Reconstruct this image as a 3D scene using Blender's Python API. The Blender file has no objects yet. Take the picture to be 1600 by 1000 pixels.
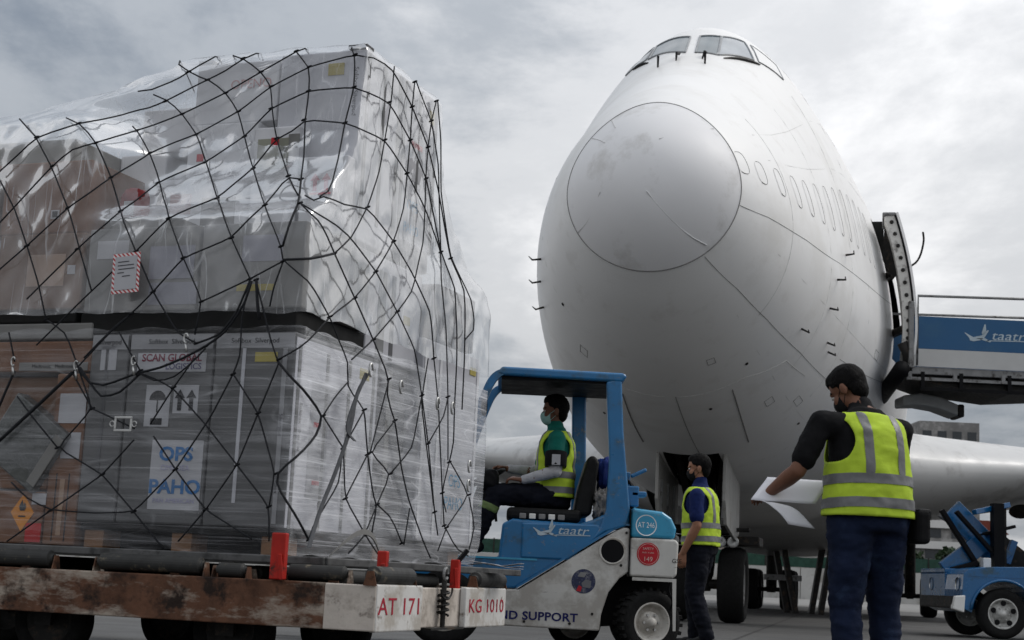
import bpy, bmesh, math, random
from mathutils import Vector, Matrix, noise
random.seed(7)
sc = bpy.context.scene
COL = sc.collection
R_ = math.radians
# ---------------------------------------------------------------- camera
CAM_H, PITCH, ROLL = .53, math.atan(.169), R_(2.7)
F = Vector((0, math.cos(PITCH), math.sin(PITCH)))
_u0 = Vector((0, -math.sin(PITCH), math.cos(PITCH)))
RT = math.cos(ROLL)*Vector((1, 0, 0)) + math.sin(ROLL)*_u0
UP = -math.sin(ROLL)*Vector((1, 0, 0)) + math.cos(ROLL)*_u0
cd = bpy.data.cameras.new('camera'); cam = bpy.data.objects.new('camera', cd); COL.objects.link(cam)
m = Matrix((RT, UP, -F)).transposed().to_4x4(); m.translation = (0, 0, CAM_H); cam.matrix_world = m
cd.sensor_width = 36; cd.lens = 54; cd.clip_start = .1; cd.clip_end = 6000
cd.dof.use_dof = True; cd.dof.focus_distance = 11.5; cd.dof.aperture_fstop = 5.6
sc.camera = cam
sc.render.resolution_x, sc.render.resolution_y = 1024, 640
# ---------------------------------------------------------------- light
SUN_DIR = Vector((.82, .18, .95)).normalized()
el = math.asin(SUN_DIR.z); az = math.atan2(SUN_DIR.x, SUN_DIR.y)
wd = bpy.data.worlds.new('World'); sc.world = wd; wd.use_nodes = True
nt = wd.node_tree; nt.nodes.clear()
def nd(t, typ, **k):
    n = t.nodes.new(typ)
    for a, b in k.items(): setattr(n, a, b)
    return n
def mth(t, op, a, b=None, clamp=False):
    n = nd(t, 'ShaderNodeMath', operation=op, use_clamp=clamp)
    for i, v in enumerate((a, b)):
        if v is None: continue
        if isinstance(v, (int, float)): n.inputs[i].default_value = v
        else: t.links.new(v, n.inputs[i])
    return n.outputs[0]
def ramp(t, fac, stops, interp='LINEAR'):
    n = nd(t, 'ShaderNodeValToRGB'); n.color_ramp.interpolation = interp
    e = n.color_ramp.elements
    while len(e) < len(stops): e.new(.5)
    for q, (p, c) in zip(e, stops):
        q.position = p; q.color = (c if isinstance(c, tuple) else (c, c, c)) + (1,) if not (isinstance(c, tuple) and len(c) == 4) else c
    if fac is not None: t.links.new(fac, n.inputs[0])
    return n.outputs[0]
def mixc(t, fac, a, b, bt='MIX'):
    n = nd(t, 'ShaderNodeMix', data_type='RGBA', blend_type=bt)
    for s, v in ((0, fac), (6, a), (7, b)):
        if isinstance(v, (int, float)): n.inputs[s].default_value = v
        elif isinstance(v, tuple): n.inputs[s].default_value = v if len(v) == 4 else v + (1,)
        else: t.links.new(v, n.inputs[s])
    return n.outputs[2]
def nz(t, vec, scale, detail=4, rough=.55, dist=0, out=0):
    n = nd(t, 'ShaderNodeTexNoise'); n.inputs['Scale'].default_value = scale; n.inputs['Detail'].default_value = detail
    n.inputs['Roughness'].default_value = rough; n.inputs['Distortion'].default_value = dist
    if vec is not None: t.links.new(vec, n.inputs['Vector'])
    return n.outputs[out]
def mapping(t, vec, loc=(0, 0, 0), rot=(0, 0, 0), scale=(1, 1, 1)):
    n = nd(t, 'ShaderNodeMapping'); n.inputs[1].default_value = loc; n.inputs[2].default_value = rot; n.inputs[3].default_value = scale
    t.links.new(vec, n.inputs[0]); return n.outputs[0]
sky = nd(nt, 'ShaderNodeTexSky', sky_type='NISHITA', sun_disc=False, sun_elevation=el, sun_rotation=az)
sky.air_density = 1.5; sky.dust_density = 3
bg1 = nd(nt, 'ShaderNodeBackground'); nt.links.new(sky.outputs[0], bg1.inputs[0]); bg1.inputs[1].default_value = .09
tc = nd(nt, 'ShaderNodeTexCoord')
sp = nd(nt, 'ShaderNodeSeparateXYZ'); nt.links.new(tc.outputs['Generated'], sp.inputs[0])
zc = mth(nt, 'ADD', mth(nt, 'MAXIMUM', sp.outputs[2], 0), .16)
cb = nd(nt, 'ShaderNodeCombineXYZ')
nt.links.new(mth(nt, 'DIVIDE', sp.outputs[0], zc), cb.inputs[0]); nt.links.new(mth(nt, 'DIVIDE', sp.outputs[1], zc), cb.inputs[1])
cv = mapping(nt, cb.outputs[0], loc=(25.0, 26.5, 0), scale=(1, .74, 1))
big = nz(nt, cv, .42, 3, .5, .3)
fine = nz(nt, cv, 1.9, 9, .62, .15)
cl = mth(nt, 'ADD', mth(nt, 'MULTIPLY', big, .64), mth(nt, 'MULTIPLY', fine, .42))
ccol = ramp(nt, cl, [(.38, (.185, .215, .26)), (.475, (.345, .37, .405)), (.555, (.57, .58, .60)), (.655, (.82, .82, .83))], "EASE")
lift = mth(nt, 'ADD', 1.0, mth(nt, 'MULTIPLY', mth(nt, 'MAXIMUM', sp.outputs[2], 0), 1.35))
ccol2 = mixc(nt, 1.0, ccol, lift, 'MULTIPLY')
bg2 = nd(nt, 'ShaderNodeBackground'); nt.links.new(ccol2, bg2.inputs[0]); bg2.inputs[1].default_value = 1.0
mx = nd(nt, 'ShaderNodeMixShader'); mx.inputs[0].default_value = .93
nt.links.new(bg1.outputs[0], mx.inputs[1]); nt.links.new(bg2.outputs[0], mx.inputs[2])
wo = nd(nt, 'ShaderNodeOutputWorld'); nt.links.new(mx.outputs[0], wo.inputs[0])
sl = bpy.data.lights.new('sun', 'SUN'); sl.energy = 1.25; sl.angle = R_(20); sl.color = (1, .97, .93)
so = bpy.data.objects.new('sun', sl); COL.objects.link(so); so.rotation_euler = (-SUN_DIR).to_track_quat('-Z', 'Y').to_euler()
vs = sc.view_settings; vs.view_transform = 'Standard'; vs.look = 'None'; vs.exposure = -0.04; vs.gamma = 1.0; vs.use_curve_mapping = False
sc.cycles.max_bounces = 8; sc.cycles.transparent_max_bounces = 24; sc.cycles.diffuse_bounces = 3; sc.cycles.glossy_bounces = 3
sc.cycles.caustics_reflective = False; sc.cycles.caustics_refractive = False
try: sc.cycles.use_denoising = True
except Exception: pass
# ---------------------------------------------------------------- materials
MATS = {}
def mat(name, col, rough=.55, metal=0., var=.18, vscale=4., bump=0., bscale=60., dirt=None, spec=None, coat=0., stretch=(1, 1, 1), dirt2=None):
    """dirt = (colour, coverage 0..1, scale)"""
    if name in MATS: return MATS[name]
    if spec is None: spec = .5 if rough < .48 else .2
    M = bpy.data.materials.new(name); M.use_nodes = True; t = M.node_tree
    b = t.nodes['Principled BSDF']; MATS[name] = M
    tcn = nd(t, 'ShaderNodeTexCoord'); vec = tcn.outputs['Object']
    if stretch != (1, 1, 1): vec = mapping(t, vec, scale=stretch)
    n = nz(t, vec, vscale, 5, .6)
    lo = tuple(max(0, c*(1-var)) for c in col); hi = tuple(min(1, c*(1+var)) for c in col)
    c = ramp(t, n, [(.3, lo), (.7, hi)])
    rgh = None
    for k, dd in enumerate((dirt, dirt2)):
        if not dd: continue
        dc, cov, ds = dd[:3]
        st = dd[3] if len(dd) > 3 else None
        v2 = mapping(t, tcn.outputs['Object'], loc=(3.3+k, 1.7, 5.1), scale=st) if st else mapping(t, tcn.outputs['Object'], loc=(3.3+k, 1.7, 5.1))
        n2 = nz(t, v2, ds, 8, .68)
        th = .5+(.5-cov)*.45
        msk = ramp(t, n2, [(max(0, th-.05), 0.), (min(1, th+.06), 1.)])
        c = mixc(t, msk, c, dc)
    t.links.new(c, b.inputs['Base Color'])
    n3 = nz(t, vec, vscale*2.3, 4, .6)
    t.links.new(ramp(t, n3, [(.25, max(0, rough-.12)), (.75, min(1, rough+.12))]), b.inputs['Roughness'])
    b.inputs['Metallic'].default_value = metal
    b.inputs['Specular IOR Level'].default_value = spec
    if coat: b.inputs['Coat Weight'].default_value = coat; b.inputs['Coat Roughness'].default_value = .12
    if bump:
        bn = nd(t, 'ShaderNodeBump'); bn.inputs['Strength'].default_value = bump; bn.inputs['Distance'].default_value = .01
        t.links.new(nz(t, vec, bscale, 4, .6), bn.inputs['Height']); t.links.new(bn.outputs[0], b.inputs['Normal'])
    return M
def film(name, base, streak_hi, stretch, scale, rough, rot=(0, 0, 0), tint=(.82, .84, .88), lo=.5, hi=.75, bump=.35, bscale=9., bst=(1, 1, 1), fine=None, brot=(0, 0, 0), side=None, bump2=0., gloss=.5, grey=.22, crease_glint=0., cst=(3.4, 3.4, .4), csc=1.7):
    M = bpy.data.materials.new(name); M.use_nodes = True; t = M.node_tree; MATS[name] = M
    out = t.nodes['Material Output']; b = t.nodes['Principled BSDF']
    b.inputs['Base Color'].default_value = tint + (1,); b.inputs['Roughness'].default_value = rough; b.inputs['Specular IOR Level'].default_value = .7
    tcn = nd(t, 'ShaderNodeTexCoord'); vec = tcn.outputs['Object']
    n = nz(t, mapping(t, vec, rot=rot, scale=stretch), scale, 6, .62)
    f = ramp(t, n, [(lo, base), (hi, streak_hi)])
    if fine:
        n2 = nz(t, mapping(t, vec, loc=(5, 2, 1), rot=fine[2], scale=fine[0]), fine[1], 3, .5)
        f = mth(t, 'ADD', f, ramp(t, n2, [(fine[4], 0.), (fine[4]+.1, fine[3])]), True)
    if crease_glint:   # painted wrinkle glints: thin whiter lines along noise contours
        cl_ = nz(t, mapping(t, vec, loc=(1, 4, 2), rot=(0, R_(40), 0), scale=cst), csc, 1, .5, .15)
        cl2 = nz(t, mapping(t, vec, loc=(6, 1, 8), rot=(0, R_(-28), 0), scale=cst), csc*1.5, 1, .5, .1)
        mk = ramp(t, nz(t, vec, 3.1, 3, .5), [(.42, 0.), (.6, 1.)])
        ln = mth(t, 'ADD', ramp(t, cl_, [(.484, 0.), (.5, crease_glint), (.516, 0.)]), ramp(t, cl2, [(.488, 0.), (.5, crease_glint), (.512, 0.)]))
        f = mth(t, 'ADD', f, mth(t, 'MULTIPLY', ln, mk), True)
    if side:   # light painted in: film whiter on sunlit right side, fainter on shaded front
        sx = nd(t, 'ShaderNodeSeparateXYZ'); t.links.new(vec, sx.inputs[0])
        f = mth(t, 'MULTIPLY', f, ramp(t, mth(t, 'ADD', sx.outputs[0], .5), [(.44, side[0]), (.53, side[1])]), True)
    lw = nd(t, 'ShaderNodeLayerWeight'); lw.inputs[0].default_value = .25
    f = mth(t, 'ADD', f, mth(t, 'MULTIPLY', lw.outputs[1], grey), True)
    tr = nd(t, 'ShaderNodeBsdfTransparent'); tr.inputs[0].default_value = (.97, .975, .98, 1)
    bn = nd(t, 'ShaderNodeBump'); bn.inputs['Strength'].default_value = bump; bn.inputs['Distance'].default_value = .03
    hn = nz(t, mapping(t, vec, rot=brot, scale=bst), bscale, 5, .6, .6)
    if bump2: hn = mth(t, 'ADD', hn, mth(t, 'MULTIPLY', nz(t, mapping(t, vec, loc=(2, 7, 1), rot=brot, scale=(5, 5, .9)), bscale*1.6, 4, .6, 1.2), bump2))
    t.links.new(hn, bn.inputs['Height'])
    # clear gloss on the transparent part
    gl = nd(t, 'ShaderNodeBsdfGlossy'); gl.inputs['Roughness'].default_value = .12; t.links.new(bn.outputs[0], gl.inputs['Normal'])
    fr = nd(t, 'ShaderNodeFresnel'); fr.inputs[0].default_value = 1.35
    m1 = nd(t, 'ShaderNodeMixShader'); t.links.new(mth(t, 'MULTIPLY', fr.outputs[0], gloss, True), m1.inputs[0]); t.links.new(tr.outputs[0], m1.inputs[1]); t.links.new(gl.outputs[0], m1.inputs[2])
    m2 = nd(t, 'ShaderNodeMixShader'); t.links.new(f, m2.inputs[0]); t.links.new(m1.outputs[0], m2.inputs[1]); t.links.new(b.outputs[0], m2.inputs[2])
    t.links.new(m2.outputs[0], out.inputs[0])
    return M
BLACK = mat('black_plastic', (.006, .006, .007), .5, spec=.1)
RUBBER = mat('tyre_rubber', (.009, .009, .009), .85, spec=.2, var=.3, vscale=20, bump=.3, bscale=90)
DARK = mat('dark_steel', (.022, .021, .02), .55, .2, .3, 9, .2, dirt=((.07, .05, .035), .3, 9))
STEEL = mat('bare_steel', (.42, .42, .41), .35, .9, .2, 12)
GREYM = mat('grey_metal', (.22, .22, .22), .5, .3, .2, 8, dirt=((.06, .055, .05), .3, 7))
WHITEP = mat('white_paint', (.72, .72, .70), .45, 0, .06, 3)
AIRW = mat('airliner_white_paint', (.82, .815, .805), .46, 0, .02, .7, .12, 1.6, coat=.05, dirt=((.745, .735, .715), .34, .5, (1, .3, 1)), dirt2=((.76, .75, .735), .25, 2.3))
BLUE = mat('blue_vehicle_paint', (.006, .125, .30), .36, 0, .16, 3, coat=.2, dirt=((.02, .085, .16), .34, 5), dirt2=((.16, .16, .15), .17, 17))
BLUE2 = mat('light_blue_vehicle_paint', (.03, .27, .45), .4, 0, .14, 3, coat=.2, dirt=((.02, .10, .18), .25, 6), dirt2=((.25, .25, .24), .14, 14))
TRBLUE = mat('stairs_truck_blue_paint', (.006, .10, .26), .3, 0, .14, 2, coat=.3, dirt=((.02, .07, .12), .3, 4))
PBLUE = mat('stairs_panel_blue', (.004, .075, .19), .45, 0, .1, 1.2, dirt=((.012, .085, .19), .35, 2))
WORN = mat('worn_white_paint', (.56, .54, .50), .6, 0, .12, 5, .15, 30, dirt=((.10, .075, .055), .17, 9, (1, 1, 3)), dirt2=((.36, .33, .29), .42, 3.1))
RUSTB = mat('rusty_beam', (.105, .050, .030), .8, 0, .45, 7, .35, 45, dirt=((.34, .29, .24), .40, 3.6, (.55, 1, 1.5)), dirt2=((.022, .014, .011), .36, 5.5))
CREAM = mat('chipped_cream_paint', (.50, .45, .40), .7, 0, .12, 6, .2, 40, dirt=((.06, .04, .03), .2, 11), dirt2=((.33, .29, .25), .4, 5))
RED = mat('red_stop_paint', (.36, .018, .012), .5, 0, .2, 8, dirt=((.07, .02, .015), .28, 14))
REDD = mat('red_print', (.42, .02, .03), .6)
NAVY = mat('navy_print', (.012, .014, .09), .55)
INK = mat('black_print', (.012, .012, .014), .6)
WHITEPRINT = mat('white_print', (.72, .74, .76), .5)
GLASS = mat('cockpit_glass', (.07, .10, .115), .06, 0, .25, 1.5, spec=.8)
FRAMEG = mat('window_frame_grey', (.25, .26, .27), .4, .3)
SEAM = mat('panel_seam_grey', (.20, .195, .19), .6)
SEAML = mat('faint_seam_grey', (.56, .555, .545), .6)
# ---------------------------------------------------------------- helpers
def tag(o, label=None, cat=None, group=None, kind=None):
    for k, v in (('label', label), ('category', cat), ('group', group), ('kind', kind)):
        if v: o[k] = v
    return o
def thing(name, label, cat, loc=(0, 0, 0), rotz=0., group=None):
    o = bpy.data.objects.new(name, None); COL.objects.link(o); o.location = loc; o.rotation_euler = (0, 0, rotz); o.empty_display_size = .2
    return tag(o, label, cat, group)
class MB:
    def __init__(s): s.v = []; s.f = []; s.m = []; s.mi = 0
    def add(s, vs_, fs):
        n = len(s.v); s.v += [tuple(v) for v in vs_]; s.f += [tuple(i+n for i in f) for f in fs]; s.m += [s.mi]*len(fs); return s
    def box(s, a, b, M=None):
        (x0, y0, z0), (x1, y1, z1) = a, b
        p = [Vector(q) for q in ((x0, y0, z0), (x1, y0, z0), (x1, y1, z0), (x0, y1, z0), (x0, y0, z1), (x1, y0, z1), (x1, y1, z1), (x0, y1, z1))]
        if M: p = [M @ q for q in p]
        return s.add(p, [(3, 2, 1, 0), (4, 5, 6, 7), (0, 1, 5, 4), (1, 2, 6, 5), (2, 3, 7, 6), (3, 0, 4, 7)])
    def bar(s, p0, p1, w, h, up=(0, 0, 1)):
        p0, p1, up = Vector(p0), Vector(p1), Vector(up); d = (p1-p0).normalized()
        x = d.cross(up)
        if x.length < 1e-4: x = d.cross(Vector((0, 1, 0)))
        x.normalize(); y = x.cross(d)
        q = [p+x*a*w/2+y*b*h/2 for p in (p0, p1) for a, b in ((-1, -1), (1, -1), (1, 1), (-1, 1))]
        return s.add(q, [(3, 2, 1, 0), (4, 5, 6, 7), (0, 1, 5, 4), (1, 2, 6, 5), (2, 3, 7, 6), (3, 0, 4, 7)])
    def tube(s, path, r, n=8, caps=True, closed=False):
        path = [Vector(p) for p in path]; k = len(path); rs = r if isinstance(r, (list, tuple)) else [r]*k
        vs_ = []; fs = []; prev = None
        for i, p in enumerate(path):
            a = path[i-1] if (i or closed) else p; b = path[(i+1) % k] if (i < k-1 or closed) else p
            d = (b-a); d = d.normalized() if d.length > 1e-9 else Vector((0, 0, 1))
            if prev is None:
                x = d.cross(Vector((0, 0, 1)));
                if x.length < 1e-3: x = d.cross(Vector((0, 1, 0)))
            else: x = prev - d*prev.dot(d)
            x.normalize(); prev = x; y = d.cross(x)
            for j in range(n):
                t = 2*math.pi*j/n; vs_.append(p+(x*math.cos(t)+y*math.sin(t))*rs[i])
        rr = k if closed else k-1
        for i in range(rr):
            for j in range(n):
                a, b = i*n+j, i*n+(j+1) % n; c, d2 = ((i+1) % k)*n+(j+1) % n, ((i+1) % k)*n+j
                fs.append((a, b, c, d2))
        if caps and not closed: fs += [tuple(range(n-1, -1, -1)), tuple((k-1)*n+j for j in range(n))]
        return s.add(vs_, fs)
    def cyl(s, p0, p1, r0, r1=None, n=20): return s.tube([p0, p1], [r0, r0 if r1 is None else r1], n)
    def lathe(s, prof, origin, axis, n=32):
        """prof: (r, h) pairs along axis"""
        a = Vector(axis).normalized(); x = a.cross(Vector((0, 0, 1)))
        if x.length < 1e-3: x = Vector((1, 0, 0))
        x.normalize(); y = a.cross(x); o = Vector(origin); vs_ = []; fs = []
        for r, h in prof:
            for j in range(n):
                t = 2*math.pi*j/n; vs_.append(o+a*h+(x*math.cos(t)+y*math.sin(t))*r)
        for i in range(len(prof)-1):
            for j in range(n): fs.append((i*n+j, i*n+(j+1) % n, (i+1)*n+(j+1) % n, (i+1)*n+j))
        return s.add(vs_, fs)
    def prism(s, poly, y0, y1, plane='xz'):
        n = len(poly)
        mk = {'xz': lambda p, y: (p[0], y, p[1]), 'yz': lambda p, y: (y, p[0], p[1]), 'xy': lambda p, y: (p[0], p[1], y)}[plane]
        vs_ = [mk(p, y0) for p in poly]+[mk(p, y1) for p in poly]
        return s.add(vs_, [tuple(range(n)), tuple(range(2*n-1, n-1, -1))]+[(i, i+n, (i+1) % n+n, (i+1) % n) for i in range(n)])
    def grid(s, rows, closed=False):
        n = len(rows[0]); vs_ = [p for r in rows for p in r]; fs = []
        for i in range(len(rows)-1):
            for j in range(n if closed else n-1): fs.append((i*n+j, i*n+(j+1) % n, (i+1)*n+(j+1) % n, (i+1)*n+j))
        return s.add(vs_, fs)
    def build(s, name, mats, parent=None, smooth=False, bevel=0., seg=2, loc=None, rotz=None, solid=0., subsurf=0, fix=True):
        me = bpy.data.meshes.new(name); me.from_pydata([tuple(v) for v in s.v], [], s.f)
        if not isinstance(mats, (list, tuple)): mats = [mats]
        for q in mats: me.materials.append(q)
        if len(mats) > 1: me.polygons.foreach_set('material_index', s.m)
        if fix:
            bm = bmesh.new(); bm.from_mesh(me); bmesh.ops.recalc_face_normals(bm, faces=bm.faces); bm.to_mesh(me); bm.free()
        me.update()
        return link(name, me, parent, smooth, bevel, seg, loc, rotz, solid, subsurf)
def link(name, me, parent=None, smooth=False, bevel=0., seg=2, loc=None, rotz=None, solid=0., subsurf=0):
    o = bpy.data.objects.new(name, me); COL.objects.link(o)
    if parent is not None: o.parent = parent
    if loc is not None: o.location = loc
    if rotz is not None: o.rotation_euler = (0, 0, rotz)
    if solid:
        q = o.modifiers.new('thick', 'SOLIDIFY'); q.thickness = solid; q.offset = 0
    if bevel:
        q = o.modifiers.new('bevel', 'BEVEL'); q.width = bevel; q.segments = seg; q.limit_method = 'ANGLE'; q.angle_limit = R_(35)
    if subsurf:
        q = o.modifiers.new('sub', 'SUBSURF'); q.levels = subsurf; q.render_levels = subsurf
    if smooth: me.polygons.foreach_set('use_smooth', [True]*len(me.polygons))
    elif bevel: me.polygons.foreach_set('use_smooth', [False]*len(me.polygons))
    return o
def text(name, s, size, m_, parent, origin, xdir, ydir, extrude=.001, shear=0., space=1., sx=1., align='CENTER', bold=0., split=False):
    cu = bpy.data.curves.new('t', 'FONT'); cu.body = s; cu.size = size; cu.extrude = extrude; cu.shear = shear; cu.align_x = align; cu.align_y = 'CENTER'
    cu.space_character = space; cu.resolution_u = 3; cu.offset = bold
    o = bpy.data.objects.new('t', cu); COL.objects.link(o)
    bpy.context.view_layer.update()
    me = bpy.data.meshes.new_from_object(o.evaluated_get(bpy.context.evaluated_depsgraph_get()))
    bpy.data.objects.remove(o)
    x = Vector(xdir).normalized(); y = Vector(ydir).normalized(); z = x.cross(y)
    Mx = Matrix((x*sx, y, z)).transposed().to_4x4(); Mx.translation = Vector(origin); me.transform(Mx)
    me.materials.clear(); me.materials.append(m_); me.name = name
    if split:
        bm = bmesh.new(); bm.from_mesh(me); bm.verts.ensure_lookup_table(); seen = set(); out = []
        for v0 in bm.verts:
            if v0.index in seen: continue
            st_, isl = [v0], []
            while st_:
                v = st_.pop()
                if v.index in seen: continue
                seen.add(v.index); isl.append(v.index); st_ += [e.other_vert(v) for e in v.link_edges]
            ix = {a: i for i, a in enumerate(isl)}
            fs = [[ix[v.index] for v in f_.verts] for f_ in bm.faces if f_.verts[0].index in ix]
            m2 = bpy.data.meshes.new('letter'); m2.from_pydata([tuple(bm.verts[a].co) for a in isl], [], fs); m2.materials.append(m_); out.append(link('letter', m2, parent))
        bm.free(); return out[0]
    return link(name, me, parent)
def copy_tree(o, parent=None):
    c = o.copy(); COL.objects.link(c); c.parent = parent
    for ch in list(o.children): copy_tree(ch, c)
    return c
def smooth_curve(p, it=2):
    p = [Vector(q) for q in p]
    for _ in range(it):
        q = [p[0]]
        for a, b in zip(p, p[1:]): q += [a*.75+b*.25, a*.25+b*.75]
        q.append(p[-1]); p = q
    return p
def disc(mb, c, r, nrm, n=32, up=(0, 0, 1)):
    c = Vector(c); a = Vector(nrm).normalized(); x = Vector(up).cross(a).normalized(); y = a.cross(x)
    return mb.add([c+(x*math.cos(2*math.pi*j/n)+y*math.sin(2*math.pi*j/n))*r for j in range(n)], [tuple(range(n))])

# ================================================================ setting
def ground_material():
    M = bpy.data.materials.new('apron_asphalt'); M.use_nodes = True; t = M.node_tree; b = t.nodes['Principled BSDF']
    v = nd(t, 'ShaderNodeTexCoord').outputs['Object']
    c = ramp(t, nz(t, v, .35, 6, .6, .4), [(.3, (.040, .040, .040)), (.7, (.078, .077, .074))])
    c = mixc(t, ramp(t, nz(t, mapping(t, v, scale=(1, .25, 1)), .55, 6, .7), [(.54, 0.), (.68, .75)]), c, (.022, .022, .022))
    c = mixc(t, mth(t, 'MULTIPLY', nz(t, v, 60, 3, .7), .35), c, (.11, .107, .10))
    br = nd(t, 'ShaderNodeTexBrick'); br.offset = 0; br.inputs['Scale'].default_value = 1; br.inputs['Brick Width'].default_value = 7.5; br.inputs['Row Height'].default_value = 6.0
    br.inputs['Mortar Size'].default_value = .03; br.inputs['Mortar Smooth'].default_value = .4
    t.links.new(mapping(t, v, loc=(1.2, 3.0, 0), rot=(0, 0, .22)), br.inputs['Vector'])
    c = mixc(t, br.outputs['Fac'], c, (.022, .021, .02))
    t.links.new(c, b.inputs['Base Color']); t.links.new(ramp(t, nz(t, v, .8, 5, .6), [(.3, .55), (.7, .9)]), b.inputs['Roughness'])
    bn = nd(t, 'ShaderNodeBump'); bn.inputs['Strength'].default_value = .5; bn.inputs['Distance'].default_value = .01
    t.links.new(nz(t, v, 55, 5, .7), bn.inputs['Height']); t.links.new(bn.outputs[0], b.inputs['Normal'])
    return M
tag(MB().add([(-2500, -60, 0), (2500, -60, 0), (2500, 4500, 0), (-2500, 4500, 0)], [(0, 1, 2, 3)]).build('ground', ground_material()), kind='structure')
# pale concrete apron strip further out, and painted lines
PALE = mat('pale_concrete', (.20, .197, .19), .85, 0, .15, .3, dirt=((.16, .155, .15), .35, .12))
tag(MB().add([(-800, 62, .004), (800, 62, .004), (800, 150, .004), (-800, 150, .004)], [(0, 1, 2, 3)]).build('concrete_apron', PALE), kind='structure')
CWALL = mat('concrete_wall', (.40, .395, .38), .85, 0, .12, .4, dirt=((.25, .24, .22), .35, .5))
def blast_wall():
    t = thing('concrete_wall', 'long pale concrete wall across the far edge of the apron', 'wall', (0, 150, 0))
    for i in range(26):
        x = -75+i*8.0
        MB().box((x, 0, 0), (x+7.9, .4, 3.0)).build('panel', CWALL, t)
    return t
blast_wall()
HEDGE = mat('hedge_green', (.018, .040, .022), .8, 0, .4, 1.5)
def leaf_blob(name, m_, parent, c, rad, n, leaf, seed=1, flat=1.):
    rnd = random.Random(seed); mb = MB()
    for _ in range(n):
        while True:
            d = Vector((rnd.uniform(-1, 1), rnd.uniform(-1, 1), rnd.uniform(-1, 1)))
            if .25 < d.length < 1: break
        k = .75+.45*noise.noise(d*2.2+Vector((seed, 0, 0)))
        p = Vector(c)+Vector((d.x*rad[0], d.y*rad[1], d.z*rad[2]))*k
        a = Vector((rnd.gauss(0, 1), rnd.gauss(0, 1), rnd.gauss(0, 1))).normalized(); x = a.orthogonal().normalized(); y = a.cross(x); q = leaf*rnd.uniform(.6, 1.3)
        mb.add([p-x*q-y*q*.6, p+x*q-y*q*.6, p+x*q*.7+y*q, p-x*q*.7+y*q], [(0, 1, 2, 3)])
    return mb.build(name, m_, parent, fix=False)
LEAF = mat('tree_foliage', (.028, .050, .022), .7, 0, .5, .8)
TRUNK = mat('tree_bark', (.06, .045, .035), .9)
for i in range(9):
    x = 34+i*5.6; hh = 4.6+random.random()*2.4
    t = thing('tree', ['dark green tree behind far wall, leftmost of the tree row', 'small dark tree behind far wall, second from left', 'dark tree left of the striped white building', 'round dark tree in front of striped white building', 'dark tree behind far wall, fifth in the row', 'dark tree behind stairs truck support arms', 'dark tree behind the black post of the stairs', 'dark tree above hood of blue truck', 'rightmost dark tree behind the blue truck'][i], 'tree', (x, 153.5+random.random()*2, 0), group='trees behind the far wall')
    MB().tube([(0, 0, 0), (.1, 0, hh*.45), (0, .1, hh*.8)], [.25, .18, .08], 7).build('trunk', TRUNK, t)
    leaf_blob('crown', LEAF, t, (0, 0, hh*.68), (2.6, 2.2, hh*.33), 700, .26, i+3)
FENCEG = mat('green_fence_mesh', (.02, .055, .04), .7, 0, .3, 2)
t = thing('green_fence', 'dark green mesh fence standing along the far concrete wall', 'fence', (0, 151.2, 0))
MB().box((-75, .02, 3.05), (133, .08, 4.4)).build('fence_mesh', FENCEG, t)
for i in range(40): MB().box((-75+i*5.3, -.05, 0), (-74.88+i*5.3, 0.015, 4.5)).build('post', DARK, t)
def block(name, label, x, y, w, d, h, wall, rows, cols, roof=None, band=False):
    t = thing(name, label, 'building', (x, y, 0))
    MB().box((-w/2, 0, 0), (w/2, d, h)).build('wall', wall, t)
    ch = h/rows
    for r in range(rows):
        if band:
            MB().box((-w/2-.15, -.5, r*ch+ch*.62), (w/2+.15, .02, r*ch+ch*.98)).build('balcony', MATS['white_facade'], t)
        for c in range(cols):
            cw = w/cols; x0 = -w/2+c*cw+cw*.2
            MB().box((x0, -.06, r*ch+ch*.15), (x0+cw*.6, .03, r*ch+ch*.58)).build('window', MATS['dark_window'], t)
    if roof: MB().prism([(-w/2-.6, h), (w/2+.6, h), (w/2-1.5, h+1.6), (-w/2+1.5, h+1.6)], -.6, d+.6).build('roof', roof, t)
    return t
WF = mat('white_facade', (.62, .61, .59), .8, 0, .1, .3); mat('dark_window', (.03, .035, .04), .2)
GF = mat('grey_facade', (.20, .195, .19), .85, 0, .2, .3, dirt=((.33, .32, .31), .4, .8))
REDR = mat('red_roof', (.17, .045, .032), .8, 0, .2, 1)
BRF = mat('beige_facade', (.34, .30, .26), .85, 0, .12, .3)
block('apartment_building', 'white building with striped balconies behind far trees, left of stairs truck', 46, 176, 15, 10, 9.5, GF, 4, 5, None, True)
block('apartment_building', 'low building with red roof seen between the stairs truck arms', 57.5, 190, 8, 10, 8.8, BRF, 3, 4, REDR)
block('apartment_building', 'striped white building behind the stairs truck at right edge', 72.5, 176, 13, 10, 10.6, GF, 4, 4, None, True)
block('tower_block', 'grey concrete tower block top showing above the airliner wing', 66.5, 230, 9, 9, 27, GF, 8, 4)
block('warehouse', 'long pale warehouse on the horizon under the airliner belly', 22, 185, 40, 14, 6.2, BRF, 1, 12)
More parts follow.
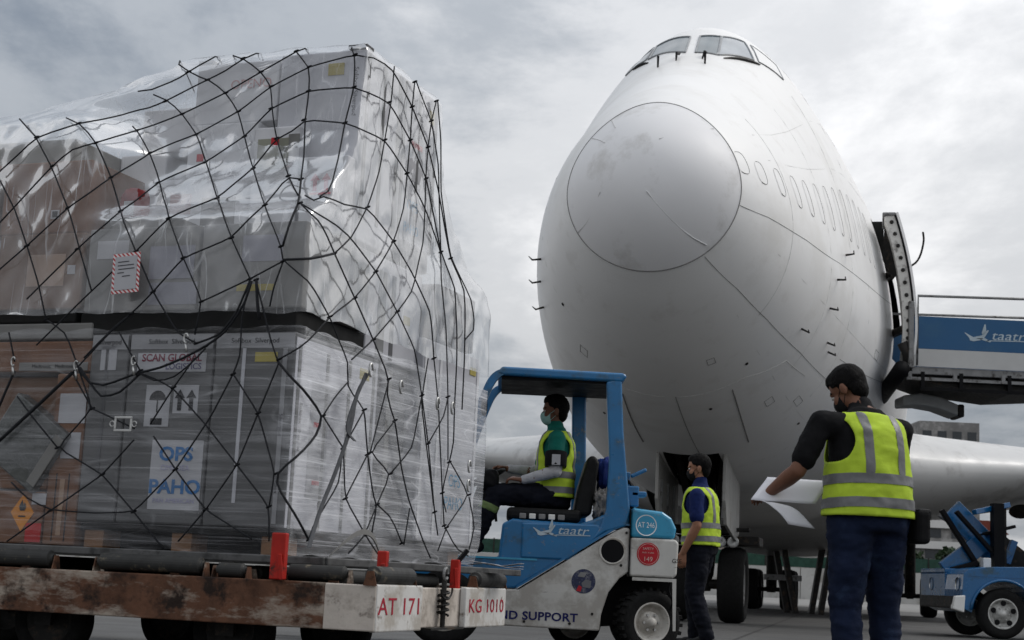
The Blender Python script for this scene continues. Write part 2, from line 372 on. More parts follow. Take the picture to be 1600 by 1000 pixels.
# ================================================================ airliner
TH = R_(13.6); NOSE = Vector((1.53, 18.0, 0))
zn = 5.42
ZT = [(0, zn), (.3, 5.85), (.7, 6.36), (1.15, 6.92), (1.6, 7.58), (1.9, 8.2), (2.1, 8.72), (2.3, 9.25), (2.6, 9.72), (3, 9.95), (3.5, 10.02), (9, 10.02)]
ZB = [(0, zn), (.3, 4.97), (.7, 4.4), (1.15, 3.78), (1.6, 3.2), (2.2, 2.6), (2.8, 2.22), (3.4, 2.02), (9, 2.0)]
WW = [(0, 0), (.3, .44), (.7, .96), (1.15, 1.45), (1.6, 1.86), (2, 2.19), (2.4, 2.51), (2.8, 2.82), (3.2, 3.16), (3.6, 3.37), (4.2, 3.41), (9, 3.41)]
ZC = [(0, zn), (.5, 5.4), (1, 5.3), (2, 5.05), (3, 4.95), (9, 4.95)]
def interp(tab, s):
    xs = [r[0] for r in tab]; ys = [r[1] for r in tab]; n = len(xs)
    if s <= xs[0]: return ys[0]
    if s >= xs[-1]: return ys[-1]
    i = max(j for j in range(n-1) if xs[j] <= s)
    d = [(ys[j+1]-ys[j])/(xs[j+1]-xs[j]) for j in range(n-1)]
    def mm(j):
        if j == 0: return d[0]
        if j == n-1: return d[-1]
        return 0 if d[j-1]*d[j] <= 0 else 2*d[j-1]*d[j]/(d[j-1]+d[j])
    hh = xs[i+1]-xs[i]; t = (s-xs[i])/hh
    return (2*t**3-3*t*t+1)*ys[i]+(t**3-2*t*t+t)*hh*mm(i)+(-2*t**3+3*t*t)*ys[i+1]+(t**3-t*t)*hh*mm(i+1)
_c = {}
def sec(s, t):
    k = round(s, 7)
    if k not in _c:
        q = math.sqrt(max(s, 0)); _c[k] = (q,)+tuple(interp(T, q) for T in (ZT, ZB, WW, ZC))
    q, zt, zb, w, zc_ = _c[k]
    if s > 48:
        g = (s-48)/16; w = w*(1-g*.8); zb = zb+g*4.2; zt = zt-g*1.2; zc_ = zc_+g*1.6
    c = math.cos(t); y = w*math.sin(t)*(1-.16*min(1, q/1.5)*max(c, 0)**1.5-.05*max(c, 0)**4)
    z = zc_+(zt-zc_)*c if c > 0 else zc_+(zc_-zb)*c
    return Vector((s, -y, z))
def nrm(s, t):
    e = .004; s = max(s, .01)
    a = sec(s+e, t)-sec(s-e, t); b = sec(s, t+e)-sec(s, t-e)
    n = b.cross(a).normalized()
    p = sec(s, t); c0 = Vector((s+1.0, 0, 5.2))
    return n if n.dot(p-c0) > 0 else -n
def surf(s, t, off=0.): return sec(s, t)+nrm(s, t)*off
plane = thing('airliner', 'huge white wide body cargo jet facing the camera behind the forklift', 'airliner', NOSE, math.pi/2-TH)
def s_joint(t): return .66+.12*math.cos(t)
NT = 144
TA = [-math.pi+2*math.pi*i/NT for i in range(NT)]
BAY = (5.35, 8.15, math.pi-.195)   # s0, s1, |t| limit
DOOR = (9.05, 10.15, 1.15, 1.70)
def skip(s0, s1, t0, t1):
    sm, tm = (s0+s1)/2, (t0+t1)/2
    return (BAY[0] < sm < BAY[1] and abs(tm) > BAY[2]) or (DOOR[0] < sm < DOOR[1] and DOOR[2] < tm < DOOR[3])
SS = [.85, 1.0, 1.2, 1.45, 1.75, 2.1, 2.5, 2.9, 3.3, 3.6, 3.9, 4.2, 4.5, 4.8, 5.1, BAY[0], 5.7, 6.2, 6.7, 7.2, 7.7, BAY[1], 8.6, DOOR[0], 9.6, DOOR[1], 10.8, 11.6, 12.5, 13.5, 15, 18, 22, 26, 32, 40, 48, 52, 56, 60, 63]
mb = MB()
rows = [[sec(s_joint(t)+.004, t) for t in TA]]+[[sec(s, t) for t in TA] for s in SS]
vv = [p for r in rows for p in r]; ff = []
for i in range(len(rows)-1):
    for j in range(NT):
        if i > 0 and skip(SS[i-1], SS[i], TA[j], TA[j]+2*math.pi/NT): continue
        ff.append((i*NT+j, i*NT+(j+1) % NT, (i+1)*NT+(j+1) % NT, (i+1)*NT+j))
ff.append(tuple((len(rows)-1)*NT+j for j in range(NT)))
fus = mb.add(vv, ff).build('fuselage', AIRW, plane, smooth=True)
RAD = mat('radome_white_paint', (.77, .765, .77), .5, 0, .03, .8, coat=.0, dirt=((.62, .61, .60), .33, 1.1))
mb = MB(); rr = []
for k in range(17):
    g = (k/16)**2
    rr.append([sec(max(1e-7, s_joint(t)*g), t)+Vector((0, 0, 0)) for t in TA])
mb.grid(rr, True); radome = mb.build('radome', RAD, plane, smooth=True)
def strip(name, pts, r, m_, parent=None, off=.004, sub=8, n=6, it=0):
    P_ = []
    for (a, b) in zip(pts, pts[1:]):
        for k in range(sub):
            g = k/sub; P_.append(surf(a[0]+(b[0]-a[0])*g, a[1]+(b[1]-a[1])*g, off))
    P_.append(surf(pts[-1][0], pts[-1][1], off))
    if it: P_ = smooth_curve(P_, it)
    return MB().tube(P_, r, n).build(name, m_, parent or plane, smooth=True)
# radome joint ring: dark below, fading above
MB().tube([surf(s_joint(t)+.002, t, .001) for t in TA], .0075, 5, closed=True).build('radome_joint', SEAM, plane, smooth=True)
def cart_strip(name, stl, r, m_, parent, off=.004, n=24):
    ps = [surf(s, t, off) for s, t in stl]; ps = smooth_curve(ps, 3); return MB().tube(ps, r, 5).build(name, m_, parent, smooth=True)
cart_strip('lightning_strip', [(.016, 3.06), (.117, 2.644), (.33, 2.478), (.515, 2.347)], .008, mat('strip_light', (.78, .78, .78), .5), radome, .008)
cart_strip('lightning_strip', [(.13, .279), (.33, .602), (.71, .768)], .005, SEAML, radome)
cart_strip('lightning_strip', [(.70, -.87), (.5, -.85), (.33, -.838)], .005, SEAML, radome)
cart_strip('lightning_strip', [(.74, -.585), (.6, -.585), (.441, -.585)], .005, SEAML, radome)
cart_strip('lightning_strip', [(.171, -1.806), (.372, -2.094), (.60, -2.06)], .005, SEAML, radome)
strip('panel_seam', [(.66, 1.702), (1.194, 1.641), (2.387, 1.571), (4.022, 1.527), (6.624, 1.492), (8.96, 1.457)], .003, SEAM, off=.001)
strip('panel_seam', [(.60, 2.443), (1.233, 2.339), (2.12, 2.26), (3.488, 2.19), (5.3, 2.147)], .003, SEAM, off=.001)
strip('panel_seam', [(3.121, -2.784), (5.023, -2.854)], .010, SEAM, off=.002)
strip('panel_seam', [(2.887, 3.107), (5.25, 3.081)], .006, SEAM, off=.002)
strip('panel_seam', [(3.054, 2.714), (5.156, 2.766)], .009, SEAM, off=.002)
strip('panel_seam', [(2.9, -2.6), (2.9, -3.1)], .0035, SEAML, off=.001); strip('panel_seam', [(2.9, 3.1), (2.9, 2.6), (3.3, 2.3), (4.2, 2.25)], .0035, SEAML, off=.001)
for s_ in (1.9, 3.6, 5.0, 6.4, 7.7): strip('panel_seam', [(s_, .75 if s_ < 5.5 else .3), (s_, 1.5), (s_, 2.3 if s_ < 5.2 else 2.75)], .0024, SEAML, off=.0005)
for s_ in (1.9, 3.6, 5.0): strip('panel_seam', [(s_, -2.7), (s_, -1.0)], .0024, SEAML, off=.0005)
for t_ in (.9, 1.12, 1.85, 2.45): strip('panel_seam', [(1.6, t_), (8.9, t_*.97)], .0022, SEAML, off=.0005)
strip('panel_seam', [(5.2, 2.0), (8.8, 1.87)], .003, SEAM, off=.001)
# access panels and drain masts on the lower nose
for s_, t_, w_, h_ in ((3.9, 2.5, .22, .06), (4.6, 2.35, .3, .05), (2.4, -2.5, .2, .07), (4.3, -2.45, .25, .06), (6.6, 2.2, .3, .06), (2.1, 2.75, .12, .06), (7.4, 1.75, .35, .05)):
    q = [(s_, t_), (s_+w_, t_), (s_+w_, t_+h_), (s_, t_+h_), (s_, t_)]; strip('access_panel', q, .003, SEAM, off=.0005, sub=3)
for s_, t_ in ((3.4, 2.9), (4.4, -2.6), (2.6, 2.55), (5.6, 2.45), (1.9, -2.2)):
    p = surf(s_, t_); MB().lathe([(0, .012), (.02, .012), (.026, 0)], p, nrm(s_, t_), 10).build('drain_port', DARK, plane, smooth=True)
# plugged cabin windows: a D shaped raised edge each
SPL = [.80, 1.18, 1.70, 2.30, 2.84, 3.41, 4.01, 4.60, 5.2, 5.8, 6.4, 7.0, 7.5]
for i, s0 in enumerate(SPL):
    tc0 = (1.20, 1.26, 1.28)[i] if i < 3 else 1.29; hs, ht = .105, (.10 if i else .12)
    pts = []
    for k in range(25):
        a = 2*math.pi*k/24; ca, sa = math.cos(a), math.sin(a)
        pts.append((s0+hs*math.copysign(abs(ca)**.7, ca), tc0+ht*math.copysign(abs(sa)**.7, sa)))
    pl = MB().grid([[surf(s0+(a-s0)*q, tc0+(b-tc0)*q, .002) for a, b in pts[:-1]] for q in (.02, .5, 1)], True).build('window_plug', AIRW, plane, smooth=True)
    half = pts[:9][::-1]+pts[17:24][::-1]
    MB().tube([surf(a, b, .003) for a, b in half], .0034, 5).build('plug_edge', SEAM if i < 9 else SEAML, pl, smooth=True)
# cockpit windows
def window(corners, name='cockpit_window', n=8, glass=GLASS, fr=.016):
    def bl(u, v):
        a, b, c, d = corners
        return tuple((a[k]*(1-u)+b[k]*u)*(1-v)+(d[k]*(1-u)+c[k]*u)*v for k in (0, 1))
    rows_ = [[surf(*bl(i/n, j/n), .006) for i in range(n+1)] for j in range(n+1)]
    w = MB().grid(rows_).build(name, glass, plane, smooth=True)
    ring = [bl(i/n, 0) for i in range(n)]+[bl(1, j/n) for j in range(n)]+[bl(1-i/n, 1) for i in range(n)]+[bl(0, 1-j/n) for j in range(n)]
    MB().tube([surf(a, b, .008) for a, b in ring], fr, 5, closed=True).build('frame', FRAMEG, w, smooth=True)
    return w
GLIT = mat('cockpit_glass_pale', (.30, .33, .36), .1, 0, .2, 1.5, spec=.8)
window([(3.79, .058), (4.66, .030), (4.84, .19), (3.93, .235)])
window([(3.935, .242), (4.85, .197), (5.25, .35), (4.68, .47)], glass=GLIT)
window([(3.79, -.032), (4.66, -.050), (5.05, -.345), (4.35, -.375)])
window([(4.45, -.40), (5.15, -.37), (5.5, -.50), (4.85, -.58)])
window([(4.80, .50), (5.42, .385), (5.8, .56), (5.25, .66)], glass=AIRW, fr=.009)
# wipers, ice probes and brow
for a, b in (((3.388, -.079), (3.62, -.07)), ((3.521, .14), (3.72, .145))):
    p, q = surf(*a, .01), surf(*b, .05); MB().tube([p, (p+q)/2+nrm(*a)*.06, q], [.012, .02, .03], 6).build('wiper', BLACK, plane)
for a in ((3.321, .183), (3.321, -.236)):
    p = surf(*a); MB().tube([p, p+Vector((0, 0, .17))], [.014, .02], 6).build('ice_probe', BLACK, plane)
for sg in (-1, 1):
    pts = [surf(3.9+1.05*k, .29+.29*k, .012) for k in (0, .15, .3, .45, .6, .78)] if sg > 0 else [surf(4.05+.7*k, -(.36+.19*k), .012) for k in (0, .15, .3, .45, .6, .8)]
    MB().tube(pts, [.008, .018, .028, .034, .03, .010], 6).build('window_brow', BLACK if sg < 0 else DARK, plane)
# air data probes
def probe(s, t, ln=.22, name='air_probe'):
    p = surf(s, t); n_ = nrm(s, t); q = p+n_*.12; mb_ = MB()
    mb_.tube([p, q, q+Vector((-ln, 0, 0))], [.017, .013, .006], 6); return mb_.build(name, DARK, plane)
for s, t in ((4.589, 1.466), (3.955, 1.623), (3.822, 1.824), (3.088, 2.086), (4.255, 1.998), (4.489, 2.033), (2.687, -1.815), (3.121, -1.929), (2.254, -1.728)): probe(s, t)
# nose gear bay
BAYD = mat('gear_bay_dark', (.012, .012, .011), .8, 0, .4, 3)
mb = MB(); a0, a1 = BAY[0]+.01, BAY[1]-.01; _tb = math.pi-.20
zb0, zb1, zm0, zm1 = sec(a0, _tb).z+.01, sec(a1, _tb).z+.01, sec(a0, math.pi).z+.02, sec(a1, math.pi).z+.02; yb = abs(sec(a0, _tb).y)-.01; yb1 = abs(sec(a1, _tb).y)-.01
mb.prism([(-yb, zb0), (0, zm0), (yb, zb0), (yb, 4.1), (-yb, 4.1)], a0, a0+.02, 'yz'); mb.prism([(-yb, zb1), (0, zm1), (yb, zb1), (yb, 4.1), (-yb, 4.1)], a1-.02, a1, 'yz')
for sg in (-1, 1): mb.add([(a0, sg*yb, zb0), (a1, sg*yb1, zb1), (a1, sg*yb1, 4.1), (a0, sg*yb, 4.1)], [(0, 1, 2, 3)])
mb.box((a0, -yb, 4.1), (a1, yb, 4.12))
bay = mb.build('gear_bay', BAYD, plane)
for k in range(5): MB().box((a0+.25+k*.5, -yb+.02, 3.2), (a0+.3+k*.5, yb-.02, 3.35)).build('bay_rib', DARK, bay)
for k in range(4): MB().cyl((a0+.1, -.3+k*.2, 2.9+.15*(k % 2)), (a1-.1, -.3+k*.2, 2.8), .03, n=8).build('bay_pipe', DARK, bay, smooth=True)
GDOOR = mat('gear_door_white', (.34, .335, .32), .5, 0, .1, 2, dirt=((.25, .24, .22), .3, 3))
for sg in (-1, 1):
    d = MB().prism([(5.45, zb0+.02), (7.9, zb1+.02), (7.9, 1.45), (7.5, 1.30), (5.75, 1.50), (5.45, 1.85)], sg*(yb+.01), sg*(yb+.06))
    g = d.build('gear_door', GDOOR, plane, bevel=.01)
    for k in range(3): MB().box((5.7+k*.75, sg*(yb+.01)-.03*(sg > 0), 1.6), (5.76+k*.75, sg*(yb+.01)+.03*(sg < 0), 2.15)).build('door_rib', GREYM, g)
# nose gear
def wheel(parent, c, r, w, axis=(0, 1, 0), name='wheel', rim=GREYM):
    a = Vector(axis); o = Vector(c)
    h = w/2
    wh = MB().lathe([(r*.62, -h*.8), (r*.7, -h*.95), (r*.86, -h), (r*.95, -h*.85), (r, -h*.5), (r, h*.5), (r*.95, h*.85), (r*.86, h), (r*.7, h*.95), (r*.62, h*.8)], o, a, 40).build(name, RUBBER, parent, smooth=True)
    MB().lathe([(0, -h*.55), (r*.2, -h*.6), (r*.45, -h*.4), (r*.58, -h*.75), (r*.635, -h*.8), (r*.635, h*.8), (r*.58, h*.75), (r*.45, h*.4), (r*.2, h*.6), (0, h*.55)], o, a, 30).build('rim', rim, wh, smooth=True)
    return wh
GS = 7.85
for y in (-.46, .46): wheel(plane, (GS, y, .615), .615, .43)
mb = MB(); mb.cyl((GS, 0, .5), (GS-.05, 0, 1.5), .10, n=16); mb.cyl((GS-.05, 0, 1.4), (GS-.15, 0, 3.6), .16, n=16); mb.cyl((GS, -.5, .615), (GS, .5, .615), .08, n=12)
mb.bar((GS-.1, -.18, 1.5), (GS-1.6, -.45, 3.2), .09, .12); mb.bar((GS-.1, .18, 1.5), (GS-1.6, .45, 3.2), .09, .12); mb.bar((GS+.1, 0, .75), (GS+.45, 0, 1.1), .25, .06); mb.bar((GS+.45, 0, 1.1), (GS+.1, 0, 1.5), .25, .06)
strut = mb.build('nose_gear_strut', DARK, plane, bevel=.01)
mb = MB(); mb.box((GS-.5, -.5, 1.42), (GS+.2, .5, 1.55)); mb.box((GS-.45, -.75, 1.47), (GS-.3, .75, 1.53)); mb.box((GS-.3, .2, 1.25), (GS+.5, .9, 1.4)); mb.box((GS-.3, -.9, 1.25), (GS+.5, -.2, 1.4)); mb.build('steering_collar', DARK, strut, bevel=.02)
for y in (-.28, -.48, .28, .48): MB().lathe([(0, -.14), (.08, -.12), (.1, 0), (.085, .01), (.0, -.02)], (GS-.42, y, 1.3), (-1, 0, 0), 16).build('taxi_light', STEEL, strut, smooth=True)
for k, y in enumerate((-.14, .13, .2)): MB().tube(smooth_curve([(GS-.18, y, 2.6), (GS-.24, y*1.4, 1.9), (GS-.1, y*1.8, 1.45), (GS-.16, y, 1.0), (GS-.05, y*.8, .7)], 2), .014, 6).build('hydraulic_hose', BLACK, strut, smooth=True)
# main gear bogies
def bogie(s, y):
    t = MB(); t.bar((s-.75, y, .62), (s+.75, y, .62), .18, .2); t.cyl((s, y, .6), (s, y, 3.0), .17, n=14); t.bar((s, y, 1.0), (s+1.2, y*.7, 2.6), .12, .12)
    for dx in (-.75, .75): t.cyl((s+dx, y-.6, .615), (s+dx, y+.6, .615), .07, n=10)
    b = t.build('main_gear_bogie', DARK, plane)
    for dx in (-.75, .75):
        for dy in (-.55, .55): wheel(b, (s+dx, y+dy, .615), .615, .45)
bogie(31.5, -3.75); bogie(31.5, .45); bogie(28.6, 5.5)
# port entry door, swung open forward, edge on to us
DOORM = mat('door_edge_white', (.62, .61, .58), .5, 0, .1, 3, dirt=((.22, .21, .2), .3, 5))
tt = [1.20+.52*k/18 for k in range(19)]
def band(s0, s1, o0, o1):
    m_ = MB(); A_ = [surf(8.9, t, o0) for t in tt]; B_ = [surf(8.9, t, o1) for t in tt]
    vs_ = []; n = len(tt)
    for dx in (s0, s1):
        for P2 in (A_, B_): vs_ += [Vector((dx, p.y, p.z)) for p in P2]
    fs = []
    for k in range(n-1):
        for (a, b) in ((0, 1), (1, 3), (3, 2), (2, 0)): fs.append((a*n+k, b*n+k, b*n+k+1, a*n+k+1))
    fs += [(0, n, 3*n, 2*n), (n-1, 2*n-1, 4*n-1, 3*n-1)]
    return m_.add(vs_, fs)
door = band(7.9, 8.95, .16, .34).build('entry_door', DOORM, plane, bevel=.012)
band(7.86, 8.99, .36, .40).build('door_skin', AIRW, door); band(7.88, 8.97, .325, .345).build('door_seal', BLACK, door)
for k in range(12):
    t = 1.225+k*.041; p = surf(8.9, t, .25); MB().lathe([(0, -.03), (.028, -.03), (.035, 0), (.0, 0)], Vector((7.895, p.y, p.z)), (1, 0, 0), 10).build('door_latch', DARK, door)
p = surf(8.9, 1.20, .34); MB().box((7.87, p.y-.02, p.z-.04), (8.9, p.y+.20, p.z+.02)).build('door_cap', GREYM, door, bevel=.02)
p = surf(8.9, 1.74, .3); MB().tube([Vector((7.9, p.y+.1, p.z+.25)), Vector((7.95, p.y, p.z+.05)), Vector((8.0, p.y+.05, p.z-.3))], [.09, .10, .03], 8).build('door_foot', DARK, door, smooth=True)
for t in (1.36, 1.56):
    a, b = surf(9.05, t, -.05), surf(8.9, t, .2); MB().bar((9.1, a.y, a.z), (8.5, b.y, b.z), .08, .12).build('hinge_arm', DARK, door)
a = surf(8.9, 1.38, .36); MB().tube(smooth_curve([Vector((8.0, a.y, a.z+.0)), Vector((7.9, a.y-.16, a.z+.1)), Vector((7.9, a.y-.24, a.z+.42)), Vector((7.9, a.y-.22, a.z+.58))], 2), .017, 6).build('door_handle', DARK, door, smooth=True)
a = surf(8.9, 1.32, .03); MB().prism([(a.y+.02, a.z+.62), (a.y-.03, a.z+.5), (a.y-.20, a.z-.25), (a.y-.12, a.z-.35), (a.y+.05, a.z)], 8.4, 8.5, 'yz').build('door_fairing', DARK, door)
mb = MB(); p0, p1 = surf(DOOR[0], DOOR[2]), surf(DOOR[0], DOOR[3])
mb.box((DOOR[0], p0.y*.55, p1.z), (DOOR[1], p0.y*.55+.03, p0.z)); mb.box((DOOR[0]-.03, p1.y+.15, p1.z), (DOOR[0], p0.y*.55, p0.z)); mb.box((DOOR[1], p1.y+.15, p1.z), (DOOR[1]+.03, p0.y*.55, p0.z)); mb.box((DOOR[0], p1.y+.1, p1.z-.03), (DOOR[1], p0.y*.55, p1.z))
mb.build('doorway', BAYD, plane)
# wings
WINGG = mat('wing_grey_paint', (.48, .48, .475), .4, 0, .06, .8, coat=.1, dirt=((.34, .335, .33), .35, .9))
def airfoil(le, ch, th, z, y, n=28):
    o = []
    for k in range(n):
        x = .5*(1+math.cos(math.pi*k/n)); yt = 5*th*(.2969*math.sqrt(x)-.126*x-.3516*x*x+.2843*x**3-.1036*x**4); o.append(Vector((le+ch*x, y, z+yt*.9+.02*ch*math.sin(math.pi*x))))
    for k in range(n):
        x = .5*(1-math.cos(math.pi*k/n)); yt = 5*th*(.2969*math.sqrt(x)-.126*x-.3516*x*x+.2843*x**3-.1036*x**4); o.append(Vector((le+ch*x, y, z-yt*1.1+.02*ch*math.sin(math.pi*x))))
    return o
for sg in (-1, 1):
    rows_ = []
    for k in range(15):
        g = k/14; sp_ = 2.4+28.6*g
        le = 17.6+(sp_-2.4)*.86 + (0 if sp_ > 4 else -.5*(4-sp_)); ch = 14.5+(9.2-14.5)*min(1, (sp_-2.4)/10) if sp_ < 12.4 else 9.2+(3.9-9.2)*(sp_-12.4)/18.6
        th_ = ch*(.165-.078*min(1, max(0, (sp_-3.5)/6)))
        rows_.append(airfoil(le, ch, th_, 3.32+.085*(sp_-2.4)+.0006*(sp_-2.4)**2, sg*sp_))
    w = MB().grid(rows_, True); w.f.append(tuple(len(w.v)-56+j for j in range(56))); w.m.append(0)
    w = w.build('wing', WINGG, plane, smooth=True)
    if sg < 0:
        for k in range(5):
            sp_ = 6.2+k*1.15; c = Vector((17.6+(sp_-2.4)*.86+1.1, -sp_, 3.32+.085*(sp_-2.4)-.78))
            e = MB(); n_ = 18; e.add([c+Vector((math.cos(2*math.pi*j/n_)*.28, math.sin(2*math.pi*j/n_)*.30, -.10+.18*math.cos(2*math.pi*j/n_)*-.9)) for j in range(n_)], [tuple(range(n_))]).build('access_panel', DARK, w)
# wing to body fairing: a swollen hull along the wing root, both sides
rows_ = []
for k in range(25):
    g = k/24; s_ = 14.2+22*g; q = math.sin(math.pi*min(1, g*2.2)/2) if g < .45 else (1 if g < .75 else math.cos(math.pi*(g-.75)/.5))
    q = max(.02, q); rows_.append([Vector((s_, (3.62*q+.2)*math.sin(t), 3.15+(1.42*q+.1)*math.cos(t))) for t in [2*math.pi*j/40 for j in range(40)]])
MB().grid(rows_, True).build('wing_root_fairing', AIRW, plane, smooth=True)
# engine on the starboard wing (behind the load) and port wing
def engine(y):
    s0 = 23.5 if abs(y) < 15 else 31.5; z0 = 2.35+.085*(abs(y)-11)
    e = MB().lathe([(1.12, .5), (1.13, .1), (1.22, 0), (1.32, .12), (1.38, .8), (1.36, 2.4), (1.2, 3.9), (1.0, 4.4), (.75, 5.8), (.3, 6.6), (0.01, 6.9)], (s0, y, z0), (1, 0, 0), 40).build('engine', AIRW, plane, smooth=True)
    MB().lathe([(1.14, .8), (.35, .8), (.25, .5), (.01, .2)], (s0, y, z0), (1, 0, 0), 30).build('fan', DARK, e, smooth=True)
    MB().prism([(s0+1.2, z0+1.2), (s0+4.5, z0+1.0), (s0+6.5, z0+1.8), (s0+3.2, z0+1.9)], y-.2, y+.2).build('pylon', AIRW, e)
engine(11.7); engine(-11.7)

# ================================================================ cargo dolly
DA = R_(18); D0 = Vector((-.5706, 7.27, 0))
dolly = thing('cargo_dolly', 'rusty cream painted roller dolly carrying the netted cargo load', 'dolly', D0, -DA)
# local x = -u (to the right), y = v (away), z up
LEN, WID = 3.5, 1.97
MB().box((-LEN, 0, .262), (-.26, .07, .477)).build('side_beam', RUSTB, dolly, bevel=.006)
MB().box((-.262, -.004, .262), (-.002, .068, .4755)).build('corner_plate', CREAM, dolly, bevel=.006)
MB().box((-LEN, WID-.07, .262), (-.05, WID, .477)).build('side_beam', RUSTB, dolly, bevel=.006)
MB().box((-.09, .072, .268), (-.035, WID-.072, .470)).build('end_beam', CREAM, dolly, bevel=.006)
MB().box((-LEN, .072, .268), (-LEN+.06, WID-.072, .470)).build('end_beam', RUSTB, dolly, bevel=.006)
for k in range(5): MB().box((-.6-.65*k, .072, .30), (-.54-.65*k, WID-.072, .42)).build('cross_member', DARK, dolly)
MB().box((-LEN+.1, .075, .425), (-.1, WID-.075, .44)).build('deck_plate', DARK, dolly)
NUMP = mat('number_plate_white', (.58, .57, .55), .6, 0, .08, 5, .1, dirt=((.12, .085, .06), .22, 13), dirt2=((.40, .37, .33), .45, 4))
RP = mat('red_stencil_paint', (.33, .012, .03), .6, 0, .2, 20)
def plate(v0, v1, txt, z0=.258, z1=.480, sz=.115):
    p = MB().box((-.033, v0, z0), (.004, v1, z1)).build('number_plate', NUMP, dolly, bevel=.008)
    text('lettering', txt, sz, RP, p, (.0055, (v0+v1)/2, (z0+z1)/2+.005), (0, 1, 0), (0, 0, 1), sx=1.55, space=1.05, split=True)
plate(.003, .60, 'AT 171'); plate(1.26, WID, 'KG 1010', .262, .478, .105)
ROLL = mat('roller_rubber_grey', (.035, .035, .034), .6, .1, .2, 9, dirt=((.2, .17, .12), .2, 12))
def roller(p0, p1, r=.042):
    p0, p1 = Vector(p0), Vector(p1); d = (p1-p0).normalized(); ln = (p1-p0).length
    o = MB().lathe([(.0, 0), (r*.55, .0), (r*.6, .012), (r, .02), (r, ln-.02), (r*.6, ln-.012), (r*.55, ln), (0, ln)], p0, d, 22).build('roller', ROLL, dolly, smooth=False, bevel=.003)
    for q in (p0-d*.012, p1+d*.012):
        sdir = d.cross(Vector((0, 0, 1)))
        MB().add([q+sdir*.034+Vector((0, 0, -.05)), q-sdir*.034+Vector((0, 0, -.05)), q-sdir*.016+Vector((0, 0, .018)), q+sdir*.016+Vector((0, 0, .018))], [(0, 1, 2, 3)]).build('bracket', RUSTB, o, solid=.006)
for a, b in ((-3.3, -2.6), (-2.4, -1.78), (-1.52, -.93)): roller((a, .045, .528), (b, .045, .528))
roller((-.86, .045, .515), (-.70, .045, .515), .034)
roller((-.03, .0, .522), (-.03, .50, .522)); roller((-.03, 1.47, .522), (-.03, 1.97, .522)); roller((-.52, .12, .522), (-.2, .12, .522), .036)
for k in range(7):
    roller((-.35-k*.44, .3, .505), (-.35-k*.44, 1.7, .505), .038)
def red_stop(x, y, z0, z1, w=.075):
    s_ = MB().box((x-w/2, y-.02, z0), (x+w/2, y+.02, z1)).build('red_stop', RED, dolly, bevel=.006)
    MB().bar((x+w*.4, y-.02, z0), (x+w*.2, y-.025, z0+.12), .03, .02).build('stop_lever', RED, s_, bevel=.004)
    return s_
red_stop(-.51, -.004+.0, .48, .70); red_stop(-.10, .30, .46, .64, .05); red_stop(-.08, 1.30, .46, .625, .05)
MB().bar((-.08, 1.30, .6), (-.03, 1.34, .68), .03, .02).build('stop_hook', BLACK, dolly)
# tow hook with spring and ring
hk = MB().cyl((-.005, .93, .27), (-.005, .93, .52), .014, n=10).build('hitch_pin', DARK, dolly)
MB().tube([Vector((-.005+math.cos(a*.9)*.028, .93+math.sin(a*.9)*.028, .33+a*.0042)) for a in [q*.5 for q in range(60)]], .006, 6).build('spring', DARK, hk)
MB().tube([Vector((-.0, .93+math.cos(a)*.03, .545+math.sin(a)*.03)) for a in [q*.4 for q in range(15)]], .008, 6).build('hook_ring', GREYM, hk)
MB().tube([Vector((.01, .93+math.cos(a)*.085, .465+math.sin(a)*.05)) for a in [math.pi+q*.3 for q in range(12)]], .006, 6).build('handle', DARK, hk)
MB().box((-.03, .72, .258), (.012, 1.22, .268)).build('foot_rail', DARK, dolly)
for x, y in ((-1.95, .35), (-.9, .35), (-3.1, .35), (-.9, 1.6), (-1.95, 1.6), (-3.1, 1.6)):
    wheel(dolly, (x, y, .215), .215, .13, rim=DARK); MB().box((x-.05, y-.11, .19), (x+.05, y-.085, .44)).build('wheel_fork', DARK, dolly)
# ================================================================ cargo load
CA = R_(21); K0 = Vector((-1.09285, 7.76382, 0)); UD = Vector((-math.cos(CA), math.sin(CA), 0)); VD = Vector((math.sin(CA), math.cos(CA), 0))
def cw(u, v, z): return K0+UD*u+VD*v+Vector((0, 0, z))
ALU = mat('pallet_aluminium', (.10, .10, .10), .5, .4, .2, 6, dirt=((.05, .05, .05), .42, 7))
pal = thing('aircraft_pallet', 'flat aluminium aircraft pallet under the netted cargo load', 'pallet', K0, -CA)
MB().box((-2.95, -.10, .562), (.28, 2.62, .582)).build('sheet', ALU, pal)
for a, b in (((-2.97, -.13, .556), (.30, -.10, .596)), ((-2.97, 2.62, .556), (.30, 2.65, .596)), ((.28, -.10, .556), (.31, 2.62, .596)), ((-2.98, -.10, .556), (-2.95, 2.62, .596))): MB().box(a, b).build('edge_rail', ALU, pal, bevel=.006)
BROWN = mat('brown_cardboard', (.15, .074, .044), .85, 0, .14, 5, .15, 60, dirt=((.18, .09, .05), .35, 3))
BROWN2 = mat('dull_brown_cardboard', (.14, .078, .048), .85, 0, .14, 5, .15, 60)
GREYB = mat('grey_carton', (.19, .187, .18), .8, 0, .1, 4, .1)
WHITEB = mat('white_carton', (.60, .60, .62), .75, 0, .06, 4, .08)
SILV = mat('silver_pod_panel', (.11, .11, .112), .5, .15, .08, 4, .06)  # front pods: shade of the load's front put into a darker colour
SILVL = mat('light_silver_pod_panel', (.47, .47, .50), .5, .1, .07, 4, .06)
BLKB = mat('gap_black', (.012, .012, .012), .8)  # near black standing for the dark of gaps in the load
DGREY = mat('dark_grey_carton', (.10, .10, .105), .75)
DGREY2 = mat('wrapped_dark_crate', (.055, .058, .055), .35, .2, .4, 10, .5, 14)
WOOD = mat('skid_wood', (.20, .11, .06), .85, 0, .25, 6, .2, stretch=(1, 6, 6))
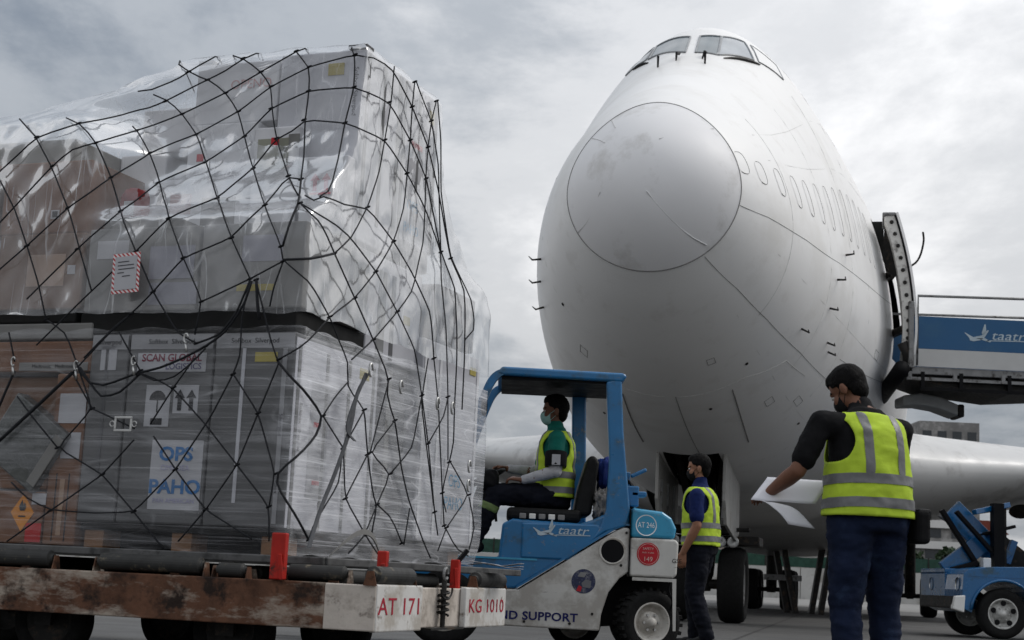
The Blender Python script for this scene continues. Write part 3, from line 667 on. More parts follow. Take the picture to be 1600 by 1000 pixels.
LABELW = mat('label_paper', (.40, .40, .42), .6, 0, .05, 6)
STRIPG = mat('light_grey_strip', (.28, .28, .29), .6)
TAPE = mat('parcel_tape', (.30, .19, .12), .3)
def carton(name, label, u0, u1, v0, v1, z0, z1, m_, group=None, cat='box', seam=True, bev=.01, rot=0., tilt=0.):
    uc, vc = (u0+u1)/2, (v0+v1)/2; a, b, h = (u1-u0)/2, (v1-v0)/2, z1-z0
    o = MB().box((-a, -b, 0), (a, b, h)).build(name, m_, bevel=bev, loc=cw(uc, vc, z0), rotz=-CA+rot)
    if tilt: o.rotation_euler = (0, tilt, -CA)
    tag(o, label, cat, group)
    BOXD[o.name] = (uc, vc, z0, a, b, h)
    return o
BOXD = {}
def dec(o, face, c, z, w, h, m_, name='label', th=.003, rot=0.):
    """flat sheet on face A (front, c = u) or B (right side, c = v)"""
    uc, vc, z0, a, b, hh = BOXD[o.name]
    if face == 'A': x = -(c-uc); q = MB().box((x-w/2, -b-th, z-z0-h/2), (x+w/2, -b-.0003, z-z0+h/2))
    else: y = c-vc; q = MB().box((a+.0003, y-w/2, z-z0-h/2), (a+th, y+w/2, z-z0+h/2))
    return q.build(name, m_, o)
def lab(o, face, s, c, z, size, m_, off=.0045, **k):
    uc, vc, z0, a, b, hh = BOXD[o.name]
    vert = k.pop('vertical', False)
    if face == 'A': X, Y, org = Vector((1, 0, 0)), Vector((0, 0, 1)), Vector((-(c-uc), -b-off, z-z0))
    else: X, Y, org = Vector((0, 1, 0)), Vector((0, 0, 1)), Vector((a+off, c-vc, z-z0))
    if vert: X, Y = -Y, X
    return text('lettering', s, size, m_, o, org, X, Y, .0005, **k)
LBLUE = mat('light_blue_print', (.05, .28, .48), .6); MBLUE = mat('blue_print', (.03, .14, .34), .6); PURP = mat('faded_purple_print', (.32, .31, .45), .6)
GREYT = mat('grey_print', (.06, .06, .07), .6); MAROON = mat('maroon_print', (.16, .008, .03), .6); YEL = mat('yellow_label', (.36, .30, .08), .6)
PINKR = mat('pink_red_print', (.55, .10, .13), .6); ORNG = mat('orange_hazard_label', (.55, .20, .01), .6)
def arrows(o, face, c, z, h, m_):
    uc, vc, z0, a, b, hh = BOXD[o.name]
    for d in (-.035, .035):
        pts = [(-.012, 0), (.012, 0), (.012, h*.6), (.03, h*.6), (0, h), (-.03, h*.6), (-.012, h*.6)]
        if face == 'A': q = MB().prism([(-(c-uc)+d+x, z-z0+y) for x, y in pts], -b-.0055, -b-.0035)
        else: q = MB().prism([(c-vc+d+x, z-z0+y) for x, y in pts], a+.0035, a+.0055, 'yz')
        q.build('arrow_print', m_, o)
# --- skid
sk = thing('wooden_skid', 'dark low skid with wooden blocks under the silver pods', 'pallet', cw(0, 0, 0), -CA)
for x in (-1.22, -.68, -.15):
    for y in (.05, 1.1, 2.2): MB().box((x, y, .584), (x+.12, y+.16, .69)).build('block', WOOD, sk, bevel=.004)
MB().box((-1.24, .04, .69), (-.01, 2.42, .725)).build('top_boards', BLKB, sk)
MB().box((-1.2, .35, .585), (-.04, 2.3, .689)).build('runner', BLKB, sk)
# --- silver pods (lower row)
pods = []
for i, (u0, u1, lb) in enumerate(((.005, .475, 'silver grey pod carton at the near corner of the lower row'), (.485, 1.0, 'grey pod carton with SCAN GLOBAL label and umbrella mark'), (1.01, 1.245, 'narrow grey pod carton beside the brown cartons'))):
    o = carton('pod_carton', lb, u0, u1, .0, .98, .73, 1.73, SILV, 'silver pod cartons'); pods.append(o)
    dec(o, 'A', (u0+u1)/2, 1.685, u1-u0-.01, .078, STRIPG, 'lid_strip')
    lab(o, 'A', ['Softbox  Silverpod', 'Softbox  Silverpod', 'Silverpod'][i], (u0+u1)/2, 1.685, .038, INK)
o = pods[1]
dec(o, 'A', .735, 1.575, .42, .10, LABELW); lab(o, 'A', 'SCAN GLOBAL', .735, 1.598, .055, MAROON, bold=.0012, sx=1.0); lab(o, 'A', 'LOGISTICS', .66, 1.552, .046, mat('dark_violet_print', (.07, .06, .15), .6), bold=.0005)
dec(o, 'A', .80, 1.37, .15, .17, LABELW); dec(o, 'A', .63, 1.38, .15, .15, LABELW)
uc, vc, z0, a, b, hh = BOXD[o.name]
um = MB().prism([(-(.80-uc)+math.cos(t)*.05, 1.375-z0+math.sin(t)*.05) for t in [math.pi*k/10 for k in range(11)]], -b-.006, -b-.004); um.bar((-(.80-uc), -b-.005, 1.375-z0), (-(.80-uc), -b-.005, 1.31-z0), .006, .002); um.build('umbrella_print', INK, o)
arrows(o, 'A', .63, 1.32, .11, INK)
dec(o, 'A', .80, 1.26, .15, .05, LABELW); dec(o, 'A', .80, 1.262, .07, .035, INK, 'print', .0045)
dec(o, 'A', .655, .985, .31, .36, LABELW, 'label')
lab(o, 'A', 'OPS', .66, 1.09, .10, MBLUE, bold=.003, sx=1.15); lab(o, 'A', 'OMS OEA', .66, 1.02, .04, PURP); lab(o, 'A', 'PAHO', .655, .92, .10, MBLUE, bold=.003, sx=1.15); lab(o, 'A', 'PAN AMERICAN', .655, .85, .035, PURP)
dec(pods[0], 'A', .17, 1.60, .13, .05, YEL); dec(pods[0], 'A', .30, 1.25, .02, .8, SILVL, 'panel_rib'); dec(pods[0], 'A', .06, 1.2, .025, .9, STRIPG, 'panel_rib')
lab(pods[0], 'A', 'Silverpod', .06, 1.25, .03, GREYT, vertical=True); lab(pods[0], 'A', 'Softbox', .06, .95, .03, GREYT, vertical=True)
dec(pods[2], 'A', 1.13, 1.60, .10, .13, LABELW); dec(pods[2], 'A', 1.14, 1.3, .02, .7, DGREY, 'panel_rib')
# right side (B) sheets of the corner pod
o = pods[0]
PALEP = mat('pale_pod_side', (.56, .56, .60), .55, 0, .06, 4)  # paler copy of the pod panel, the side's light put into its colour
dec(o, 'B', .49, 1.22, .96, .97, PALEP, 'side_panel', .003)
for v in (.05, .36, .62, .92): dec(o, 'B', v, 1.2, .03, .94, GREYM, 'panel_rib', .006)
dec(o, 'B', .30, 1.20, .20, .62, LABELW, 'label', .005); dec(o, 'B', .27, 1.28, .06, .025, REDD, 'red_mark', .0065); dec(o, 'B', .30, .98, .08, .025, REDD, 'red_mark', .0065)
dec(o, 'B', .80, 1.62, .12, .06, YEL, 'label', .005); lab(o, 'B', 'Softbox Silverpod', .09, 1.25, .035, GREYT, .007, vertical=True)
# right side, further pods
o = carton('pod_carton', 'recessed carton coloured dark for the gap in the middle of the right side', .06, .6, 1.0, 1.50, .73, 1.72, DGREY, 'silver pod cartons'); dec(o, 'B', 1.25, 1.3, .06, .9, GREYB, 'panel_rib')  # recessed and coloured dark for the shade of the gap
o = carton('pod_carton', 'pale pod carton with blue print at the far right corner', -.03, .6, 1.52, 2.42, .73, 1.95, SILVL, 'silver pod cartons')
for v in (1.55, 1.78, 2.39): dec(o, 'B', v, 1.32, .035, 1.15, WHITEB, 'panel_rib', .006)
dec(o, 'B', 2.08, 1.05, .34, .40, LABELW, 'label', .005); lab(o, 'B', 'OPS', 2.08, 1.12, .11, LBLUE, .006); lab(o, 'B', 'PAHO', 2.08, .98, .11, LBLUE, .006); lab(o, 'B', 'Softbox Silverpod', 1.62, 1.4, .035, GREYT, .007, vertical=True); dec(o, 'B', 2.3, 1.85, .1, .05, YEL, 'label', .005)
# --- middle layer
tag(carton('gap_filler', 'black filler for the dark gap between the silver pods and grey cartons', .03, 1.36, .03, 1.1, 1.735, 1.855, BLKB, cat='slab'), None)  # added slab, its black stands for the shade in the gap
g1 = carton('grey_carton', 'grey flat carton at the near corner of the middle layer', .0, .62, .02, .78, 1.86, 2.32, GREYB, 'middle layer cartons')
g2 = carton('grey_carton', 'grey flat carton behind the red bordered tag', .64, 1.34, .02, .78, 1.86, 2.32, GREYB, 'middle layer cartons')
dec(g1, 'A', .25, 2.18, .24, .14, mat('grey_label', (.24, .24, .28), .6)); dec(g2, 'A', .80, 2.12, .28, .18, MATS['grey_label']); dec(g2, 'A', 1.18, 2.2, .2, .1, LABELW); dec(g2, 'A', .78, 1.95, .3, .12, MATS['grey_label'])
dec(g1, 'A', .28, 1.97, .22, .035, YEL)
g3 = carton('grey_carton', 'pale carton under the tall pods on the right side', .02, .7, .82, 1.55, 1.74, 2.33, SILVL, 'middle layer cartons'); dec(g3, 'B', 1.35, 2.02, .09, .05, YEL); lab(g3, 'B', 'Soft', 1.42, 1.9, .06, GREYT)
dec(g3, 'B', 1.0, 2.0, .10, .5, GREYM, 'panel_rib'); dec(g3, 'B', 1.15, 2.0, .05, .5, DGREY, 'panel_rib')
carton('dark_carton', 'dark grey carton jutting from the right side under tall pods', -.02, .5, 1.72, 2.32, 1.97, 2.32, DGREY)
carton('dark_carton', 'small dark carton end poking out of the plastic at right', -.02, .2, 1.36, 1.52, 2.335, 2.46, DGREY)
# --- brown cartons on the left
c = carton('brown_carton', 'tall narrow brown carton beside the silver pods', 1.255, 1.46, .01, .5, .6, 1.52, BROWN, 'brown cartons')
dec(c, 'A', 1.34, 1.33, .17, .16, LABELW); dec(c, 'A', 1.33, 1.13, .12, .14, LABELW); dec(c, 'A', 1.40, .80, .006, .36, INK, 'print'); dec(c, 'A', 1.32, .80, .006, .36, INK, 'print'); dec(c, 'A', 1.36, .8, .03, .3, TAPE, 'print')
c = carton('brown_carton', 'brown carton with orange flame diamond at bottom left', 1.47, 1.95, .01, .5, .6, .88, BROWN, 'brown cartons')
uc, vc, z0, a, b, hh = BOXD[c.name]
MB().prism([(-(1.60-uc)+x, .765-z0+y) for x, y in ((0, -.10), (.075, 0), (0, .10), (-.075, 0))], -b-.004, -b-.0003).build('hazard_diamond', ORNG, c)
MB().prism([(-(1.60-uc)+x, .775-z0+y) for x, y in ((-.015, 0), (.015, 0), (.024, .02), (.012, .045), (.006, .03), (-.004, .058), (-.022, .022))], -b-.006, -b-.0045).build('flame_print', INK, c)
dec(c, 'A', 1.60, .745, .045, .008, INK, 'print', .006)
dec(c, 'A', 1.52, .66, .10, .10, mat('red_label', (.40, .02, .02), .6)); dec(c, 'A', 1.50, .84, .09, .06, LABELW)
c = carton('brown_carton', 'brown carton above the flame marked one', 1.47, 1.95, .02, .5, .89, 1.12, BROWN, 'brown cartons'); dec(c, 'A', 1.55, 1.02, .1, .1, ORNG)
c = carton('brown_carton', 'brown carton behind the tilted dark crate at left edge', 1.47, 1.95, .08, .5, 1.13, 1.51, BROWN2, 'brown cartons')
t_ = carton('dark_crate', 'tilted dark crate strapped against the brown cartons at left', 1.50, 1.92, -.03, .06, .98, 1.36, DGREY2, cat='crate', tilt=R_(33))
dec(t_, 'A', 1.53, 1.17, .06, .30, GREYB, 'edge_strip', .006)
c = carton('brown_carton', 'brown carton with grey tape band left of the pods', 1.255, 1.95, .02, .55, 1.53, 1.70, BROWN, 'brown cartons'); dec(c, 'A', 1.5, 1.56, .45, .045, GREYB, 'tape'); lab(c, 'A', 'Medtronic   Medtronic', 1.5, 1.56, .03, INK)
c = carton('grey_carton', 'flat grey carton just below the dark gap at left', 1.27, 1.97, .02, .6, 1.71, 1.80, GREYB, 'flat grey cartons')
carton('gap_filler', 'black filler for the dark gap above the flat grey carton at left', 1.40, 1.95, .04, .6, 1.805, 1.87, BLKB, cat='slab')  # added slab, gap shade put into its black
c = carton('brown_carton', 'brown carton with pale label left of red bordered tag', 1.375, 1.95, .03, .6, 1.88, 2.31, BROWN2, 'brown cartons'); dec(c, 'A', 1.62, 2.1, .25, .18, mat('faded_tan_label', (.32, .22, .16), .7)); dec(c, 'A', 1.45, 2.1, .05, .05, LABELW)
c = carton('brown_carton', 'large brown carton near the top left with small barcode label', 1.415, 2.0, .075, .6, 2.32, 2.74, BROWN, 'brown cartons'); dec(c, 'A', 1.63, 2.43, .055, .05, LABELW); dec(c, 'A', 1.63, 2.43, .035, .035, INK, 'print', .0045)
carton('grey_carton', 'flat grey carton on top of the left stack', 1.63, 2.3, .2, .8, 2.75, 2.91, mat('dark_grey_card', (.17, .165, .15), .8), 'flat grey cartons')
for i, (u0, u1, v0, v1, z0, z1, m_, lb) in enumerate((
    (1.98, 2.66, .02, .9, .6, 1.4, BROWN, 'brown carton beyond the left picture edge, lowest'), (2.0, 2.66, .02, .9, 1.41, 2.3, BROWN2, 'brown carton beyond the left picture edge, middle'), (2.05, 2.64, .05, .9, 2.31, 2.74, BROWN, 'brown carton beyond the left picture edge, top'),
    (.66, 1.9, .98+.6, 2.42, .73, 2.3, BROWN2, 'big brown carton at the hidden back of the load'), (1.0, 1.9, .62, 1.5, .6, 2.3, BROWN2, 'brown carton hidden in the middle of the load'))):
    carton('brown_carton', lb, u0, u1, v0, v1, z0, z1, m_, 'brown cartons')
# --- upper whites
w2 = carton('white_carton', 'white carton with red arrows standing on the middle layer', .34, .63, .475, .575, 2.345, 2.99, WHITEB, 'upper white cartons')
dec(w2, 'B', .525, 2.62, .08, .58, LABELW, 'side_sheet')
GB2 = mat('greenish_card', (.26, .26, .21), .75); dec(w2, 'A', .50, 2.83, .20, .18, GB2); dec(w2, 'A', .49, 2.90, .05, .05, REDD, 'red_mark', .0045); dec(w2, 'A', .37, 2.9, .07, .08, GREYB)
w1 = carton('white_carton', 'wide white carton above the red bordered tag', .65, 1.28, .43, .55, 2.345, 2.70, WHITEB, 'upper white cartons'); dec(w1, 'A', 1.05, 2.55, .14, .12, mat('faded_pink', (.55, .42, .42), .7)); dec(w1, 'A', .80, 2.50, .22, .16, GREYB)
w4 = carton('white_carton', 'white carton sloping against the brown ones near top left', 1.30, 1.62, .62, 1.1, 2.345, 2.92, WHITEB, 'upper white cartons')
w5 = carton('white_carton', 'pale carton at the top of the plastic slope', .66, 1.12, .56, 1.2, 2.71, 3.06, WHITEB, 'upper white cartons'); dec(w5, 'A', 1.03, 2.86, .045, .045, REDD, 'red_mark')
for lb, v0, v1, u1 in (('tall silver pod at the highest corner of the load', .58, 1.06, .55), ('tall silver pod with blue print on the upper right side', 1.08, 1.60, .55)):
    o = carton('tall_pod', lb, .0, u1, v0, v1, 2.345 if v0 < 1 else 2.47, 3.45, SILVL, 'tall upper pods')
    for v in (v0+.03, v0+.24, v1-.03): dec(o, 'B', v, 2.95, .03, .96, SILV, 'panel_rib', .006)
    if v0 > 1:
        dec(o, 'B', 1.28, 2.63, .20, .30, LABELW, 'label', .005); lab(o, 'B', 'OPS', 1.28, 2.70, .09, LBLUE, .006); lab(o, 'B', 'PAHO', 1.28, 2.56, .08, LBLUE, .006); dec(o, 'B', 1.5, 3.32, .07, .08, YEL, 'label', .005)
        dec(o, 'B', 1.3, 3.06, .2, .4, LABELW, 'label', .005); dec(o, 'B', 1.3, 3.08, .16, .035, REDD, 'red_mark', .0065)
    else:
        dec(o, 'A', .06, 2.9, .09, 1.05, PALEP, 'corner_strip', .005); lab(o, 'A', 'Softbox Silverpod', .06, 3.2, .04, GREYT, .006, vertical=True); lab(o, 'A', 'Softbox', .06, 2.55, .05, GREYT, .006, vertical=True); dec(o, 'A', .19, 3.34, .1, .07, YEL, 'label', .005)
o = carton('tall_pod', 'pale carton on top left of the tall silver pods', .57, 1.12, .60, 1.58, 3.07, 3.44, WHITEB, 'tall upper pods'); lab(o, 'A', 'OPENO', .75, 3.3, .08, mat('faded_red_print', (.50, .30, .30), .6), .004)
carton('corner_board', 'dark corner board on the topmost edge of the load', .0, .12, .57, .66, 3.452, 3.475, DGREY, cat='board', bev=.003)
carton('corner_board', 'dark corner board on the left end of the top edge', 1.02, 1.12, .60, .66, 3.443, 3.468, DGREY, cat='board', bev=.003)
o = carton('white_carton', 'white carton with red up arrows under the knotted cords', .02, .31, .47, .565, 2.345, 2.80, WHITEB, 'upper white cartons'); arrows(o, 'A', .18, 2.60, .10, PINKR); dec(o, 'A', .18, 2.585, .13, .012, PINKR, 'print', .005)
carton('grey_carton', 'low grey carton behind the red bag', .90, 1.36, .16, .42, 2.335, 2.42, GREYB, 'flat grey cartons')
carton('white_carton', 'white carton under the plastic slope behind large brown carton', 1.66, 2.2, .85, 1.5, 2.345, 2.9, WHITEB, 'upper white cartons')
carton('white_carton', 'white carton high on the plastic slope beside the tall pods', 1.14, 1.5, .64, 1.3, 2.93, 3.2, WHITEB, 'upper white cartons')
# red rounded bag with white patch
RBAG = mat('red_cloth', (.17, .014, .016), .6, 0, .2, 8, .4, 12)
def lump(name, c, rad, m_, amp=.18, seed=0, parent=None, n=20, loc=None, rotz=None, sc_=2.2):
    rows_ = []
    for i in range(n+1):
        th = math.pi*i/n; row = []
        for j in range(2*n):
            ph = 2*math.pi*j/(2*n); d = Vector((math.sin(th)*math.cos(ph), math.sin(th)*math.sin(ph), math.cos(th)))
            k = 1+amp*noise.noise(d*sc_+Vector((seed, 3, 1)))+amp*.4*noise.noise(d*sc_*3+Vector((seed, 0, 7)))
            e = lambda q: math.copysign(abs(q)**.75, q)
            row.append(Vector(c)+Vector((e(d.x)*rad[0], e(d.y)*rad[1], e(d.z)*rad[2]))*k)
        rows_.append(row)
    return MB().grid(rows_, True).build(name, m_, parent, smooth=True, loc=loc, rotz=rotz)
rb = lump('red_bag', (0, 0, .15), (.085, .05, .115), RBAG, .15, 3, loc=cw(1.22, .235, 2.335), rotz=-CA); tag(rb, 'red bag with white patch beside the large brown carton', 'bag')
MB().box((-.03, -.060, .10), (.03, -.050, .18)).build('white_patch', LABELW, rb)
# ---------------------------------------------------------------- films
# level: z, uR0, uR1, vR, vL, uS, uL, vB
LEV=[(.60,-.04,-.06,-.04,-.04,1.38,2.72,2.50),
(.75,-.05,-.09,-.045,-.045,1.38,2.74,2.52),
(1.2,-.05,-.10,-.04,-.045,1.38,2.74,2.52),
(1.75,-.05,-.10,-.04,-.045,1.38,2.74,2.52),
(1.95,-.05,-.10,-.045,-.045,1.38,2.74,2.54),
(2.22,-.05,-.09,-.04,-.045,1.38,2.74,2.58),
(2.36,-.04,-.07,.0,-.045,1.28,2.73,2.52),
(2.50,-.03,-.04,.20,-.04,1.24,2.72,2.2),
(2.80,-.03,-.03,.42,.0,1.24,2.70,1.9),
(2.98,-.03,-.03,.48,.06,1.35,2.60,1.75),
(3.14,-.03,-.03,.50,.30,1.5,2.0,1.70),
(3.30,-.03,-.03,.52,.46,1.2,1.58,1.67),
(3.44,-.03,-.03,.53,.53,.6,1.24,1.65),
(3.485,.0,.0,.56,.56,.6,1.15,1.62)]
SEG=[60,12,64,70,70,110]
def lev(z):
    if z<=LEV[0][0]: return LEV[0][1:]
    for a,b in zip(LEV,LEV[1:]):
        if z<=b[0]:
            t=(z-a[0])/(b[0]-a[0]); t=t*t*(3-2*t)*.5+t*.5
            return [p+(q-p)*t for p,q in zip(a[1:],b[1:])]
    return LEV[-1][1:]
def outline(z,sm=9):
    r0,r1,vr,vl,us,ul,vb=lev(z)
    c=[(r0,vr),(us-.12,vr),(us+.12,vl),(ul,vl),(ul,vb),(r1,vb)]
    p=[]
    for i in range(6):
        a,b=c[i],c[(i+1)%6]
        for k in range(SEG[i]):
            t=k/SEG[i]; p.append((a[0]+(b[0]-a[0])*t,a[1]+(b[1]-a[1])*t))
    n=len(p)
    for _ in range(sm): p=[((p[i-1][0]+2*p[i][0]+p[(i+1)%n][0])/4,(p[i-1][1]+2*p[i][1]+p[(i+1)%n][1])/4) for i in range(n)]
    return p

FILM = film('stretch_film', .04, .42, (.35, .35, 8), 2.6, .3, rot=(0, R_(3), 0), lo=.46, hi=.80, bump=.22, bscale=4, bst=(.5, .5, 9), fine=((.35, .35, 55), 2.0, (0, R_(2), 0), .26, .57), side=(.48, 1.35), gloss=.25, grey=.12, crease_glint=.22, cst=(.5, .5, 2.6), csc=1.4, tint=(.82, .83, .87))
SHEET = film('clear_sheet', .12, .32, (1.6, 1.6, .8), 1.3, .3, rot=(0, R_(38), 0), lo=.38, hi=.80, bump=.13, bscale=2.4, bst=(1.4, 1.4, .8), brot=(0, R_(38), 0), bump2=.08, side=(.8, .85), fine=((6, 6, .8), 1.1, (0, R_(42), 0), .10, .68), gloss=.5, grey=.10, crease_glint=.34, tint=(.85, .86, .89))
def film_mesh(name, z0, z1, m_, off, top, seed, amp, label, cat):
    nr = int((z1-z0)/.014); rows_ = []
    for i in range(nr+1):
        z = z0+(z1-z0)*i/nr; o = outline(z); n = len(o); row = []
        for j, (u, v) in enumerate(o):
            a, b = o[j-1], o[(j+1) % n]; tx, ty = b[0]-a[0], b[1]-a[1]; L_ = math.hypot(tx, ty) or 1
            nx, ny = -ty/L_, tx/L_      # outward for this winding: flip below if needed
            if nx*(u-1.2)+ny*(v-1.1) < 0: nx, ny = -nx, -ny
            q = Vector((u*4, v*4, z*2.6+seed)); w1_ = u+v*.8; dsp = off+amp*(noise.noise(q)*.6+noise.noise(q*2.7)*.25)
            if top:
                r1 = 1-(noise.noise(Vector((w1_*5.5-z*4.2, w1_*.9+z*1.4, seed)))*3.2)**2; r2 = 1-(noise.noise(Vector((w1_*9+z*6, w1_*1.2-z*1.5, seed+3)))*3.2)**2
                dsp += amp*(.32*max(0, r1)**2+.14*max(0, r2)**2)*(.4 if nx < -.6 else 1)*(0.35+.65*max(0, noise.noise(q*.8)+.4))
            row.append(Vector((-(u+nx*dsp), v+ny*dsp, z+(amp*.4*noise.noise(q*1.9) if 0 < i < nr else .02*noise.noise(q*1.3)))))
        rows_.append(row)
    if top:
        c = sum(rows_[-1], Vector())/len(rows_[-1])
        for s_ in (.93, .82, .68, .5, .3, .12, .01): rows_.append([c+(p-c)*s_+Vector((0, 0, .012*noise.noise(p*5+Vector((s_*9, 0, 0))))) for p in rows_[nr]])
    o = MB().grid(rows_, True).build(name, m_, smooth=True, loc=K0, rotz=-CA, fix=False)
    return tag(o, label, cat)
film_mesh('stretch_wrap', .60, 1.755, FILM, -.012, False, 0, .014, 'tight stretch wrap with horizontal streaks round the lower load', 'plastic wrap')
film_mesh('plastic_sheet', 1.835, 3.485, SHEET, -.020, True, 4, .030, 'crinkled clear plastic sheet draped over the upper load', 'plastic sheet')
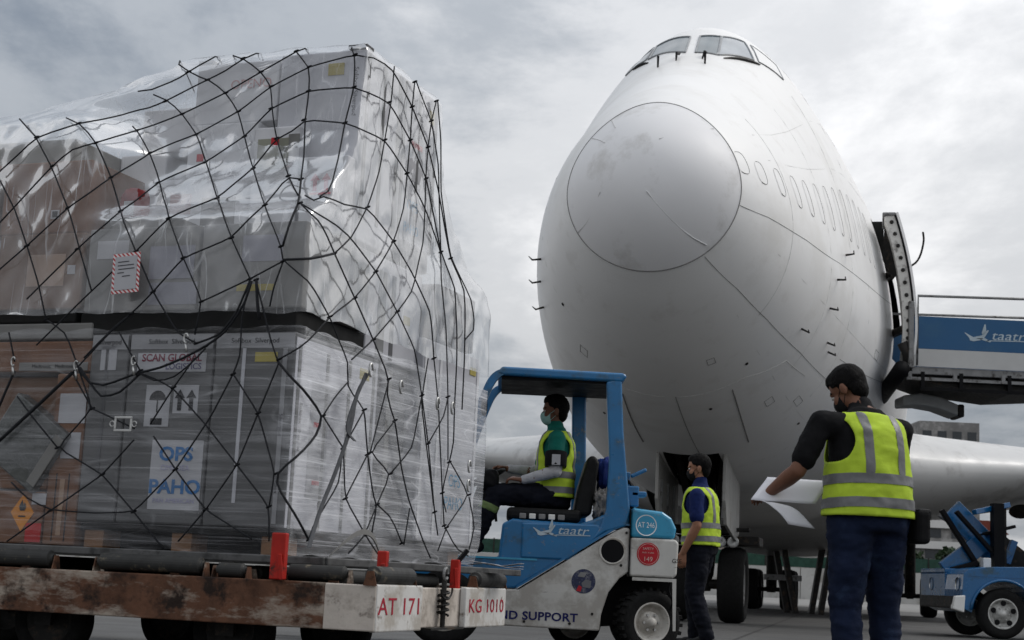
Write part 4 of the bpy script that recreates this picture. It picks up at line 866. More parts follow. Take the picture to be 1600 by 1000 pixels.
# ---------------------------------------------------------------- net
CORD = mat('black_net_cord', (.016, .017, .02), .7, 0, .3, 30, .4, 200)
HOOK = mat('bright_hook_steel', (.45, .45, .44), .35, .9)
NET=[(1,[(1.389,0.403,3.238),(1.308,0.436,3.25),(1.263,0.454,3.283),(1.212,0.467,3.302),(1.154,0.469,3.324),(1.098,0.471,3.359),(1.052,0.492,3.397),(1.003,0.507,3.427),(0.954,0.523,3.46)]),
(1,[(1.961,-0.036,2.658),(1.918,-0.029,2.699),(1.875,-0.023,2.739),(1.831,-0.019,2.778),(1.788,-0.013,2.821),(1.751,0.002,2.866),(1.653,0.013,2.894),(1.602,0.019,2.908),(1.55,0.025,2.923),(1.498,0.034,2.94),(1.447,0.069,2.959),(1.417,0.128,2.985),(1.409,0.21,3.024),(1.419,0.317,3.07),(1.425,0.406,3.116),(1.4,0.452,3.143),(1.356,0.47,3.153),(1.305,0.479,3.173),(1.252,0.485,3.194),(1.199,0.49,3.218),(1.146,0.494,3.243),(1.093,0.498,3.267),(1.04,0.502,3.291),(0.986,0.503,3.312),(0.928,0.504,3.335),(0.868,0.501,3.356),(0.812,0.499,3.388),(0.762,0.507,3.426),(0.671,0.521,3.456)]),
(1,[(1.902,-0.062,2.35),(1.862,-0.061,2.391),(1.821,-0.059,2.432),(1.782,-0.058,2.472),(1.742,-0.056,2.513),(1.704,-0.052,2.555),(1.667,-0.046,2.597),(1.632,-0.039,2.639),(1.596,-0.032,2.681),(1.541,-0.025,2.729),(1.484,-0.019,2.777),(1.414,-0.014,2.789),(1.357,0.016,2.814),(1.331,0.075,2.849),(1.32,0.149,2.888),(1.313,0.23,2.928),(1.301,0.305,2.967),(1.287,0.366,3.001),(1.277,0.432,3.036),(1.248,0.471,3.066),(1.188,0.477,3.086),(1.124,0.48,3.107),(1.069,0.482,3.129),(1.014,0.484,3.151),(0.959,0.486,3.174),(0.905,0.489,3.197),(0.851,0.493,3.22),(0.798,0.497,3.25),(0.745,0.501,3.278),(0.691,0.503,3.305),(0.636,0.505,3.334),(0.582,0.507,3.361),(0.528,0.509,3.387),(0.474,0.511,3.413),(0.422,0.517,3.446),(0.364,0.523,3.458)]),
(1,[(1.869,-0.062,2.086),(1.825,-0.062,2.12),(1.78,-0.062,2.154),(1.736,-0.062,2.188),(1.691,-0.062,2.222),(1.65,-0.062,2.256),(1.608,-0.062,2.29),(1.567,-0.062,2.324),(1.525,-0.062,2.359),(1.485,-0.061,2.393),(1.445,-0.059,2.428),(1.397,-0.053,2.461),(1.353,-0.038,2.497),(1.319,-0.011,2.537),(1.293,0.023,2.58),(1.271,0.063,2.624),(1.252,0.104,2.662),(1.235,0.148,2.7),(1.218,0.192,2.737),(1.2,0.237,2.776),(1.186,0.285,2.821),(1.174,0.356,2.865),(1.159,0.421,2.906),(1.123,0.447,2.932),(1.065,0.455,2.952),(1.005,0.46,2.971),(0.953,0.464,2.996),(0.901,0.467,3.021),(0.85,0.471,3.047),(0.798,0.475,3.072),(0.747,0.478,3.097),(0.699,0.482,3.131),(0.651,0.485,3.167),(0.603,0.49,3.203),(0.556,0.496,3.238),(0.498,0.499,3.264),(0.44,0.502,3.29),(0.381,0.504,3.315),(0.323,0.505,3.341),(0.266,0.506,3.351),(0.21,0.507,3.362),(0.153,0.508,3.372),(0.097,0.509,3.382),(0.042,0.51,3.392),(-0.047,0.592,3.396),(-0.047,0.706,3.397),(-0.047,0.822,3.398),(-0.047,0.893,3.366),(-0.047,0.964,3.334),(-0.047,1.036,3.302),(-0.047,1.11,3.269),(-0.047,1.174,3.226),(-0.047,1.238,3.183),(-0.047,1.304,3.139),(-0.047,1.37,3.095),(-0.047,1.416,3.041),(-0.047,1.463,2.986),(-0.047,1.51,2.931),(-0.047,1.557,2.875),(-0.047,1.593,2.818),(-0.048,1.627,2.76),(-0.049,1.659,2.702),(-0.051,1.69,2.643),(-0.053,1.721,2.593),(-0.054,1.752,2.542),(-0.056,1.781,2.492),(-0.066,1.841,2.44),(-0.077,1.899,2.383),(-0.084,1.968,2.329),(-0.097,1.96,2.214),(-0.099,1.963,2.149),(-0.102,1.964,2.083),(-0.104,1.964,2.018),(-0.106,1.967,1.953),(-0.106,1.973,1.888),(-0.106,1.973,1.823),(-0.106,1.973,1.758),(-0.106,1.974,1.693),(-0.106,1.974,1.629),(-0.106,1.975,1.564)]),
(1,[(1.656,-0.062,1.922),(1.612,-0.062,1.961),(1.569,-0.062,2.0),(1.526,-0.062,2.039),(1.483,-0.062,2.078),(1.44,-0.061,2.116),(1.398,-0.06,2.155),(1.356,-0.059,2.194),(1.317,-0.057,2.229),(1.282,-0.05,2.264),(1.246,-0.04,2.298),(1.211,-0.03,2.332),(1.177,-0.013,2.374),(1.169,0.038,2.422),(1.165,0.1,2.468),(1.15,0.143,2.506),(1.131,0.179,2.549),(1.113,0.22,2.593),(1.099,0.264,2.638),(1.07,0.303,2.672),(1.031,0.333,2.702),(0.986,0.357,2.729),(0.938,0.376,2.755),(0.887,0.392,2.78),(0.847,0.404,2.808),(0.803,0.413,2.84),(0.761,0.424,2.872),(0.72,0.438,2.905),(0.678,0.45,2.936),(0.646,0.462,2.977),(0.609,0.467,3.018),(0.572,0.473,3.061),(0.536,0.479,3.102),(0.479,0.482,3.124),(0.422,0.483,3.146),(0.366,0.486,3.169),(0.31,0.489,3.192),(0.253,0.489,3.192),(0.195,0.489,3.193),(0.138,0.489,3.193),(0.082,0.489,3.193),(0.025,0.49,3.194),(-0.044,0.529,3.17),(-0.047,0.662,3.183),(-0.047,0.798,3.198),(-0.047,0.875,3.165),(-0.047,0.952,3.132),(-0.047,1.031,3.098),(-0.047,1.111,3.064),(-0.047,1.174,3.023),(-0.047,1.238,2.982),(-0.047,1.303,2.94),(-0.047,1.368,2.898),(-0.047,1.403,2.85),(-0.047,1.437,2.801),(-0.048,1.47,2.752),(-0.049,1.503,2.702),(-0.05,1.534,2.652),(-0.052,1.566,2.601),(-0.053,1.599,2.551),(-0.055,1.631,2.5),(-0.062,1.676,2.454),(-0.071,1.716,2.404),(-0.078,1.762,2.355),(-0.085,1.811,2.307),(-0.093,1.806,2.248),(-0.096,1.812,2.191),(-0.098,1.822,2.136),(-0.1,1.831,2.081),(-0.102,1.84,2.026),(-0.103,1.846,1.948),(-0.104,1.855,1.871),(-0.104,1.856,1.806),(-0.104,1.856,1.742),(-0.104,1.857,1.678),(-0.104,1.857,1.614),(-0.104,1.858,1.55),(-0.104,1.863,1.482),(-0.104,1.869,1.414),(-0.104,1.875,1.346),(-0.104,1.849,1.284),(-0.103,1.823,1.223)]),
(1,[(1.561,-0.062,1.665),(1.52,-0.062,1.703),(1.479,-0.061,1.74),(1.438,-0.061,1.777),(1.398,-0.06,1.814),(1.357,-0.061,1.851),(1.316,-0.061,1.888),(1.274,-0.062,1.925),(1.231,-0.062,1.962),(1.188,-0.061,1.999),(1.145,-0.061,2.036),(1.103,-0.06,2.073),(1.062,-0.059,2.105),(1.021,-0.058,2.136),(0.98,-0.058,2.168),(0.943,-0.057,2.203),(0.908,-0.053,2.242),(0.878,-0.041,2.28),(0.85,-0.028,2.318),(0.819,-0.019,2.354),(0.772,0.003,2.385),(0.74,0.045,2.417),(0.721,0.106,2.453),(0.696,0.158,2.485),(0.656,0.182,2.508),(0.627,0.203,2.544),(0.602,0.232,2.586),(0.58,0.267,2.628),(0.562,0.306,2.671),(0.542,0.344,2.713),(0.533,0.383,2.766),(0.513,0.405,2.811),(0.487,0.42,2.86),(0.464,0.44,2.91),(0.369,0.453,2.944),(0.313,0.466,3.016),(0.247,0.465,3.007),(0.182,0.464,2.998),(0.117,0.464,2.989),(0.052,0.462,2.981),(-0.011,0.464,2.956),(-0.047,0.541,2.945),(-0.047,0.655,2.955),(-0.047,0.771,2.966),(-0.047,0.85,2.939),(-0.047,0.93,2.912),(-0.047,1.012,2.884),(-0.047,1.094,2.856),(-0.047,1.163,2.822),(-0.047,1.232,2.787),(-0.048,1.302,2.752),(-0.048,1.371,2.716),(-0.05,1.423,2.673),(-0.051,1.474,2.631),(-0.052,1.526,2.587),(-0.053,1.579,2.544),(-0.055,1.631,2.5),(-0.069,1.61,2.415),(-0.079,1.598,2.329),(-0.09,1.604,2.246),(-0.093,1.626,2.175),(-0.096,1.65,2.107),(-0.098,1.673,2.038),(-0.1,1.682,1.977),(-0.101,1.692,1.917),(-0.101,1.704,1.857),(-0.101,1.716,1.797),(-0.102,1.728,1.737),(-0.102,1.74,1.677),(-0.102,1.752,1.617),(-0.102,1.759,1.562),(-0.102,1.766,1.507),(-0.102,1.774,1.452),(-0.103,1.781,1.397),(-0.103,1.788,1.342),(-0.103,1.795,1.288),(-0.103,1.802,1.233)]),
(1,[(1.313,-0.058,1.514),(1.277,-0.058,1.55),(1.241,-0.057,1.587),(1.205,-0.057,1.623),(1.169,-0.057,1.659),(1.133,-0.057,1.695),(1.097,-0.057,1.731),(1.056,-0.057,1.763),(1.014,-0.058,1.796),(0.973,-0.059,1.829),(0.931,-0.06,1.867),(0.888,-0.061,1.905),(0.847,-0.062,1.944),(0.813,-0.062,1.98),(0.78,-0.061,2.016),(0.746,-0.06,2.052),(0.713,-0.059,2.088),(0.68,-0.059,2.124),(0.624,-0.058,2.143),(0.567,-0.058,2.163),(0.511,-0.057,2.183),(0.455,-0.057,2.203),(0.399,-0.056,2.222),(0.363,-0.045,2.27),(0.33,-0.029,2.315),(0.294,-0.018,2.357),(0.275,0.048,2.419),(0.31,0.163,2.489),(0.3,0.198,2.534),(0.285,0.231,2.585),(0.278,0.277,2.639),(0.183,0.251,2.609)]),
(1,[(1.249,-0.057,1.594),(1.205,-0.057,1.636),(1.161,-0.057,1.678),(1.116,-0.057,1.72),(1.072,-0.057,1.761),(1.022,-0.058,1.795),(0.973,-0.059,1.829)]),
(1,[(0.544,-0.061,1.886),(0.487,-0.061,1.908),(0.431,-0.062,1.931),(0.376,-0.062,1.953),(0.321,-0.062,1.976),(0.266,-0.061,1.999),(0.219,-0.061,2.021),(0.172,-0.06,2.044),(0.126,-0.06,2.066),(0.079,-0.059,2.088)]),
(1,[(1.927,0.055,3.0),(1.843,0.028,2.932),(1.757,0.004,2.871),(1.702,-0.017,2.802),(1.657,-0.023,2.744),(1.61,-0.031,2.686),(1.574,-0.04,2.633),(1.539,-0.048,2.58),(1.505,-0.055,2.528),(1.475,-0.058,2.477),(1.445,-0.059,2.428),(1.418,-0.06,2.369),(1.394,-0.056,2.31),(1.37,-0.056,2.254),(1.343,-0.059,2.193),(1.317,-0.059,2.135),(1.29,-0.06,2.076),(1.263,-0.061,2.018),(1.237,-0.062,1.959)]),
(1,[(1.955,-0.04,2.634),(1.912,-0.048,2.581),(1.871,-0.055,2.529),(1.833,-0.058,2.477),(1.796,-0.06,2.428),(1.769,-0.062,2.375),(1.743,-0.062,2.324),(1.717,-0.062,2.273),(1.691,-0.062,2.222),(1.667,-0.062,2.172),(1.643,-0.062,2.121),(1.619,-0.062,2.071),(1.595,-0.062,2.021),(1.575,-0.062,1.967),(1.555,-0.062,1.913),(1.535,-0.062,1.86),(1.515,-0.062,1.806)]),
(1,[(1.597,0.046,2.982),(1.49,0.036,2.94),(1.418,0.02,2.876),(1.357,0.016,2.814),(1.333,0.028,2.762),(1.313,0.042,2.717),(1.292,0.054,2.671),(1.271,0.063,2.624),(1.251,0.066,2.574),(1.231,0.07,2.524),(1.212,0.071,2.476),(1.169,0.038,2.422),(1.102,-0.021,2.343),(1.056,-0.04,2.286),(1.013,-0.056,2.223),(0.98,-0.058,2.168),(0.947,-0.059,2.112),(0.913,-0.06,2.055),(0.879,-0.061,1.999),(0.847,-0.062,1.944),(0.812,-0.061,1.898),(0.777,-0.06,1.853),(0.743,-0.058,1.808),(0.709,-0.057,1.763),(0.674,-0.057,1.719),(0.615,-0.057,1.692),(0.556,-0.057,1.666)]),
(1,[(1.323,0.29,2.989),(1.302,0.307,2.97),(1.245,0.295,2.898),(1.186,0.285,2.821),(1.161,0.293,2.761),(1.133,0.295,2.706),(1.095,0.272,2.644),(1.046,0.226,2.579),(0.999,0.186,2.515),(0.903,0.083,2.44),(0.819,-0.019,2.354),(0.779,-0.036,2.297),(0.739,-0.054,2.236),(0.709,-0.058,2.177),(0.68,-0.059,2.124),(0.652,-0.06,2.077),(0.625,-0.061,2.031),(0.597,-0.062,1.984),(0.57,-0.062,1.938),(0.544,-0.061,1.892),(0.554,-0.059,1.832),(0.563,-0.057,1.771),(0.572,-0.057,1.711)]),
(1,[(1.309,0.443,3.226),(1.236,0.487,3.201),(1.182,0.484,3.156),(1.124,0.48,3.107),(1.062,0.469,3.038),(1.0,0.46,2.971),(0.961,0.439,2.909),(0.919,0.413,2.841),(0.879,0.391,2.779),(0.824,0.343,2.713),(0.76,0.279,2.641),(0.702,0.221,2.571),(0.656,0.182,2.508),(0.542,0.05,2.421),(0.474,-0.022,2.339),(0.435,-0.04,2.283),(0.399,-0.056,2.222),(0.365,-0.058,2.166),(0.332,-0.059,2.111),(0.299,-0.06,2.056),(0.266,-0.061,2.002)]),
(1,[(1.213,0.505,3.422),(1.089,0.471,3.356),(1.033,0.493,3.325),(0.977,0.503,3.312),(0.915,0.5,3.267),(0.851,0.493,3.22),(0.798,0.484,3.157),(0.747,0.478,3.097),(0.714,0.466,3.015),(0.678,0.45,2.936),(0.636,0.42,2.861),(0.599,0.397,2.79),(0.542,0.344,2.713),(0.479,0.278,2.64),(0.422,0.219,2.568),(0.377,0.179,2.504),(0.275,0.048,2.419),(0.207,-0.022,2.338),(0.166,-0.041,2.281),(0.128,-0.056,2.22),(0.098,-0.058,2.167),(0.079,-0.059,2.088)]),
(1,[(0.857,0.521,3.455),(0.753,0.507,3.423),(0.697,0.509,3.378),(0.636,0.505,3.334),(0.597,0.502,3.286),(0.556,0.496,3.238),(0.543,0.486,3.169),(0.531,0.479,3.102),(0.511,0.469,3.037),(0.492,0.461,2.974),(0.464,0.44,2.91),(0.426,0.414,2.844),(0.391,0.394,2.783),(0.339,0.344,2.714),(0.278,0.277,2.639),(0.209,0.215,2.562),(0.15,0.173,2.497)]),
(1,[(0.436,0.52,3.452),(0.378,0.51,3.392),(0.323,0.505,3.341),(0.316,0.5,3.267),(0.306,0.489,3.191),(0.306,0.482,3.132),(0.306,0.475,3.075),(0.305,0.466,3.016),(0.299,0.459,2.964),(0.285,0.438,2.906),(0.27,0.415,2.846),(0.257,0.397,2.79),(0.228,0.338,2.707),(0.186,0.255,2.614)]),
(1,[(0.074,0.512,3.429),(0.042,0.51,3.392),(0.037,0.505,3.326),(0.032,0.499,3.261),(0.025,0.49,3.194),(0.032,0.484,3.14),(0.039,0.478,3.088),(0.045,0.469,3.033),(0.052,0.462,2.981),(0.05,0.446,2.925),(0.044,0.422,2.865),(0.042,0.404,2.807),(0.03,0.372,2.748),(0.009,0.306,2.668),(-0.013,0.244,2.587),(-0.02,0.201,2.513),(0.01,0.152,2.479)]),
(1,[(-0.047,0.836,3.426),(-0.047,0.833,3.371),(-0.047,0.83,3.316),(-0.047,0.826,3.261),(-0.047,0.823,3.206),(-0.047,0.81,3.145),(-0.047,0.797,3.085),(-0.047,0.784,3.025),(-0.047,0.771,2.966),(-0.047,0.755,2.897),(-0.047,0.74,2.829),(-0.047,0.724,2.761),(-0.048,0.694,2.703),(-0.048,0.664,2.645),(-0.049,0.634,2.587),(-0.049,0.605,2.531),(-0.052,0.54,2.459),(-0.061,0.468,2.383),(-0.066,0.404,2.311),(-0.071,0.301,2.245),(-0.071,0.209,2.182)]),
(1,[(-0.047,1.125,3.428),(-0.047,1.117,3.348),(-0.047,1.11,3.269),(-0.047,1.11,3.2),(-0.047,1.11,3.132),(-0.047,1.111,3.064),(-0.047,1.105,2.995),(-0.047,1.1,2.925),(-0.047,1.094,2.856),(-0.047,1.089,2.784),(-0.048,1.082,2.711),(-0.049,1.074,2.639),(-0.05,1.035,2.563),(-0.052,0.995,2.489),(-0.063,0.936,2.41),(-0.069,0.853,2.332),(-0.077,0.769,2.256),(-0.079,0.698,2.183),(-0.078,0.619,2.117),(-0.077,0.542,2.053),(-0.077,0.466,1.99),(-0.075,0.377,1.939),(-0.073,0.29,1.89),(-0.072,0.205,1.842),(-0.07,0.137,1.789),(-0.069,0.071,1.736),(-0.064,0.011,1.686),(-0.04,-0.036,1.64),(0.009,-0.055,1.608),(0.062,-0.057,1.579)]),
(1,[(-0.047,1.453,3.413),(-0.047,1.424,3.34),(-0.047,1.395,3.268),(-0.047,1.382,3.181),(-0.047,1.37,3.095),(-0.047,1.366,3.028),(-0.047,1.363,2.962),(-0.047,1.359,2.896),(-0.047,1.365,2.828),(-0.048,1.37,2.761),(-0.049,1.373,2.693),(-0.051,1.369,2.626),(-0.052,1.366,2.559),(-0.054,1.362,2.493),(-0.063,1.316,2.427),(-0.072,1.273,2.36),(-0.079,1.237,2.294),(-0.086,1.2,2.225),(-0.086,1.177,2.162),(-0.086,1.084,2.086),(-0.086,0.994,2.011),(-0.086,0.921,1.957),(-0.084,0.85,1.905),(-0.083,0.781,1.853),(-0.082,0.713,1.802),(-0.08,0.632,1.752),(-0.079,0.553,1.703),(-0.077,0.475,1.655)]),
(1,[(-0.045,1.144,3.442),(-0.047,1.204,3.393),(-0.047,1.267,3.352),(-0.047,1.331,3.31),(-0.047,1.395,3.268),(-0.047,1.43,3.209),(-0.047,1.465,3.151),(-0.047,1.5,3.091),(-0.047,1.536,3.032),(-0.047,1.547,2.976),(-0.047,1.558,2.92),(-0.047,1.569,2.864),(-0.047,1.58,2.808),(-0.048,1.589,2.751),(-0.049,1.597,2.694),(-0.051,1.608,2.629),(-0.053,1.619,2.564),(-0.055,1.631,2.5)]),
(1,[(-0.047,1.472,3.419),(-0.047,1.493,3.361),(-0.047,1.513,3.304),(-0.047,1.534,3.246),(-0.047,1.554,3.189),(-0.047,1.563,3.125),(-0.047,1.572,3.062),(-0.047,1.58,2.999),(-0.047,1.589,2.936),(-0.047,1.598,2.873),(-0.047,1.625,2.822),(-0.048,1.651,2.77),(-0.049,1.675,2.718),(-0.051,1.699,2.666),(-0.052,1.726,2.612),(-0.054,1.754,2.558),(-0.055,1.781,2.504),(-0.063,1.848,2.455),(-0.074,1.906,2.4),(-0.083,1.99,2.341),(-0.092,2.072,2.283),(-0.099,2.085,2.217),(-0.101,2.109,2.157),(-0.104,2.133,2.096),(-0.105,1.971,2.007)]),
(1,[(0.106,0.169,2.494),(-0.009,0.057,2.42),(0.006,0.181,2.5),(-0.047,0.218,2.473),(-0.05,0.321,2.473),(-0.049,0.462,2.499),(-0.049,0.605,2.527),(-0.05,0.691,2.5),(-0.053,0.774,2.472),(-0.057,0.855,2.442),(-0.063,0.936,2.41),(-0.067,0.994,2.376),(-0.071,1.055,2.342),(-0.075,1.116,2.309),(-0.08,1.175,2.274),(-0.086,1.233,2.228),(-0.088,1.299,2.182),(-0.09,1.367,2.137),(-0.092,1.434,2.091),(-0.094,1.452,2.037),(-0.096,1.47,1.984),(-0.097,1.485,1.929),(-0.097,1.502,1.874),(-0.097,1.518,1.82)]),
(1,[(0.067,0.052,2.422),(-0.01,0.007,2.38),(-0.054,0.047,2.352),(-0.059,0.131,2.346),(-0.061,0.22,2.342),(-0.065,0.374,2.315),(-0.069,0.451,2.284),(-0.074,0.53,2.251),(-0.077,0.612,2.218),(-0.079,0.698,2.186),(-0.08,0.755,2.152),(-0.081,0.812,2.118),(-0.083,0.869,2.084),(-0.084,0.927,2.049),(-0.086,0.985,2.013),(-0.088,1.049,1.969),(-0.089,1.114,1.923),(-0.091,1.18,1.878),(-0.092,1.247,1.832),(-0.093,1.273,1.781),(-0.093,1.299,1.73),(-0.094,1.325,1.679),(-0.094,1.351,1.628),(-0.095,1.378,1.577),(-0.095,1.403,1.523),(-0.096,1.428,1.469),(-0.096,1.453,1.414),(-0.097,1.478,1.36),(-0.097,1.504,1.305),(-0.098,1.524,1.249),(-0.098,1.545,1.192),(-0.098,1.567,1.136),(-0.097,1.589,1.079),(-0.097,1.612,1.022),(-0.096,1.635,0.966),(-0.096,1.658,0.909),(-0.095,1.692,0.842),(-0.095,1.727,0.774)]),
(1,[(0.067,0.052,2.422),(-0.017,-0.008,2.356),(-0.056,0.041,2.322),(-0.063,0.081,2.288),(-0.067,0.125,2.255),(-0.07,0.165,2.218),(-0.071,0.209,2.182),(-0.072,0.259,2.145),(-0.073,0.311,2.107),(-0.074,0.362,2.068),(-0.075,0.414,2.029),(-0.077,0.466,1.99),(-0.078,0.515,1.953),(-0.079,0.563,1.916),(-0.08,0.613,1.878),(-0.081,0.663,1.84),(-0.082,0.713,1.802),(-0.083,0.768,1.756),(-0.084,0.824,1.71),(-0.085,0.881,1.663),(-0.086,0.938,1.615),(-0.086,0.911,1.517),(-0.087,0.976,1.454),(-0.088,1.042,1.391),(-0.089,1.066,1.339),(-0.089,1.089,1.288),(-0.09,1.113,1.236),(-0.09,1.137,1.184),(-0.09,1.162,1.132),(-0.09,1.201,1.075),(-0.09,1.242,1.018),(-0.09,1.283,0.961),(-0.09,1.342,0.904),(-0.091,1.401,0.847),(-0.091,1.461,0.79),(-0.09,1.525,0.731),(-0.083,1.602,0.683),(-0.075,1.683,0.636)]),
(1,[(0.076,-0.059,2.092),(0.031,-0.059,2.056),(-0.014,-0.053,2.021),(-0.054,-0.023,1.99),(-0.067,0.026,1.95),(-0.069,0.084,1.913),(-0.071,0.144,1.876),(-0.072,0.205,1.838),(-0.073,0.265,1.784),(-0.074,0.326,1.729),(-0.075,0.383,1.683),(-0.076,0.441,1.636),(-0.076,0.442,1.571),(-0.076,0.444,1.506),(-0.078,0.515,1.473),(-0.079,0.586,1.441),(-0.081,0.659,1.407),(-0.081,0.673,1.36),(-0.081,0.687,1.312),(-0.081,0.701,1.265),(-0.082,0.716,1.217),(-0.082,0.73,1.169),(-0.082,0.756,1.114),(-0.082,0.781,1.058),(-0.082,0.808,1.002),(-0.082,0.834,0.946),(-0.083,0.887,0.907),(-0.082,0.872,0.85),(-0.081,0.857,0.793),(-0.08,0.844,0.735)]),
(1.6,[(0.076,-0.059,2.095),(0.005,-0.056,2.097),(-0.059,-0.008,2.106),(-0.069,0.094,2.142),(-0.071,0.209,2.182)]),
(1.4,[(0.09,-0.058,2.167),(0.077,-0.056,2.216),(0.071,-0.044,2.273),(0.067,-0.025,2.327),(0.065,0.035,2.411),(0.151,0.189,2.519),(0.183,0.251,2.609)]),
(1,[(0.079,-0.059,2.088),(0.093,-0.06,2.043),(0.108,-0.061,1.997),(0.123,-0.062,1.951),(0.13,-0.061,1.901),(0.138,-0.06,1.851)]),
(1.6,[(0.068,-0.057,1.566),(0.023,-0.056,1.52),(-0.021,-0.047,1.475),(-0.059,-0.007,1.433),(-0.068,0.056,1.395),(-0.07,0.128,1.357),(-0.072,0.201,1.32),(-0.071,0.174,1.267),(-0.071,0.148,1.214),(-0.069,0.087,1.17),(-0.067,0.028,1.126),(-0.053,-0.021,1.085),(-0.015,-0.051,1.042),(0.028,-0.058,1.001),(0.027,-0.059,0.953),(-0.002,-0.056,0.906),(-0.034,-0.044,0.859),(-0.058,-0.015,0.813),(-0.067,0.031,0.77),(-0.068,0.088,0.725),(-0.065,0.152,0.682)]),
(1,[(-0.072,0.201,1.32),(-0.073,0.259,1.377),(-0.074,0.317,1.434),(-0.075,0.385,1.484),(-0.077,0.455,1.535)]),
(1,[(-0.081,0.659,1.407),(-0.08,0.605,1.349),(-0.079,0.551,1.291),(-0.078,0.498,1.233),(-0.076,0.446,1.177),(-0.077,0.458,1.124),(-0.077,0.47,1.072),(-0.076,0.482,1.019),(-0.076,0.494,0.966),(-0.076,0.507,0.914),(-0.077,0.572,0.869),(-0.078,0.638,0.825),(-0.079,0.705,0.779),(-0.078,0.775,0.732),(-0.075,0.852,0.692),(-0.07,0.932,0.653),(-0.067,1.012,0.614)]),
(1,[(-0.076,0.446,1.177),(-0.075,0.384,1.213),(-0.074,0.322,1.249),(-0.073,0.261,1.285),(-0.072,0.201,1.32)]),
(1,[(-0.088,1.042,1.391),(-0.087,0.97,1.338),(-0.085,0.898,1.285),(-0.084,0.828,1.233),(-0.083,0.759,1.182),(-0.084,0.847,1.152),(-0.086,0.936,1.12),(-0.087,1.027,1.088),(-0.086,0.98,1.027),(-0.084,0.933,0.966),(-0.083,0.887,0.907),(-0.081,0.842,0.844),(-0.08,0.796,0.783),(-0.077,0.756,0.72),(-0.07,0.682,0.674),(-0.064,0.609,0.629)]),
(1,[(-0.082,0.73,1.169),(-0.081,0.684,1.117),(-0.08,0.639,1.065),(-0.078,0.594,1.014),(-0.077,0.55,0.964),(-0.076,0.507,0.914)]),
(1,[(-0.076,0.439,1.173),(-0.076,0.434,1.111),(-0.076,0.429,1.05),(-0.075,0.423,0.989),(-0.074,0.371,0.939),(-0.073,0.319,0.89),(-0.072,0.268,0.841),(-0.071,0.218,0.793),(-0.07,0.168,0.745),(-0.065,0.152,0.682)]),
(1,[(-0.083,0.759,1.182),(-0.083,0.781,1.235),(-0.083,0.803,1.288),(-0.084,0.825,1.342),(-0.084,0.847,1.396),(-0.085,0.87,1.45),(-0.085,0.892,1.505),(-0.086,0.915,1.56),(-0.086,0.938,1.615)]),
(1,[(-0.083,0.887,0.907),(-0.085,1.065,0.853),(-0.086,1.122,0.806),(-0.086,1.179,0.758),(-0.082,1.246,0.708)]),
(1,[(-0.09,1.308,0.911),(-0.089,1.297,0.858),(-0.088,1.286,0.805),(-0.087,1.276,0.751),(-0.081,1.276,0.697)]),
(1,[(-0.095,1.378,1.577),(-0.094,1.36,1.512),(-0.094,1.342,1.448),(-0.094,1.324,1.384),(-0.093,1.306,1.321),(-0.093,1.289,1.258),(-0.091,1.199,1.2),(-0.089,1.112,1.144),(-0.087,1.027,1.088)]),
(1,[(-0.097,1.504,1.305),(-0.098,1.572,1.367),(-0.1,1.641,1.43),(-0.101,1.711,1.494),(-0.102,1.731,1.555),(-0.102,1.752,1.617)]),
(1,[(-0.097,1.518,1.82),(-0.098,1.538,1.767),(-0.098,1.558,1.713),(-0.099,1.578,1.66),(-0.099,1.598,1.607),(-0.099,1.618,1.553),(-0.1,1.632,1.495),(-0.1,1.646,1.437),(-0.1,1.66,1.379),(-0.1,1.674,1.321),(-0.101,1.688,1.263),(-0.101,1.702,1.204),(-0.101,1.717,1.146),(-0.1,1.733,1.088),(-0.1,1.749,1.03),(-0.099,1.77,0.965),(-0.098,1.791,0.901),(-0.097,1.811,0.836)]),
(1,[(-0.096,1.437,1.807),(-0.096,1.421,1.739),(-0.095,1.406,1.67),(-0.095,1.39,1.602),(-0.095,1.375,1.535),(-0.095,1.397,1.483),(-0.096,1.42,1.432),(-0.096,1.442,1.38),(-0.096,1.465,1.328),(-0.097,1.487,1.276),(-0.097,1.51,1.224),(-0.098,1.533,1.172),(-0.097,1.558,1.119),(-0.097,1.582,1.067),(-0.097,1.607,1.014),(-0.096,1.632,0.961),(-0.096,1.658,0.909)]),
(1,[(-0.104,1.842,1.224),(-0.105,1.919,1.181),(-0.106,1.997,1.136),(-0.107,2.077,1.091),(-0.107,2.159,1.046),(-0.105,2.081,0.99),(-0.102,2.003,0.934),(-0.1,1.927,0.88),(-0.097,1.851,0.826)]),
(1,[(-0.103,1.823,1.223),(-0.102,1.794,1.158),(-0.101,1.767,1.093),(-0.099,1.74,1.029),(-0.099,1.783,0.974),(-0.099,1.826,0.918)]),
(1,[(-0.107,2.161,1.034),(-0.106,2.204,0.972),(-0.106,2.246,0.91),(-0.105,2.289,0.847),(-0.103,2.254,0.777),(-0.096,2.233,0.705)]),
(1,[(-0.097,1.811,0.836),(-0.098,1.883,0.792),(-0.097,1.956,0.745),(-0.092,2.044,0.698),(-0.087,2.249,0.665)]),
(1,[(-0.097,1.851,0.826),(-0.095,1.796,0.753),(-0.085,1.762,0.681)]),
(1,[(1.753,-0.062,1.738),(1.733,-0.062,1.684),(1.714,-0.062,1.629),(1.694,-0.062,1.575)]),
